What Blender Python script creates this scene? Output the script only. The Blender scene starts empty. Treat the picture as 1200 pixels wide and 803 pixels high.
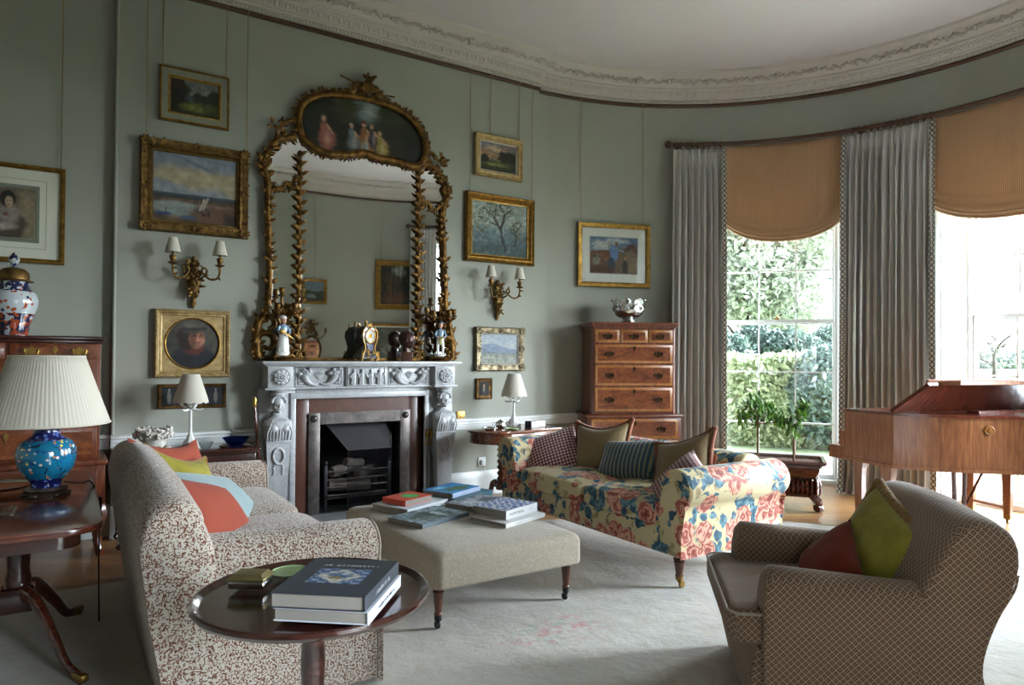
import bpy, bmesh, math, random
from math import sin, cos, pi, radians as RAD, sqrt, hypot, atan2
from mathutils import Matrix, Vector, noise as mnoise
S = bpy.context.scene
COL = S.collection
rnd = random.Random(7)

# ------------------------------------------------------------------ object helpers
def hexc(h):
    h = h.lstrip('#')
    c = [int(h[i:i+2], 16)/255 for i in (0, 2, 4)]
    return tuple(x/12.92 if x <= .04045 else ((x+.055)/1.055)**2.4 for x in c)

def lin(c):
    return tuple(x/12.92 if x <= .04045 else ((x+.055)/1.055)**2.4 for x in c)

def T(x=0, y=0, z=0): return Matrix.Translation((x, y, z))
def RX(a): return Matrix.Rotation(RAD(a), 4, 'X')
def RY(a): return Matrix.Rotation(RAD(a), 4, 'Y')
def RZ(a): return Matrix.Rotation(RAD(a), 4, 'Z')
def SC(x, y=None, z=None):
    if y is None: y = z = x
    return Matrix.Diagonal((x, y, z, 1))

def tag(o, label=None, cat=None, group=None, kind=None):
    if label: o['label'] = label
    if cat: o['category'] = cat
    if group: o['group'] = group
    if kind: o['kind'] = kind
    return o

def thing(name, label, cat, loc=(0, 0, 0), rz=0, group=None):
    o = bpy.data.objects.new(name, None)
    o.empty_display_size = .05
    COL.objects.link(o)
    o.location = loc
    o.rotation_euler = (0, 0, RAD(rz))
    return tag(o, label, cat, group)

def dup(root, loc, rz=None, label=None, group=None):
    r = root.copy(); COL.objects.link(r); r.location = loc
    if rz is not None: r.rotation_euler = (0, 0, RAD(rz))
    if label: r['label'] = label
    if group: r['group'] = group
    for ch in list(root.children):
        c = ch.copy(); COL.objects.link(c); c.parent = r
        for g in list(ch.children):
            d = g.copy(); COL.objects.link(d); d.parent = c
    return r

def smoothpts(pts, n=6, closed=False):
    """Catmull-Rom through the points."""
    P = [Vector(p) for p in pts]
    out = []
    N = len(P)
    rng = range(N if closed else N-1)
    for i in rng:
        if closed:
            a, b, c, d = P[(i-1) % N], P[i], P[(i+1) % N], P[(i+2) % N]
        else:
            a, b, c, d = P[max(i-1, 0)], P[i], P[i+1], P[min(i+2, N-1)]
        for k in range(n):
            t = k/n
            out.append(.5*((2*b)+(c-a)*t+(2*a-5*b+4*c-d)*t*t+(3*b-a-3*c+d)*t**3))
    if not closed: out.append(P[-1])
    return out

class MB:
    def __init__(s):
        s.v = []; s.f = []; s.m = []
    def add(s, vs, fs, M=None, mi=0):
        b = len(s.v)
        if M is not None: s.v += [tuple(M @ Vector(p)) for p in vs]
        else: s.v += [tuple(p) for p in vs]
        s.f += [tuple(b+i for i in f) for f in fs]
        s.m += [mi]*len(fs)
        return s
    def merge(s, o, M=None, mi=None):
        b = len(s.v)
        s.v += [tuple(M @ Vector(p)) for p in o.v] if M is not None else o.v
        s.f += [tuple(b+i for i in f) for f in o.f]
        s.m += o.m if mi is None else [mi]*len(o.f)
        return s
    def bm(s, bm, M=None, mi=0):
        bm.verts.ensure_lookup_table()
        for i, v in enumerate(bm.verts): v.index = i
        s.add([v.co[:] for v in bm.verts], [[v.index for v in f.verts] for f in bm.faces], M, mi)
        bm.free()
        return s
    def box(s, c, d, bev=0, seg=2, M=None, mi=0):
        x, y, z = d[0]/2, d[1]/2, d[2]/2
        vs = [(-x,-y,-z),(x,-y,-z),(x,y,-z),(-x,y,-z),(-x,-y,z),(x,-y,z),(x,y,z),(-x,y,z)]
        fs = [(3,2,1,0),(4,5,6,7),(0,1,5,4),(1,2,6,5),(2,3,7,6),(3,0,4,7)]
        MM = T(*c) if M is None else M @ T(*c)
        if bev <= 0: return s.add(vs, fs, MM, mi)
        b = bmesh.new()
        bv = [b.verts.new(p) for p in vs]
        for f in fs: b.faces.new([bv[i] for i in f])
        bmesh.ops.bevel(b, geom=b.edges[:], offset=min(bev, .49*min(d)), segments=seg, profile=.5, affect='EDGES')
        return s.bm(b, MM, mi)
    def bx(s, x0, x1, y0, y1, z0, z1, bev=0, seg=2, M=None, mi=0):
        return s.box(((x0+x1)/2, (y0+y1)/2, (z0+z1)/2), (abs(x1-x0), abs(y1-y0), abs(z1-z0)), bev, seg, M, mi)
    def prism(s, poly, axis, a, b, bev=0, seg=3, M=None, mi=0):
        def p3(p, t):
            return {'x': (t, p[0], p[1]), 'y': (p[0], t, p[1]), 'z': (p[0], p[1], t)}[axis]
        n = len(poly)
        bb = bmesh.new()
        A = [bb.verts.new(p3(p, a)) for p in poly]; B = [bb.verts.new(p3(p, b)) for p in poly]
        caps = [bb.faces.new(A[::-1]), bb.faces.new(B)]
        for i in range(n): bb.faces.new((A[i], A[(i+1) % n], B[(i+1) % n], B[i]))
        if bev > 0:
            ed = set(e for f in caps for e in f.edges)
            bmesh.ops.bevel(bb, geom=list(ed), offset=bev, segments=seg, profile=.5, affect='EDGES', clamp_overlap=True)
        bmesh.ops.recalc_face_normals(bb, faces=bb.faces[:])
        return s.bm(bb, M, mi)
    def lathe(s, prof, seg=24, M=None, mi=0, flute=None, cap=True):
        vs = []; fs = []
        n = len(prof)
        for i, (r, z) in enumerate(prof):
            for k in range(seg):
                a = 2*pi*k/seg
                rr = r if flute is None else r*flute(a, z)
                vs.append((rr*cos(a), rr*sin(a), z))
        for i in range(n-1):
            for k in range(seg):
                k2 = (k+1) % seg
                fs.append((i*seg+k, i*seg+k2, (i+1)*seg+k2, (i+1)*seg+k))
        if cap:
            if prof[0][0] > 1e-5: fs.append(tuple(range(seg))[::-1])
            if prof[-1][0] > 1e-5: fs.append(tuple((n-1)*seg+k for k in range(seg)))
        return s.add(vs, fs, M, mi)
    def tube(s, pts, r, seg=8, closed=False, M=None, mi=0, flat=1.0, up=None):
        P = [Vector(p) for p in pts]
        n = len(P)
        R = list(r) if hasattr(r, '__len__') else [r]*n
        tang = []
        for i in range(n):
            a = P[(i-1) % n] if closed or i > 0 else P[i]
            b = P[(i+1) % n] if closed or i < n-1 else P[i]
            t = (b-a)
            tang.append(t.normalized() if t.length > 1e-9 else Vector((0, 0, 1)))
        t0 = tang[0]
        u = Vector(up) if up else (Vector((0, 0, 1)) if abs(t0.z) < .9 else Vector((1, 0, 0)))
        nrm = (u - t0*u.dot(t0)).normalized()
        vs = []; fs = []
        for i in range(n):
            t = tang[i]
            nrm = (nrm - t*nrm.dot(t))
            nrm = nrm.normalized() if nrm.length > 1e-6 else t.orthogonal().normalized()
            bi = t.cross(nrm)
            for k in range(seg):
                a = 2*pi*k/seg
                vs.append(tuple(P[i]+nrm*(R[i]*cos(a))+bi*(R[i]*flat*sin(a))))
        lim = n if closed else n-1
        for i in range(lim):
            j = (i+1) % n
            for k in range(seg):
                k2 = (k+1) % seg
                fs.append((i*seg+k, i*seg+k2, j*seg+k2, j*seg+k))
        if not closed:
            fs.append(tuple(range(seg))[::-1]); fs.append(tuple((n-1)*seg+k for k in range(seg)))
        return s.add(vs, fs, M, mi)
    def ell(s, c, r, u=14, v=9, M=None, mi=0):
        if not hasattr(r, '__len__'): r = (r, r, r)
        vs = [(0, 0, -1)]
        for j in range(1, v):
            th = -pi/2+pi*j/v
            for k in range(u):
                a = 2*pi*k/u
                vs.append((cos(th)*cos(a), cos(th)*sin(a), sin(th)))
        vs.append((0, 0, 1))
        fs = []
        for k in range(u): fs.append((0, 1+(k+1) % u, 1+k))
        for j in range(v-2):
            for k in range(u):
                k2 = (k+1) % u
                fs.append((1+j*u+k, 1+j*u+k2, 1+(j+1)*u+k2, 1+(j+1)*u+k))
        L = len(vs)-1; o = 1+(v-2)*u
        for k in range(u): fs.append((o+k, o+(k+1) % u, L))
        MM = T(*c) @ SC(*r)
        return s.add(vs, fs, MM if M is None else M @ MM, mi)
    def grid(s, nu, nv, fn, cu=False, cv=False, M=None, mi=0):
        U = nu if cu else nu+1; V = nv if cv else nv+1
        vs = [fn(i/nu, j/nv) for i in range(U) for j in range(V)]
        fs = []
        for i in range(nu):
            i2 = (i+1) % U
            for j in range(nv):
                j2 = (j+1) % V
                fs.append((i*V+j, i2*V+j, i2*V+j2, i*V+j2))
        return s.add(vs, fs, M, mi)
    def loft(s, rings, cap=True, M=None, mi=0):
        n = len(rings[0]); vs = [p for r in rings for p in r]; fs = []
        for i in range(len(rings)-1):
            for k in range(n):
                k2 = (k+1) % n
                fs.append((i*n+k, i*n+k2, (i+1)*n+k2, (i+1)*n+k))
        if cap:
            fs.append(tuple(range(n))[::-1]); fs.append(tuple((len(rings)-1)*n+k for k in range(n)))
        return s.add(vs, fs, M, mi)
    def rings(s, w, h, prof, M=None, mi=0):
        """mitred rectangular moulding: prof = [(inset, y)], x right, z up."""
        vs = []
        for d, y in prof:
            x, z = w/2-d, h/2-d
            vs += [(-x, y, -z), (x, y, -z), (x, y, z), (-x, y, z)]
        fs = []
        for i in range(len(prof)-1):
            for k in range(4):
                k2 = (k+1) % 4
                fs.append((i*4+k, i*4+k2, (i+1)*4+k2, (i+1)*4+k))
        return s.add(vs, fs, M, mi)
    def pillow(s, w, h, t, n=14, M=None, mi=0, pinch=.07, sag=0, seed=0):
        """stuffed cushion in the x,z plane, thickness along y."""
        for sd in (-1, 1):
            def fn(a, b):
                x, z = 2*a-1, 2*b-1
                e = (max(0, 1-abs(x)**2.6)*max(0, 1-abs(z)**2.6))**.55
                px = x*(1-pinch*(1-z*z)); pz = z*(1-pinch*(1-x*x))
                wr = .09*mnoise.noise((x*1.7+seed, z*1.7, sd*3.1+seed))*e + .045*mnoise.noise((x*4.2+seed, z*5, sd*2.1))*e
                return (px*w/2, sd*t/2*(e+wr), pz*h/2 - sag*(1-x*x)*(z+1)/2)
            s.grid(n, n, fn, M=M, mi=mi)
        return s
    def build(s, name, mats, parent=None, smooth=40, uv=False, sub=0, merge=False, M=None):
        me = bpy.data.meshes.new(name)
        vs = s.v if M is None else [tuple(M @ Vector(p)) for p in s.v]
        me.from_pydata(vs, [], s.f)
        if not isinstance(mats, (list, tuple)): mats = [mats]
        for m in mats: me.materials.append(m)
        if len(mats) > 1: me.polygons.foreach_set('material_index', s.m)
        if merge or True:
            b = bmesh.new(); b.from_mesh(me)
            if merge: bmesh.ops.remove_doubles(b, verts=b.verts[:], dist=1e-5)
            bmesh.ops.recalc_face_normals(b, faces=b.faces[:])
            b.to_mesh(me); b.free()
        if smooth:
            me.polygons.foreach_set('use_smooth', [True]*len(me.polygons))
            me.set_sharp_from_angle(angle=RAD(smooth))
        if uv: boxuv(me)
        o = bpy.data.objects.new(name, me)
        COL.objects.link(o)
        if parent is not None: o.parent = parent
        if sub:
            md = o.modifiers.new('sub', 'SUBSURF'); md.levels = sub; md.render_levels = sub
        me.update()
        return o

def boxuv(me):
    l = me.uv_layers.new(name='UVMap')
    vs = me.vertices
    d = l.data
    for p in me.polygons:
        n = p.normal
        a = (abs(n.x), abs(n.y), abs(n.z))
        k = a.index(max(a))
        for li in p.loop_indices:
            c = vs[me.loops[li].vertex_index].co
            d[li].uv = (c.y, c.z) if k == 0 else ((c.x, c.z) if k == 1 else (c.x, c.y))

def struct(name, mb, mat, smooth=40, uv=False, parent=None):
    o = mb.build(name, mat, parent, smooth, uv)
    if parent is None: o['kind'] = 'structure'
    return o

# ------------------------------------------------------------------ materials
class NT:
    def __init__(s, name):
        s.mat = bpy.data.materials.new(name); s.mat.use_nodes = True
        s.t = s.mat.node_tree; s.t.nodes.clear()
        s.out = s.t.nodes.new('ShaderNodeOutputMaterial')
        s._co = None
    def put(s, sock, v):
        if isinstance(v, bpy.types.NodeSocket): s.t.links.new(v, sock)
        elif v is not None:
            if hasattr(v, '__len__') and len(v) == 3 and sock.type == 'RGBA': v = (*v, 1)
            sock.default_value = v
    def n(s, typ, ins=None, **at):
        nd = s.t.nodes.new('ShaderNode'+typ)
        for k, v in at.items(): setattr(nd, k, v)
        for k, v in (ins or {}).items(): s.put(nd.inputs[k], v)
        return nd
    def math(s, op, a, b=None, c=None):
        nd = s.n('Math', operation=op)
        s.put(nd.inputs[0], a)
        if b is not None: s.put(nd.inputs[1], b)
        if c is not None: s.put(nd.inputs[2], c)
        return nd.outputs[0]
    def mix(s, f, a, b, mode='MIX'):
        nd = s.n('Mix', data_type='RGBA', blend_type=mode)
        s.put(nd.inputs[0], f); s.put(nd.inputs[6], a); s.put(nd.inputs[7], b)
        return nd.outputs[2]
    def ramp(s, f, stops, interp='LINEAR'):
        nd = s.n('ValToRGB'); cr = nd.color_ramp; cr.interpolation = interp
        while len(cr.elements) < len(stops): cr.elements.new(.5)
        for e, (p, c) in zip(cr.elements, stops):
            e.position = p; e.color = (*c, 1) if hasattr(c, '__len__') else (c, c, c, 1)
        s.put(nd.inputs[0], f)
        return nd.outputs[0]
    def co(s, kind='Object', scale=None, rot=None, loc=None):
        tc = s.n('TexCoord').outputs[kind]
        if scale is None and rot is None and loc is None: return tc
        m = s.n('Mapping')
        s.put(m.inputs[0], tc)
        if loc: m.inputs[1].default_value = loc
        if rot: m.inputs[2].default_value = [RAD(a) for a in rot]
        if scale: m.inputs[3].default_value = scale if hasattr(scale, '__len__') else (scale,)*3
        return m.outputs[0]
    def noise(s, co, scale, detail=2, rough=.5, dist=0, out=0):
        nd = s.n('TexNoise', {'Scale': scale, 'Detail': detail, 'Roughness': rough, 'Distortion': dist})
        s.put(nd.inputs['Vector'], co)
        return nd.outputs[out]
    def vor(s, co, scale, feature='F1', out='Distance', rand=1, smooth=None):
        nd = s.n('TexVoronoi', feature=feature)
        s.put(nd.inputs['Vector'], co); nd.inputs['Scale'].default_value = scale
        nd.inputs['Randomness'].default_value = rand
        return nd.outputs[out]
    def bump(s, h, st=.3, dist=.01):
        return s.n('Bump', {'Height': h, 'Strength': st, 'Distance': dist}).outputs[0]
    def pbr(s, col, rough=.5, metal=0, nrm=None, spec=.5, coat=0, sheen=0, cr=.1, trans=0):
        p = s.n('BsdfPrincipled')
        s.put(p.inputs['Base Color'], col); s.put(p.inputs['Roughness'], rough); s.put(p.inputs['Metallic'], metal)
        p.inputs['Specular IOR Level'].default_value = spec
        if coat: p.inputs['Coat Weight'].default_value = coat; p.inputs['Coat Roughness'].default_value = cr
        if sheen: p.inputs['Sheen Weight'].default_value = sheen
        if trans: p.inputs['Transmission Weight'].default_value = trans
        if nrm is not None: s.put(p.inputs['Normal'], nrm)
        s.t.links.new(p.outputs[0], s.out.inputs[0])
        return s.mat

def basic(name, h, rough=.6, metal=0, var=.08, vs=6, bump=0, bs=80, coat=0, sheen=0, spec=.5, cr=.1):
    t = NT(name)
    c = hexc(h) if isinstance(h, str) else h
    co = t.co()
    col = c
    if var:
        nz = t.noise(co, vs, 4, .6)
        col = t.mix(t.ramp(nz, [(.3, 0), (.7, 1)]), tuple(x*(1-var) for x in c), tuple(min(1, x*(1+var)) for x in c))
    nr = t.bump(t.noise(co, bs, 3, .6), bump, .004) if bump else None
    return t.pbr(col, rough, metal, nr, spec, coat, sheen, cr)

def wood(name, a, b, c=None, scale=(1.5, 14, 14), rough=.35, coat=.3, burr=0, spec=.5, dist=1.5):
    """grain runs along the axis with the small scale"""
    t = NT(name)
    co = t.co(scale=scale)
    n1 = t.noise(co, 1.6, 6, .62, dist)
    n2 = t.noise(t.co(scale=tuple(x*5 for x in scale)), 1.5, 3, .6, .5)
    A, B = hexc(a), hexc(b); Cc = hexc(c) if c else tuple(x*.6 for x in A)
    col = t.ramp(n1, [(.25, Cc), (.45, A), (.68, B)])
    col = t.mix(t.math('MULTIPLY', t.ramp(n2, [(.4, 0), (.62, 1)]), .35), col, Cc)
    if burr:
        v = t.noise(t.co(), 26, 5, .7, 2.2)
        col = t.mix(t.math('MULTIPLY', t.ramp(v, [(.42, 0), (.6, 1)]), burr), col, Cc)
    nr = t.bump(n2, .06, .002)
    return t.pbr(col, rough, 0, nr, spec, coat, 0, .12)

def gilt(name, h='#9a7434', dark='#4a3216', rough=.38, bs=120, bump=.5, wear=1.0):
    t = NT(name)
    co = t.co()
    n = t.noise(co, 22, 5, .7)
    col = t.mix(t.ramp(n, [(.35, 0), (.7, 1)]), hexc(dark), hexc(h))
    nr = t.bump(t.noise(co, bs, 4, .6), bump, .003)
    return t.pbr(col, t.ramp(n, [(.3, rough+.15), (.7, rough-.06)]), .82*wear, nr)

def fabric(name, h, var=.12, vs=5, weave=900, rough=.9, sheen=.25, bump=.25):
    t = NT(name)
    c = hexc(h); co = t.co()
    n = t.noise(co, vs, 4, .6)
    col = t.mix(t.ramp(n, [(.3, 0), (.7, 1)]), tuple(x*(1-var) for x in c), tuple(min(1, x*(1+var)) for x in c))
    f = t.noise(co, weave, 1, .5)
    col = t.mix(.3, col, t.mix(t.ramp(f, [(.35, 0), (.65, 1)]), tuple(x*.7 for x in c), tuple(min(1, x*1.3) for x in c)))
    nr = t.bump(t.noise(co, 14, 4, .6), bump, .012)
    return t.pbr(col, rough, 0, nr, .2, 0, sheen)
EXPOSURE = 2.2
SKY_LOW, SKY_HIGH = .7, 18.0
SKY_SOUTH = .3
SUN_DIR = (.84, -.50, .42)
GLOW_EDGE = .56
# ------------------------------------------------------------------ camera
CY, CP, CR_, CSH, CF, CH = RAD(32.70), RAD(.65), RAD(.414), 6.76, 814.8, 1.40
def _ray(x, y):
    x2 = cos(CR_)*x-sin(CR_)*y; y2 = sin(CR_)*x+cos(CR_)*y
    return x2, y2
def camvec(x, y, z):
    x2, y2 = _ray(x, y)
    Zl = cos(CP)*z-sin(CP)*y2; V = sin(CP)*z+cos(CP)*y2
    return Vector((cos(CY)*x2+sin(CY)*Zl, -sin(CY)*x2+cos(CY)*Zl, V))
cam_d = bpy.data.cameras.new('camera'); cam = bpy.data.objects.new('camera', cam_d); COL.objects.link(cam)
r_, u_, f_ = camvec(1, 0, 0), camvec(0, 1, 0), camvec(0, 0, 1)
cam.matrix_world = Matrix(((r_.x, u_.x, -f_.x, 0), (r_.y, u_.y, -f_.y, 0), (r_.z, u_.z, -f_.z, CH), (0, 0, 0, 1)))
cam_d.sensor_width = 36; cam_d.lens = CF/1200*36; cam_d.shift_y = CSH/1200
cam_d.clip_start = .02; cam_d.clip_end = 400
S.camera = cam
S.view_settings.view_transform = 'Standard'; S.view_settings.look = 'None'
S.view_settings.gamma = 1; S.view_settings.use_curve_mapping = False
S.view_settings.exposure = EXPOSURE
S.cycles.use_denoising = True
S.cycles.max_bounces = 14; S.cycles.diffuse_bounces = 7; S.cycles.transparent_max_bounces = 24
S.cycles.sample_clamp_indirect = 8; S.cycles.caustics_reflective = False; S.cycles.caustics_refractive = False

# ------------------------------------------------------------------ materials of the place
m_wall = basic('wall_paint', '#95978c', .75, var=.05, vs=1.3, bump=.04, bs=220)
m_ceil = basic('ceiling_paint', '#cfcbca', .85, var=.03, vs=.8)
m_plaster = basic('plaster', '#bdb8ae', .7, var=.05, vs=4)
m_white = basic('white_paint', '#d9dcdb', .45, var=.03, vs=3)
m_railwood = basic('rail_wood', '#4a3222', .4, var=.2, vs=8)
def floor_mat():
    t = NT('oak_boards')
    co = t.co(rot=(0, 0, 35))
    br = t.n('TexBrick', {'Scale': 1.0, 'Mortar Size': .004, 'Brick Width': 1.5, 'Row Height': .11, 'Color1': (*hexc('#a8794c'), 1), 'Color2': (*hexc('#7f5733'), 1), 'Mortar': (*hexc('#3a2616'), 1)}, offset=.37)
    t.put(br.inputs['Vector'], co)
    m = t.n('Mapping'); t.put(m.inputs[0], co); m.inputs[3].default_value = (2, 26, 2)
    g = t.noise(m.outputs[0], 2, 5, .6, 1)
    col = t.mix(.45, br.outputs['Color'], t.ramp(g, [(.3, hexc('#6b4526')), (.7, hexc('#b98a58'))]))
    return t.pbr(col, .32, 0, t.bump(g, .05, .002), .5, .2)
m_floor = floor_mat()

# ------------------------------------------------------------------ room shell
UC, NC, RB = 4.134, 3.048, 3.113
YB, XW, ZC = NC-RB, -2.6, 4.56
YN, YS = 6.10, 6.15
X0, X1 = .295, 4.237
OX0, OX1, OZ = 1.873, 2.627, .795            # chimney opening

def arc(a, r): return (UC+r*cos(RAD(a)), NC+r*sin(RAD(a)))
plan = [(XW-.3, YB-.3)]+[(UC, YB-.3)]+[arc(a, RB+.75) for a in range(-84, 91, 6)]+[(XW-.3, 7.0)]
b = MB(); b.prism(plan, 'z', -.2, 0); struct('floor', b, m_floor, 30)
b = MB(); b.prism(plan, 'z', ZC, ZC+.2); struct('ceiling', b, m_ceil, 30)

b = MB()
b.bx(XW-.3, X0, YS, 7.0, 0, ZC)
b.bx(X0, OX0, YN, 7.0, 0, ZC); b.bx(OX1, X1, YN, 7.0, 0, ZC); b.bx(OX0, OX1, YN, 7.0, OZ, ZC)
b.bx(X1, UC+.35, YS, 7.0, 0, ZC)
struct('wall_north', b, m_wall, 0)
b = MB(); b.bx(XW-.3, XW, YB-.3, 7.0, 0, ZC); struct('wall_west', b, m_wall, 0)
SW0, SW1, SWT = .72, 2.12, 2.15     # unseen window added behind the camera to fill the room with light
b = MB()
b.bx(XW-.3, SW0, YB-.3, YB, 0, ZC); b.bx(SW1, UC, YB-.3, YB, 0, ZC); b.bx(SW0, SW1, YB-.3, YB, SWT, ZC)
struct('wall_south', b, m_wall, 0)

WIN = [36.5, -5.5, -47.5]
RW = 3.36                                    # distance of the sash plane from the bow's centre
WHW, WTOP = .655, 3.50                       # half width of the frame, head height
HA = math.degrees(math.asin(.72/RB))
def seg(b, a0, a1, z0, z1):
    n = max(1, int(abs(a1-a0)/2.2))
    aa = [a0+(a1-a0)*i/n for i in range(n+1)]
    b.prism([arc(a, RB) for a in aa]+[arc(a, RB+.62) for a in aa[::-1]], 'z', z0, z1)
b = MB()
edges = [90]
for w in WIN: edges += [w+HA, w-HA]
edges.append(-90)
for i in range(0, len(edges), 2): seg(b, edges[i], edges[i+1], 0, ZC)
for w in WIN: seg(b, w+HA, w-HA, WTOP, ZC)
struct('wall_east', b, m_wall, 30)

# ---- sweeps round the room: lines of (x, y, inward normal)
def P_line(x0, y0, x1, y1, nx, ny, step=9):
    n = max(1, int(hypot(x1-x0, y1-y0)/step)+1)
    return [(x0+(x1-x0)*i/n, y0+(y1-y0)*i/n, nx, ny) for i in range(n+1)]
def P_arc(a0, a1, n):
    return [(*arc(a0+(a1-a0)*i/n, RB), -cos(RAD(a0+(a1-a0)*i/n)), -sin(RAD(a0+(a1-a0)*i/n))) for i in range(n+1)]
def sweep(b, path, prof, mi=0):
    b.loft([[(x+nx*p, y+ny*p, z) for p, z in prof] for x, y, nx, ny in path], mi=mi)
runs_all = [P_line(XW, YS, X0, YS, 0, -1), P_line(X0-.0, YN, X1, YN, 0, -1), P_line(X1, 6.161, UC, 6.161, 0, -1)[:1]+P_arc(90, -90, 80)+P_line(UC, YB, XW, YB, 0, 1)[1:]]
corn = [(0, 4.285), (.018, 4.285), (.03, 4.292), (.032, 4.318), (.05, 4.322), (.055, 4.336), (.075, 4.340), (.118, 4.395), (.125, 4.405), (.14, 4.408), (.14, 4.42),
        (.155, 4.424), (.162, 4.432), (.19, 4.475), (.225, 4.505), (.24, 4.508), (.255, 4.522), (.28, 4.535), (.285, 4.56), (0, 4.56)]
b = MB()
for r in runs_all: sweep(b, r, corn)
cornice = struct('trim_1', b, m_plaster, 35)
# enrichment of the cornice: beads, egg and dart, acanthus sprays
def resample(path, step):
    out = []; acc = 0; pos = step/2
    for (x0, y0, a0, b0), (x1, y1, a1, b1) in zip(path, path[1:]):
        L = hypot(x1-x0, y1-y0)
        while pos <= acc+L:
            t = (pos-acc)/L
            nx, ny = a0+(a1-a0)*t, b0+(b1-b0)*t; q = hypot(nx, ny)
            out.append((x0+(x1-x0)*t, y0+(y1-y0)*t, nx/q, ny/q)); pos += step
        acc += L
    return out
def fr(x, y, nx, ny, p, z):   # local frame: x along, y out of the wall, z up
    return Matrix(((ny, nx, 0, x+nx*p), (-nx, ny, 0, y+ny*p), (0, 0, 1, z), (0, 0, 0, 1)))
b = MB(); e_ = MB(); a_ = MB()
bead = MB(); bead.ell((0, 0, 0), (.012, .012, .013), 6, 4)
egg = MB()
egg.ell((0, .004, 0), (.019, .012, .033), 8, 5, RX(-52))
egg.tube([(RX(-52) @ Vector(q)) for q in [(-.031, .004, .036), (-.033, .004, 0), (-.02, .004, -.03), (0, .004, -.042), (.02, .004, -.03), (.033, .004, 0), (.031, .004, .036)]], .006, 5)
egg.ell((.046, .006, -.012), (.005, .006, .03), 5, 4, RX(-52))
def spray(sd):
    r = random.Random(sd); m = MB()
    for k in range(9):
        m.ell((r.uniform(-.045, .045), r.uniform(.0, .02), r.uniform(-.022, .03)), (r.uniform(.011, .02),)*3, 6, 4)
    for s_ in (-1, 1):
        for k in range(7):
            x = s_*(.06+k*.021); z = .016*sin(k*1.15+sd)
            m.ell((x, .008, z), (.017, .012, .009), 6, 4, )
            m.ell((x+s_*.008, .006, z+.016*(-1)**k), (.012, .01, .006), 6, 4)
    return m
sprays = [spray(k) for k in range(4)]
for r in runs_all:
    for q in resample(r, .034): b.merge(bead, fr(*q, .034, 4.305))
    for q in resample(r, .093): e_.merge(egg, fr(*q, .092, 4.369))
    for i, q in enumerate(resample(r, .40)): a_.merge(sprays[i % 4], fr(*q, .19, 4.47) @ RX(-40))
tag(b.build('bead_moulding', m_plaster, cornice, 60), kind='stuff')
tag(e_.build('egg_and_dart_moulding', m_plaster, cornice, 60), kind='stuff')
tag(a_.build('acanthus_frieze', m_plaster, cornice, 60), kind='stuff')
b = MB()
for r in runs_all: sweep(b, r, [(0, 4.245), (.022, 4.245), (.032, 4.255), (.032, 4.272), (.015, 4.285), (0, 4.285)])
struct('trim_2', b, m_railwood)

# dado rail and skirting (skipping hearth and windows)
def runs_low():
    R_ = [P_line(XW, YS, X0, YS, 0, -1), P_line(X0, YN, 1.36, YN, 0, -1), P_line(3.14, YN, X1, YN, 0, -1)]
    e2 = [90]
    for w in WIN: e2 += [w+HA, w-HA]
    e2.append(-90)
    for i in range(0, len(e2), 2): R_.append(P_arc(e2[i], e2[i+1], max(3, int((e2[i]-e2[i+1])/2.5))))
    R_.append(P_line(UC, YB, SW1, YB, 0, 1)); R_.append(P_line(SW0, YB, XW, YB, 0, 1))
    return R_
b = MB()
for r in runs_low(): sweep(b, r, [(0, .668), (.012, .668), (.016, .69), (.022, .70), (.022, .716), (.03, .722), (.03, .742), (.04, .75), (.04, .77), (.012, .778), (0, .778)])
struct('trim_3', b, m_white)
b = MB()
for r in runs_low(): sweep(b, r, [(0, 0), (.022, 0), (.022, .17), (.026, .18), (.018, .21), (.012, .235), (0, .24)])
struct('baseboard_north', b, m_white)
# slim roll mouldings where the chimney breast steps forward
b = MB()
b.tube([(X0+.012, YN-.004, .24), (X0+.012, YN-.004, 4.245)], .013, 10)
struct('trim_4', b, m_wall)

# ------------------------------------------------------------------ windows
m_glass = NT('window_glass')
_tr = m_glass.n('BsdfTransparent', {'Color': (.97, .985, .985, 1)}); _gl = m_glass.n('BsdfGlossy', {'Roughness': .02})
_fz = m_glass.n('LayerWeight', {'Blend': .5})
_mx = m_glass.n('MixShader', {0: m_glass.math('ADD', .03, m_glass.math('MULTIPLY', m_glass.math('POWER', _fz.outputs['Facing'], 5), .5))})
m_glass.t.links.new(_tr.outputs[0], _mx.inputs[1]); m_glass.t.links.new(_gl.outputs[0], _mx.inputs[2])
m_glass.t.links.new(_mx.outputs[0], m_glass.out.inputs[0]); m_glass = m_glass.mat
m_brass = basic('brass', '#a8854a', .35, .9, var=.15, vs=20)
def panel(b, M, w, z0, z1):
    """raised and fielded shutter panel on the plane y=0, looking to -y"""
    f = MB()
    cz = (z0+z1)/2
    f.rings(w, z1-z0, [(0, 0), (.0, -.012), (.018, -.012), (.026, -.002), (.05, -.002), (.06, -.012), (.075, -.012)])
    x, z = w/2-.075, (z1-z0)/2-.075
    if x > 0 and z > 0: f.add([(-x, -.012, -z), (x, -.012, -z), (x, -.012, z), (-x, -.012, z)], [(0, 1, 2, 3)])
    b.merge(f, M @ T(0, 0, cz))
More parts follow.
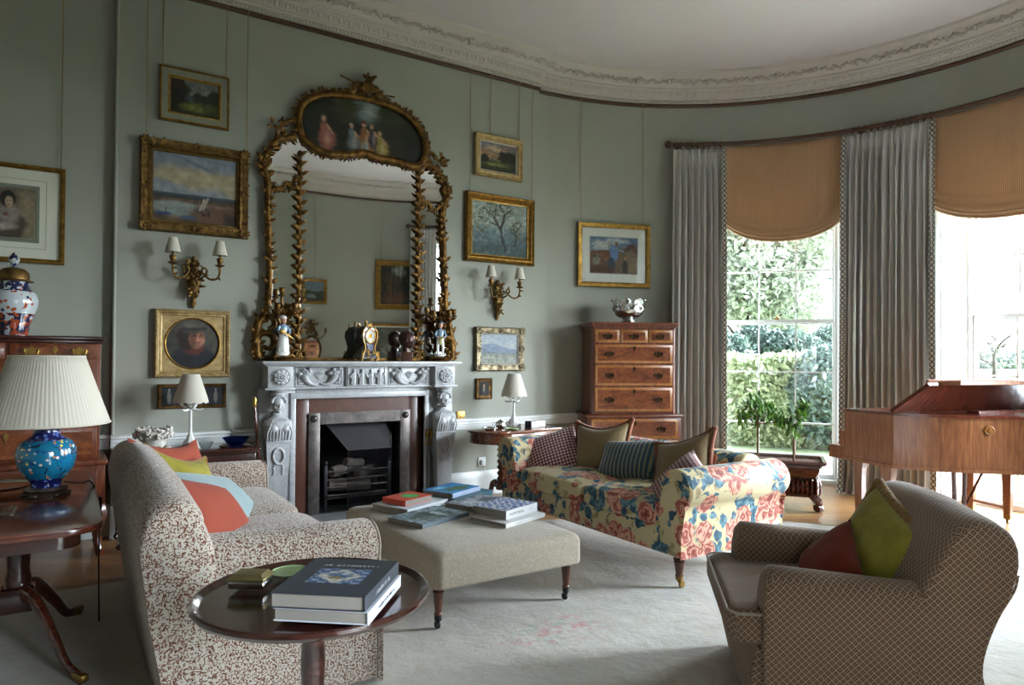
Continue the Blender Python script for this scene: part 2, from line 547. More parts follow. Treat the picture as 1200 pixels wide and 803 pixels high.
def make_window(i, ang, pos=None):
    a = RAD(ang)
    root = bpy.data.objects.new('window_%d' % (i+1), None); COL.objects.link(root)
    wx0, wy0 = pos if pos else (UC+RW*cos(a), NC+RW*sin(a))
    root.location = (wx0, wy0, 0); root.rotation_euler = (0, 0, a-pi/2)   # local y = outwards, x to the right... seen from inside
    root['kind'] = 'structure'
    w = WHW; y0 = .0
    b = MB()   # box frame, sill, head
    b.bx(-w-.10, -w+.062, -.03, .10, 0, WTOP, .004); b.bx(w-.062, w+.10, -.03, .10, 0, WTOP, .004)
    b.bx(-w-.1, w+.1, -.03, .10, 3.515-.06, WTOP+.02, .004); b.bx(-w-.1, w+.1, -.09, .2, -.05, .055, .004)
    b.build('window_frame', m_white, root)
    zz = [.085+.578*k for k in range(7)]     # glazing levels
    for nm, lo, hi, yy in (('lower_sash', 0, 3, .0), ('upper_sash', 3, 6, .05)):
        b = MB()
        z0, z1 = zz[lo], zz[hi]
        b.bx(-w+.05, -w+.078, yy, yy+.045, z0-.03, z1+.02); b.bx(w-.078, w-.05, yy, yy+.045, z0-.03, z1+.02)
        b.bx(-w+.05, w-.05, yy, yy+.045, z0-.035, z0+.02); b.bx(-w+.05, w-.05, yy, yy+.045, z1-.018, z1+.02)
        for x in (-w/3+.02, w/3-.02): b.bx(x-.009, x+.009, yy+.006, yy+.038, z0, z1)
        for k in range(lo+1, hi): b.bx(-w+.06, w-.06, yy+.006, yy+.038, zz[k]-.009, zz[k]+.009)
        so = b.build(nm, m_white, root)
        g = MB(); g.bx(-w+.06, w-.06, yy+.02, yy+.024, z0, z1); g.build('glass', m_glass, so, 0)
    b = MB(); b.bx(-.03, .03, -.02, .02, zz[3]+.02, zz[3]+.04, .004); b.ell((0, -.02, zz[3]+.045), (.018, .012, .012)); b.build('sash_catch', m_brass, root)
    # splayed shutter linings down each side and across the head
    b = MB()
    for s_ in (-1, 1):
        wx, wy = s_*.735, -(RW-sqrt(RB*RB-.735**2))-.004      # room edge
        vx, vy = s_*(w-.03), -.03                              # sash edge
        L = hypot(wx-vx, wy-vy)
        an = atan2(wy-vy, wx-vx)
        M = T((wx+vx)/2, (wy+vy)/2, 0) @ Matrix.Rotation(an if s_ > 0 else an+pi, 4, 'Z')
        if s_ < 0: M = M
        b.bx(-L/2, L/2, 0, .02, 0, WTOP, M=M)
        for z0, z1 in ((.06, .74), (.78, 1.12), (1.16, 2.3), (2.34, 3.44)): panel(b, M, L-.07, z0, z1)
        # architrave bead at the wall edge
        b.tube([(wx, wy, 0), (wx, wy, WTOP)], .02, 8)
    b.add([(-.735, -(RW-RB)-.0, WTOP-.002), (.735, -(RW-RB), WTOP-.002), (w, 0, WTOP-.002), (-w, 0, WTOP-.002)], [(0, 1, 2, 3)])
    b.build('shutter_linings', m_white, root)
    # daylight: tell the renderer to look for the sky through this opening
    ld = bpy.data.lights.new('window_portal', 'AREA'); ld.shape = 'RECTANGLE'; ld.size = 1.3; ld.size_y = 3.4; ld.cycles.is_portal = True
    lo = bpy.data.objects.new('window_portal', ld); COL.objects.link(lo)
    lo.matrix_world = Matrix.Translation((wx0+.13*cos(a), wy0+.13*sin(a), 1.75)) @ Matrix.Rotation(a-pi/2, 4, 'Z') @ Matrix.Rotation(-pi/2, 4, 'X')
    return root
for i, a in enumerate(WIN): make_window(i, a)
_fill_window = make_window(3, -90, ((SW0+SW1)/2, YB-.235)); _fill_window.scale.z = (SWT+.01)/3.53  # the added fill window, out of view in the south wall
bpy.data.objects['window_portal.003'].location.z = 1.08; bpy.data.lights['window_portal.003'].size_y = 2.1

# ------------------------------------------------------------------ sky
w_ = bpy.data.worlds.new('sky'); S.world = w_; w_.use_nodes = True
nt = w_.node_tree; nt.nodes.clear()
def wn(t, **k):
    n = nt.nodes.new('ShaderNode'+t)
    for a, v in k.items(): setattr(n, a, v)
    return n
tc = wn('TexCoord'); sp_ = wn('SeparateXYZ'); nt.links.new(tc.outputs['Generated'], sp_.inputs[0])
def lobe(d, edge, amount):
    dp = wn('VectorMath', operation='DOT_PRODUCT'); nt.links.new(tc.outputs['Generated'], dp.inputs[0]); dp.inputs[1].default_value = Vector(d).normalized()[:]
    mr = wn('MapRange', interpolation_type='SMOOTHSTEP'); nt.links.new(dp.outputs['Value'], mr.inputs[0])
    mr.inputs[1].default_value = edge; mr.inputs[2].default_value = .97; mr.inputs[3].default_value = 0; mr.inputs[4].default_value = amount
    return mr.outputs[0]
ad1 = wn('Math', operation='ADD'); ad2 = wn('Math', operation='ADD')
nt.links.new(lobe(SUN_DIR, GLOW_EDGE, SKY_HIGH), ad1.inputs[0]); ad1.inputs[1].default_value = 0
nt.links.new(ad1.outputs[0], ad2.inputs[0]); ms_ = wn('MapRange', interpolation_type='SMOOTHSTEP'); nt.links.new(sp_.outputs[1], ms_.inputs[0])     # sky dimmed to the south to weaken the added window's fill
ms_.inputs[1].default_value = -.75; ms_.inputs[2].default_value = .0; ms_.inputs[3].default_value = SKY_LOW*SKY_SOUTH; ms_.inputs[4].default_value = SKY_LOW
nt.links.new(ms_.outputs[0], ad2.inputs[1])
cr = wn('ValToRGB'); nt.links.new(sp_.outputs[2], cr.inputs[0])
cr.color_ramp.elements[0].position = .05; cr.color_ramp.elements[0].color = (.88, .94, 1, 1)
cr.color_ramp.elements[1].position = .6; cr.color_ramp.elements[1].color = (.74, .86, 1, 1)
bg = wn('Background'); nt.links.new(cr.outputs[0], bg.inputs[0]); nt.links.new(ad2.outputs[0], bg.inputs[1])
wo = wn('OutputWorld'); nt.links.new(bg.outputs[0], wo.inputs[0])
# ------------------------------------------------------------------ rug
def rug():
    t = NT('faded_floral_rug')
    co = t.co()
    base = t.mix(t.ramp(t.noise(co, 1.6, 4, .65), [(.3, 0), (.7, 1)]), hexc('#a39f96'), hexc('#bcb7ab'))
    sc = t.noise(co, 4.5, 3, .6, 1.2)
    ln = t.math('LESS_THAN', t.math('ABSOLUTE', t.math('SUBTRACT', sc, .5)), .018)
    base = t.mix(t.math('MULTIPLY', ln, .35), base, hexc('#a39576'))
    # faded rose bouquets where they are woven
    for cx, cy, rx, ry in ((2.12, 2.86, .42, .20), (3.1, 4.35, .35, .2), (4.5, 1.7, .4, .3), (4.6, 3.2, .4, .25), (1.0, 4.6, .4, .2), (5.35, 1.35, .3, .4)):
        mp = t.n('Mapping'); t.put(mp.inputs[0], co)
        mp.inputs[1].default_value = (-cx/rx, -cy/ry, 0); mp.inputs[3].default_value = (1/rx, 1/ry, 0)
        ln_ = t.n('VectorMath', operation='LENGTH'); t.t.links.new(mp.outputs[0], ln_.inputs[0])
        m = t.math('SUBTRACT', 1, ln_.outputs['Value'])
        n = t.noise(co, 13, 2, .6)
        f = t.math('MULTIPLY', t.ramp(t.math('ADD', m, t.math('SUBTRACT', n, .5)), [(.1, 0), (.5, 1)]), t.ramp(t.noise(co, 17, 2, .6), [(.46, 0), (.56, 1)]))
        hue = t.ramp(t.noise(co, 9, 1, .5), [(.42, hexc('#8f9a86')), (.5, hexc('#b98a88')), (.62, hexc('#b5625f'))])
        base = t.mix(t.math('MULTIPLY', f, .6), base, hue)
    h = t.math('ADD', t.noise(co, 3.5, 4, .6), t.math('MULTIPLY', t.noise(co, 140, 2, .6), .12))
    m = t.pbr(base, .95, 0, t.bump(h, .55, .03), .1, 0, .3)
    pts = [(-1.6, 4.86), (3.3, 4.86), (3.95, 4.66), (4.5, 4.33), (5.12, 3.78), (5.6, 3.1), (5.92, 2.3), (5.98, 1.5), (5.98, .5), (-1.6, .5)]
    P = [(p.x, p.y) for p in smoothpts([(x, y, 0) for x, y in pts[1:9]], 4)]
    b = MB(); b.prism([pts[0]]+P+[pts[9]], 'z', .0, .009, .003, 1)
    o = b.build('rug', m, None, 30); tag(o, 'large cream wool rug with faded pink rose sprays on the oak floor', 'rug')
    nb = MB()
    ring_ = [pts[0]]+P
    nb.tube([(x, y, .006) for x, y in ring_], .007, 6)
    nb.build('binding', m_pipe_rug, o)
m_pipe_rug = basic('rug_binding', '#b9b4a6', .9)
rug()
# ------------------------------------------------------------------ cloths and woods
def vermicelli():
    t = NT('squiggle_print_linen')
    co = t.co()
    w = t.n('VectorMath', operation='ADD'); t.put(w.inputs[0], co)
    nz = t.n('VectorMath', operation='SCALE'); t.put(nz.inputs[0], t.noise(co, 75, 1, .5, out=1)); nz.inputs['Scale'].default_value = .011
    t.t.links.new(nz.outputs[0], w.inputs[1])
    e = t.vor(w.outputs[0], 108, 'DISTANCE_TO_EDGE')
    line = t.math('LESS_THAN', e, .145)
    br = t.math('GREATER_THAN', t.noise(co, 120, 0, .5), .455)
    f = t.math('MULTIPLY', line, br)
    n = t.noise(co, 5, 3, .6)
    col = t.mix(f, t.mix(n, hexc('#a39a8e'), hexc('#b8b0a4')), hexc('#5e3825'))
    return t.pbr(col, .92, 0, t.bump(t.noise(co, 9, 4, .6), .35, .014), .2, 0, .2)
m_verm = vermicelli()
def lattice():
    t = NT('lattice_weave')
    sp = t.n('SeparateXYZ'); t.put(sp.inputs[0], t.co('UV'))
    u, v = sp.outputs[0], sp.outputs[1]
    k = 1/.0255
    def fr_(x): return t.math('ABSOLUTE', t.math('SUBTRACT', t.math('FRACT', x), .5))
    a = fr_(t.math('MULTIPLY', t.math('ADD', u, v), k)); b = fr_(t.math('MULTIPLY', t.math('SUBTRACT', u, v), k))
    line = t.math('LESS_THAN', t.math('MINIMUM', a, b), .145)
    knot = t.math('LESS_THAN', t.math('MAXIMUM', t.math('SUBTRACT', .5, a), t.math('SUBTRACT', .5, b)), .16)
    f = t.math('MAXIMUM', line, t.math('MULTIPLY', knot, .75))
    col = t.mix(f, hexc('#573626'), hexc('#927d66'))
    co = t.co()
    return t.pbr(col, .9, 0, t.bump(t.noise(co, 10, 4, .6), .35, .014), .2, 0, .2)
m_latt = lattice()
def floral():
    t = NT('rose_chintz')
    co = t.co()
    wv = t.n('VectorMath', operation='SCALE'); t.put(wv.inputs[0], t.noise(co, 17, 2, .6, out=1)); wv.inputs['Scale'].default_value = .055
    ad = t.n('VectorMath', operation='ADD'); t.put(ad.inputs[0], co); t.t.links.new(wv.outputs[0], ad.inputs[1])
    c2 = ad.outputs[0]
    col = t.mix(t.noise(co, 4, 2, .5), hexc('#bfae80'), hexc('#cfc29c'))
    # tan sprays
    s0 = t.vor(c2, 15, 'F1'); m0 = t.math('LESS_THAN', t.noise(co, 4.2, 1, .5), .50)
    col = t.mix(t.math('MULTIPLY', t.math('LESS_THAN', s0, .42), m0), col, t.ramp(s0, [(.05, hexc('#7d6a4a')), (.4, hexc('#b0a077'))]))
    # blue foliage
    b1 = t.vor(c2, 14, 'F1'); bm = t.math('GREATER_THAN', t.noise(co, 5.0, 2, .55, .3), .485)
    f = t.math('MULTIPLY', t.math('LESS_THAN', b1, .56), bm)
    col = t.mix(f, col, t.ramp(t.noise(co, 24, 2, .6), [(.35, hexc('#1c3f52')), (.5, hexc('#2f5f74')), (.66, hexc('#74949c'))]))
    # roses: round heads with rings of petals
    rv = t.n('TexVoronoi', feature='F1'); t.put(rv.inputs['Vector'], co); rv.inputs['Scale'].default_value = 6.6; rv.inputs['Randomness'].default_value = .85
    d = t.math('ADD', rv.outputs['Distance'], t.math('MULTIPLY', t.math('SUBTRACT', t.noise(co, 26, 2, .6), .5), .22))
    sel = t.n('SeparateColor'); t.put(sel.inputs[0], rv.outputs['Color'])
    keep = t.math('GREATER_THAN', sel.outputs[0], .30)
    fr2 = t.math('MULTIPLY', t.math('LESS_THAN', d, .50), keep)
    pet = t.math('SINE', t.math('ADD', t.math('MULTIPLY', d, 22), t.math('MULTIPLY', t.noise(co, 17, 1, .5, .6), 17)))
    rose = t.ramp(t.math('ADD', t.math('MULTIPLY', pet, .3), t.math('ADD', .42, t.math('MULTIPLY', d, .5))), [(.2, hexc('#7d2f29')), (.5, hexc('#b0604f')), (.85, hexc('#d3a48c'))])
    col = t.mix(fr2, col, rose)
    return t.pbr(col, .6, 0, t.bump(t.noise(co, 9, 4, .6), .3, .014), .35, 0, .1)
m_floral = floral()
def checks(name, bg, fg, mid, p):
    t = NT(name)
    sp = t.n('SeparateXYZ'); t.put(sp.inputs[0], t.co('UV'))
    a = t.math('LESS_THAN', t.math('FRACT', t.math('MULTIPLY', sp.outputs[0], 1/p)), .5)
    b = t.math('LESS_THAN', t.math('FRACT', t.math('MULTIPLY', sp.outputs[1], 1/p)), .5)
    s = t.math('MULTIPLY', t.math('ADD', a, b), .5)
    col = t.ramp(s, [(0, hexc(bg)), (.4, hexc(mid)), (.8, hexc(fg))], 'CONSTANT')
    return t.pbr(col, .9, 0, t.bump(t.noise(t.co(), 16, 3, .6), .3, .01), .2, 0, .15)
m_ging = checks('gingham', '#c9bdb8', '#552228', '#8f5a5e', .026)
def stripes(name, a, b, p, w, axis=0, rough=.7, thin=None):
    t = NT(name)
    sp = t.n('SeparateXYZ'); t.put(sp.inputs[0], t.co('UV'))
    f = t.math('LESS_THAN', t.math('FRACT', t.math('MULTIPLY', sp.outputs[axis], 1/p)), w)
    col = t.mix(f, hexc(a), hexc(b))
    n = t.noise(t.co(), 4, 3, .6)
    col = t.mix(t.math('MULTIPLY', t.ramp(n, [(.35, 0), (.7, 1)]), .25), col, tuple(x*.7 for x in hexc(a)))
    return t.pbr(col, rough, 0, t.bump(t.noise(t.co(), 14, 3, .6), .3, .012), .3, 0, .2)
m_bluestripe = stripes('blue_stripe', '#33505f', '#a39a7c', .034, .26)
m_ottoman = fabric('chenille_beige', '#9c9282', .32, 90, 260, .9, .2, .3)
m_tan = fabric('tan_silk', '#806c4b', .1, 4, 900, .5, .2)
m_coral = fabric('coral_linen', '#8c4130', .1, 4, 700, .85, .05)
m_yellow = fabric('chartreuse_damask', '#857c2a', .35, 11, 500, .45, .1, .3)
m_rust = fabric('rust_velvet', '#6a2616', .2, 4, 700, .8, .08)
m_duck = fabric('duck_egg_linen', '#7f9294', .08, 4, 700, .8)
m_moss = fabric('gold_brown_fringe', '#7d5a22', .4, 40, 300, .9, .3, .6)
m_bullion = fabric('rust_bullion_fringe', '#7c4a33', .45, 60, 300, .9, .3, .6)
m_pipe = fabric('cream_piping', '#9c9080', .05)
m_mahog = wood('mahogany', '#4a2114', '#6d3420', '#2a110a', (2, 16, 16), .22, .6)
m_mahogd = wood('dark_mahogany', '#2b140e', '#44211a', '#170906', (2, 14, 14), .2, .7)
m_walnut = wood('burr_walnut', '#743a1a', '#965526', '#3f1d0c', (3, 7, 7), .3, .5, .5)
m_walnutv = wood('walnut_carcase', '#5e2c17', '#7d4224', '#371709', (9, 9, 1.6), .35, .4)
m_inlay = wood('crossband', '#935e2c', '#a8763c', '#74441e', (5, 5, 5), .32, .4)
m_legwood = wood('turned_walnut', '#472112', '#68351d', '#2a1208', (10, 10, 2), .28, .5)
m_piano = wood('sapele_case', '#855030', '#a0693f', '#60341e', (15, 15, 1.2), .33, .35)
m_darkred = wood('mahogany_lid', '#5c2a1b', '#783a26', '#3d180f', (14, 2, 2), .25, .6)
m_bronze = basic('bronze_handle', '#3a2b1c', .4, .85, var=.3, vs=30)
m_brassold = basic('old_brass', '#8f713a', .42, .85, var=.3, vs=30)
m_black = basic('black_iron', '#16161a', .5, .3, var=.2, vs=10)

def puff(b, c, d, e=.35, n=28, M=None, dome=0):
    def sg(x, p): return math.copysign(abs(x)**p, x)
    def fn(i, j):
        th = -pi/2+pi*j; a = 2*pi*i
        x = sg(cos(th), e)*sg(cos(a), e); y = sg(cos(th), e)*sg(sin(a), e); z = sg(sin(th), e)
        if dome and z > 0: z *= 1+dome*(1-x*x)*(1-y*y)
        return (c[0]+x*d[0]/2, c[1]+y*d[1]/2, c[2]+z*d[2]/2)
    return b.grid(n*2, n, fn, cu=True, M=M)

def arcpts(cx, cy, r, a0, a1, n, ry=None):
    ry = ry or r
    return [(cx+r*cos(RAD(a0+(a1-a0)*i/n)), cy+ry*sin(RAD(a0+(a1-a0)*i/n))) for i in range(n+1)]

def roundrect(x0, x1, y0, y1, r, n=6):
    p = []
    for cx, cy, a in ((x1-r, y1-r, 0), (x0+r, y1-r, 90), (x0+r, y0+r, 180), (x1-r, y0+r, 270)):
        p += arcpts(cx, cy, r, a, a+90, n)
    return p
def turned_leg(h, r, caster=.055):
    """leg hanging down from z=h to a caster on the floor; returns (wood, caster)"""
    p = [(.55, 0), (.62, .03), (.5, .06), (.5, .10), (.72, .13), (.72, .16), (.58, .19), (.62, .25), (.9, .68), (.98, .74), (.7, .77), (1.05, .81), (1.05, .84), (.72, .87), (.95, .90), (1.0, .94), (1.0, 1.0)]
    w = MB(); w.lathe([(r*a, caster+(h-caster)*z) for a, z in p], 18)
    c = MB(); c.lathe([(r*.62, caster+.03), (r*.66, caster-.002), (r*.35, caster-.012), (r*.3, caster-.02)], 12)
    c.tube([(0, .0, caster-.005), (.006, .012, caster-.02)], .006, 6)
    c.lathe([(.001, -.009), (.019, -.009), (.021, -.004), (.021, .004), (.019, .009), (.001, .009)], 14, T(.004, .016, .021) @ RY(90))
    return w, c

def cushion(name, label, loc, rz, lean, roll, w, h, t, mat, group=None, uv=False, fringe=None, fr=.02, pinch=.07, seed=0, pipe=None, n=16, sag=0):
    b = MB(); b.pillow(w, h, t, n, pinch=pinch, seed=seed, sag=sag)
    o = b.build(name, mat, None, 80, uv, merge=True)
    o.matrix_world = T(*loc) @ RZ(rz) @ RX(lean) @ RY(roll)
    tag(o, label, 'cushion', group)
    edge = []
    N = 18
    def E_(x, z): return ((x*(1-pinch*(1-z*z)))*w/2, 0, (z*(1-pinch*(1-x*x)))*h/2 - sag*(1-x*x)*(z+1)/2)
    for k in range(N): edge.append(E_(-1+2*k/N, -1))
    for k in range(N): edge.append(E_(1, -1+2*k/N))
    for k in range(N): edge.append(E_(1-2*k/N, 1))
    for k in range(N): edge.append(E_(-1, 1-2*k/N))
    if fringe:
        r = random.Random(seed)
        pts = smoothpts(edge, 5, True)
        f = MB(); f.tube(pts, [fr*r.uniform(.92, 1.08) for _ in pts], 8, True)
        f.build('fringe', fringe, o, 80)
    elif pipe:
        f = MB(); f.tube(edge, .005, 6, True); f.build('piping', pipe, o, 80)
    return o

# ------------------------------------------------------------------ floral sofa
ZR = .010
def floral_sofa():
    root = thing('floral_sofa', 'cream chintz sofa with blue leaves and red roses and rolled arms', 'sofa', (3.53, 3.89, ZR), -90)
    b = MB(); b.bx(-.99, .99, -.46, .44, .19, .37, .03, 3); b.build('base', m_floral, root)
    for s_ in (-1, 1):
        pr = [(.80, .20), (.80, .44), (.815, .54)]+arcpts(.942, .605, .12, 165, -62, 14)+[(.988, .46), (.99, .20)]
        pr = [(s_*x, z) for x, z in pr]
        b = MB(); b.prism(pr, 'y', -.475, .455, .022, 3); b.build('arm', m_floral, root, 50)
    bk = [(.22, .30), (.20, .50), (.22, .64)]+arcpts(.335, .655, .115, 170, 5, 10, .095)+[(.46, .56), (.45, .20), (.30, .2)]
    b = MB(); b.prism(bk, 'x', -.84, .84, .02, 3); b.build('backrest', m_floral, root, 50)
    for s_ in (-1, 1):
        b = MB(); puff(b, (s_*.402, -.135, .425), (.80, .70, .15), .3, 26, dome=.35); b.build('seat_cushion', m_floral, root, 60)
    for s_ in (-1, 1):      # piping round the scroll of each arm
        b = MB(); b.tube([(s_*x, -.478, z) for x, z in [(.985, .2), (.983, .46)]+arcpts(.942, .605, .115, -62, 200, 16)+arcpts(.93, .61, .06, 200, 20, 8)], .006, 6)
        b.build('piping', m_floral, root)
    for x in (-.90, .90):
        for y in (-.40, .38):
            w, c = turned_leg(.20, .036); M = T(x, y, 0)
            l = MB().merge(w, M).build('leg', m_legwood, root); MB().merge(c, M).build('caster', m_brassold, l)
floral_sofa()
cg = 'cushions on the floral sofa'
cushion('gingham_cushion', 'brown gingham cushion leaning on the far arm of the floral sofa', (3.36, 4.60, .60), -52, -34, -24, .47, .42, .14, m_ging, cg, True, seed=1)
cushion('fringed_cushion', 'tan cushion with rust fringe on the floral sofa next to the far gingham cushion', (3.60, 4.28, .675), -68, -24, -6, .50, .46, .18, m_tan, cg, False, m_bullion, .017, .12, 2, sag=.05)
cushion('striped_cushion', 'blue and cream striped cushion in the middle of the floral sofa', (3.56, 3.92, .625), -76, -38, -8, .52, .36, .15, m_bluestripe, cg, True, seed=3)
cushion('fringed_cushion', 'tan cushion with rust fringe beside the gingham cushion at the near arm', (3.62, 3.43, .655), -88, -30, -20, .50, .46, .18, m_tan, cg, False, m_bullion, .017, .12, 4, sag=.03)
cushion('gingham_cushion', 'brown gingham cushion tucked against the near arm of the floral sofa', (3.30, 3.17, .60), -112, -44, 16, .46, .42, .13, m_ging, cg, True, seed=5)

# ------------------------------------------------------------------ squiggle sofa
def print_sofa():
    root = thing('slipcovered_sofa', 'pale loose-covered sofa with brown squiggle print at the left', 'sofa', (.68, 3.90, ZR), 90)
    b = MB(); b.bx(-.98, .98, -.40, .30, .02, .40, .03, 3); b.build('base', m_verm, root)
    for s_ in (-1, 1):
        # arm: long rounded bolster, sloping a little to the front
        prof = [(.86, .02), (.86, .25), (.86, .46), (.865, .56)]+arcpts(.985, .57, .12, 170, 10, 10, .105)+[(1.092, .5), (1.092, .25), (1.092, .02)]
        rings = []
        for y, dz, k in ((-.46, -.03, .93), (-.452, -.012, .975), (-.435, 0, 1), (-.2, .006, 1), (.0, .012, 1), (.2, .02, 1), (.30, .028, 1), (.345, .03, 1)):
            cx = .98
            rings.append([(s_*(cx+(x-cx)*k), y, max(.02, z*(1+dz))) for x, z in prof])
        b = MB(); b.loft(rings); arm = b.build('arm', m_verm, root, 60)
        b = MB(); b.tube([(s_*(.98+(x-.98)*.955), -.458, max(.02, z*.985)) for x, z in prof], .006, 6); b.build('piping', m_pipe, arm)
    bk = [(.14, .30), (.17, .52), (.20, .68), (.235, .775)]+arcpts(.335, .76, .105, 165, 20, 10, .10)+[(.455, .70), (.425, .45), (.385, .22), (.36, .02), (.2, .02)]
    rings = []
    for x, k in ((-1.104, .93), (-1.09, .965), (-1.05, .99), (-.9, 1.0), (-.5, 1.03), (0, 1.04), (.5, 1.03), (.9, 1.0), (1.05, .99), (1.09, .965), (1.104, .93)):
        rings.append([(x, .30+(y-.30)*(k if abs(x) > .95 else 1), z*(k if z > .3 else 1)) for y, z in bk])
    b = MB(); b.loft(rings); b.build('backrest', m_verm, root, 60)
    for s_ in (-1, 1):
        b = MB(); puff(b, (s_*.43, -.155, .45), (.86, .60, .17), .3, 26, dome=.25); b.build('seat_cushion', m_verm, root, 60)
    b = MB()   # box pleat and hem at the corner of the loose cover
    b.prism([(-1.115, -.47), (-1.06, -.485), (-1.05, -.47), (-1.10, -.455)], 'z', .01, .40, 0)
    b.build('skirt_pleat', m_verm, root)
print_sofa()
cg = 'cushions on the squiggle print sofa'
cushion('coral_cushion', 'coral linen cushion at the far back of the squiggle sofa, behind the yellow one', (.57, 4.70, .675), 44, -28, 8, .56, .46, .14, m_coral, cg, seed=11, sag=.05)
cushion('damask_cushion', 'yellow damask cushion with gold fringed corners on the squiggle sofa', (.61, 4.46, .655), 52, -36, 20, .50, .42, .13, m_yellow, cg, False, m_moss, .012, .12, 12, n=18, sag=.05)
cushion('linen_cushion', 'pale blue linen cushion between the yellow and the nearest coral cushion', (.74, 4.02, .60), 66, -48, 20, .60, .44, .12, m_duck, cg, seed=13)
cushion('coral_cushion', 'coral linen cushion nearest the front arm of the squiggle sofa', (.585, 3.62, .615), 58, -44, 24, .60, .46, .18, m_coral, cg, seed=14, pipe=m_coral)

# ------------------------------------------------------------------ armchair
def armchair():
    root = thing('armchair', 'brown lattice-weave armchair in the right foreground holding two cushions', 'armchair', (2.74, 1.677, ZR), -132.6)
    b = MB(); b.prism([(-.43, .02), (-.46, .15), (-.43, .33), (.24, .33), (.24, .02)], 'x', -.40, .40, .03, 3); b.build('base', m_latt, root, 50, True)
    for s_ in (-1, 1):
        rings = []
        for y, zt, k in ((-.41, .53, .8), (-.40, .585, .93), (-.375, .615, 1), (-.2, .605, 1), (.05, .588, 1), (.28, .578, 1), (.31, .576, .98)):
            sec = [(.265, .30), (.265, zt-.10)]+[(x, zt-.075+z) for x, z in arcpts(.355, 0, .09, 170, 10, 8, .075)]+[(.448, zt-.12), (.44, .3), (.44, .02), (.30, .02)]
            rings.append([(s_*(.352+(x-.352)*k), y+.05*(z < .1)*(y > .2), z) for x, z in sec])
        b = MB(); b.loft(rings); b.build('arm', m_latt, root, 60, True)
    bk = [(.06, .38), (.11, .55), (.16, .67), (.21, .755)]+arcpts(.32, .745, .11, 160, 5, 10, .088)+[(.432, .70), (.41, .62), (.35, .50), (.305, .36), (.288, .18), (.28, .02), (.18, .02)]
    rings = []
    for x, k in ((-.445, .90), (-.435, .955), (-.41, .985), (-.34, 1.0), (0, 1.03), (.34, 1.0), (.41, .985), (.435, .955), (.445, .90)):
        rings.append([(x, .25+(y-.25)*(k if abs(x) > .35 else 1), .3+(z-.3)*k if z > .3 else z) for y, z in bk])
    b = MB(); b.loft(rings); b.build('backrest', m_latt, root, 60, True)
    b = MB()
    b.tube([(.447, y, z) for y, z in smoothpts([(.275, .02, 0), (.285, .18, 0), (.295, .36, 0), (.325, .53, 0), (.37, .66, 0), (.385, .76, 0)], 4) and [(p.x+.004, p.y) for p in smoothpts([(.276, .02, 0), (.284, .18, 0), (.300, .36, 0), (.345, .50, 0), (.398, .60, 0), (.410, .655, 0)], 4)]], .005, 6)
    b.build('piping', m_latt, root, uv=True)
    t_ = [(-.26, .10), (-.26, -.385), (-.40, -.385), (-.405, -.50), (-.36, -.53), (.36, -.53), (.405, -.50), (.40, -.385), (.26, -.385), (.26, .10)]
    b = MB(); b.prism([(x, y) for x, y in t_], 'z', .325, .455, .04, 4)
    sc = b.build('seat_cushion', m_latt, root, 60, True)
    b = MB(); b.tube([(x*1.0, y*1.0, .445) for x, y in t_[1:-1]], .006, 6); b.build('piping', m_pipe, sc)
armchair()
cg = 'cushions on the armchair'
cushion('fringed_cushion', 'chartreuse cushion with thick brown fringe on the armchair', (2.825, 1.62, .585), -116, -24, 20, .47, .47, .18, m_yellow, cg, False, m_moss, .022, .08, 21, n=18)
cushion('velvet_cushion', 'small rust velvet cushion in front of the chartreuse one on the armchair', (2.69, 1.735, .53), -124, -34, 30, .35, .32, .15, m_rust, cg, seed=22)

# ------------------------------------------------------------------ ottoman
def ottoman():
    root = thing('ottoman', 'large beige chenille ottoman stacked with books on turned legs', 'ottoman', (1.995, 3.735, ZR))
    b = MB(); b.loft([[(x, y, z) for x, y in roundrect(-.458+i, .458-i, -.668+i, .668-i, max(.012, .045-i*.3), 5)] for i, z in ((.012, .232), (.002, .238), (0, .25), (0, .355), (.006, .378), (.018, .394), (.04, .404), (.09, .411), (.18, .416), (.30, .418))])
    b.build('seat', m_ottoman, root, 60)
    for x in (-.39, .42):
        for y in (-.56, .56):
            w, c = turned_leg(.245, .03); M = T(x, y, 0)
            l = MB().merge(w, M).build('leg', m_legwood, root); MB().merge(c, M).build('caster', m_black, l)
ottoman()

# ------------------------------------------------------------------ tripod table
def sabre(b, M, reach, h, w=.022, th=.05):
    pts = smoothpts([(.02, 0, h), (reach*.3, 0, h*.93), (reach*.58, 0, h*.55), (reach*.8, 0, h*.2), (reach, 0, .03)], 6)
    b.tube(pts, [th*(.55-.3*i/len(pts)) for i in range(len(pts))], 10, M=M, flat=.62)
def tripod():
    root = thing('tripod_table', 'round mahogany tripod table with dished top in the foreground', 'table', (.62, 2.03, ZR))
    b = MB(); b.lathe([(0.001, .668), (.30, .668), (.325, .678), (.334, .690), (.334, .700), (.326, .703), (.318, .698), (.308, .690), (0.001, .690)], 64)
    b.build('tabletop', m_mahogd, root, 35)
    b = MB(); b.lathe([(.03, .2), (.055, .22), (.06, .25), (.045, .29), (.03, .31), (.034, .33), (.03, .36), (.036, .50), (.031, .58), (.04, .60), (.046, .61), (.04, .622), (.03, .63), (.036, .645), (.07, .66), (.075, .668)], 20)
    b.build('column', m_mahogd, root)
    for k in range(3):
        b = MB(); sabre(b, RZ(30+120*k), .30, .25); b.ell((.31, 0, .02), (.035, .025, .018), M=RZ(30+120*k)); b.build('leg', m_mahogd, root)
tripod()

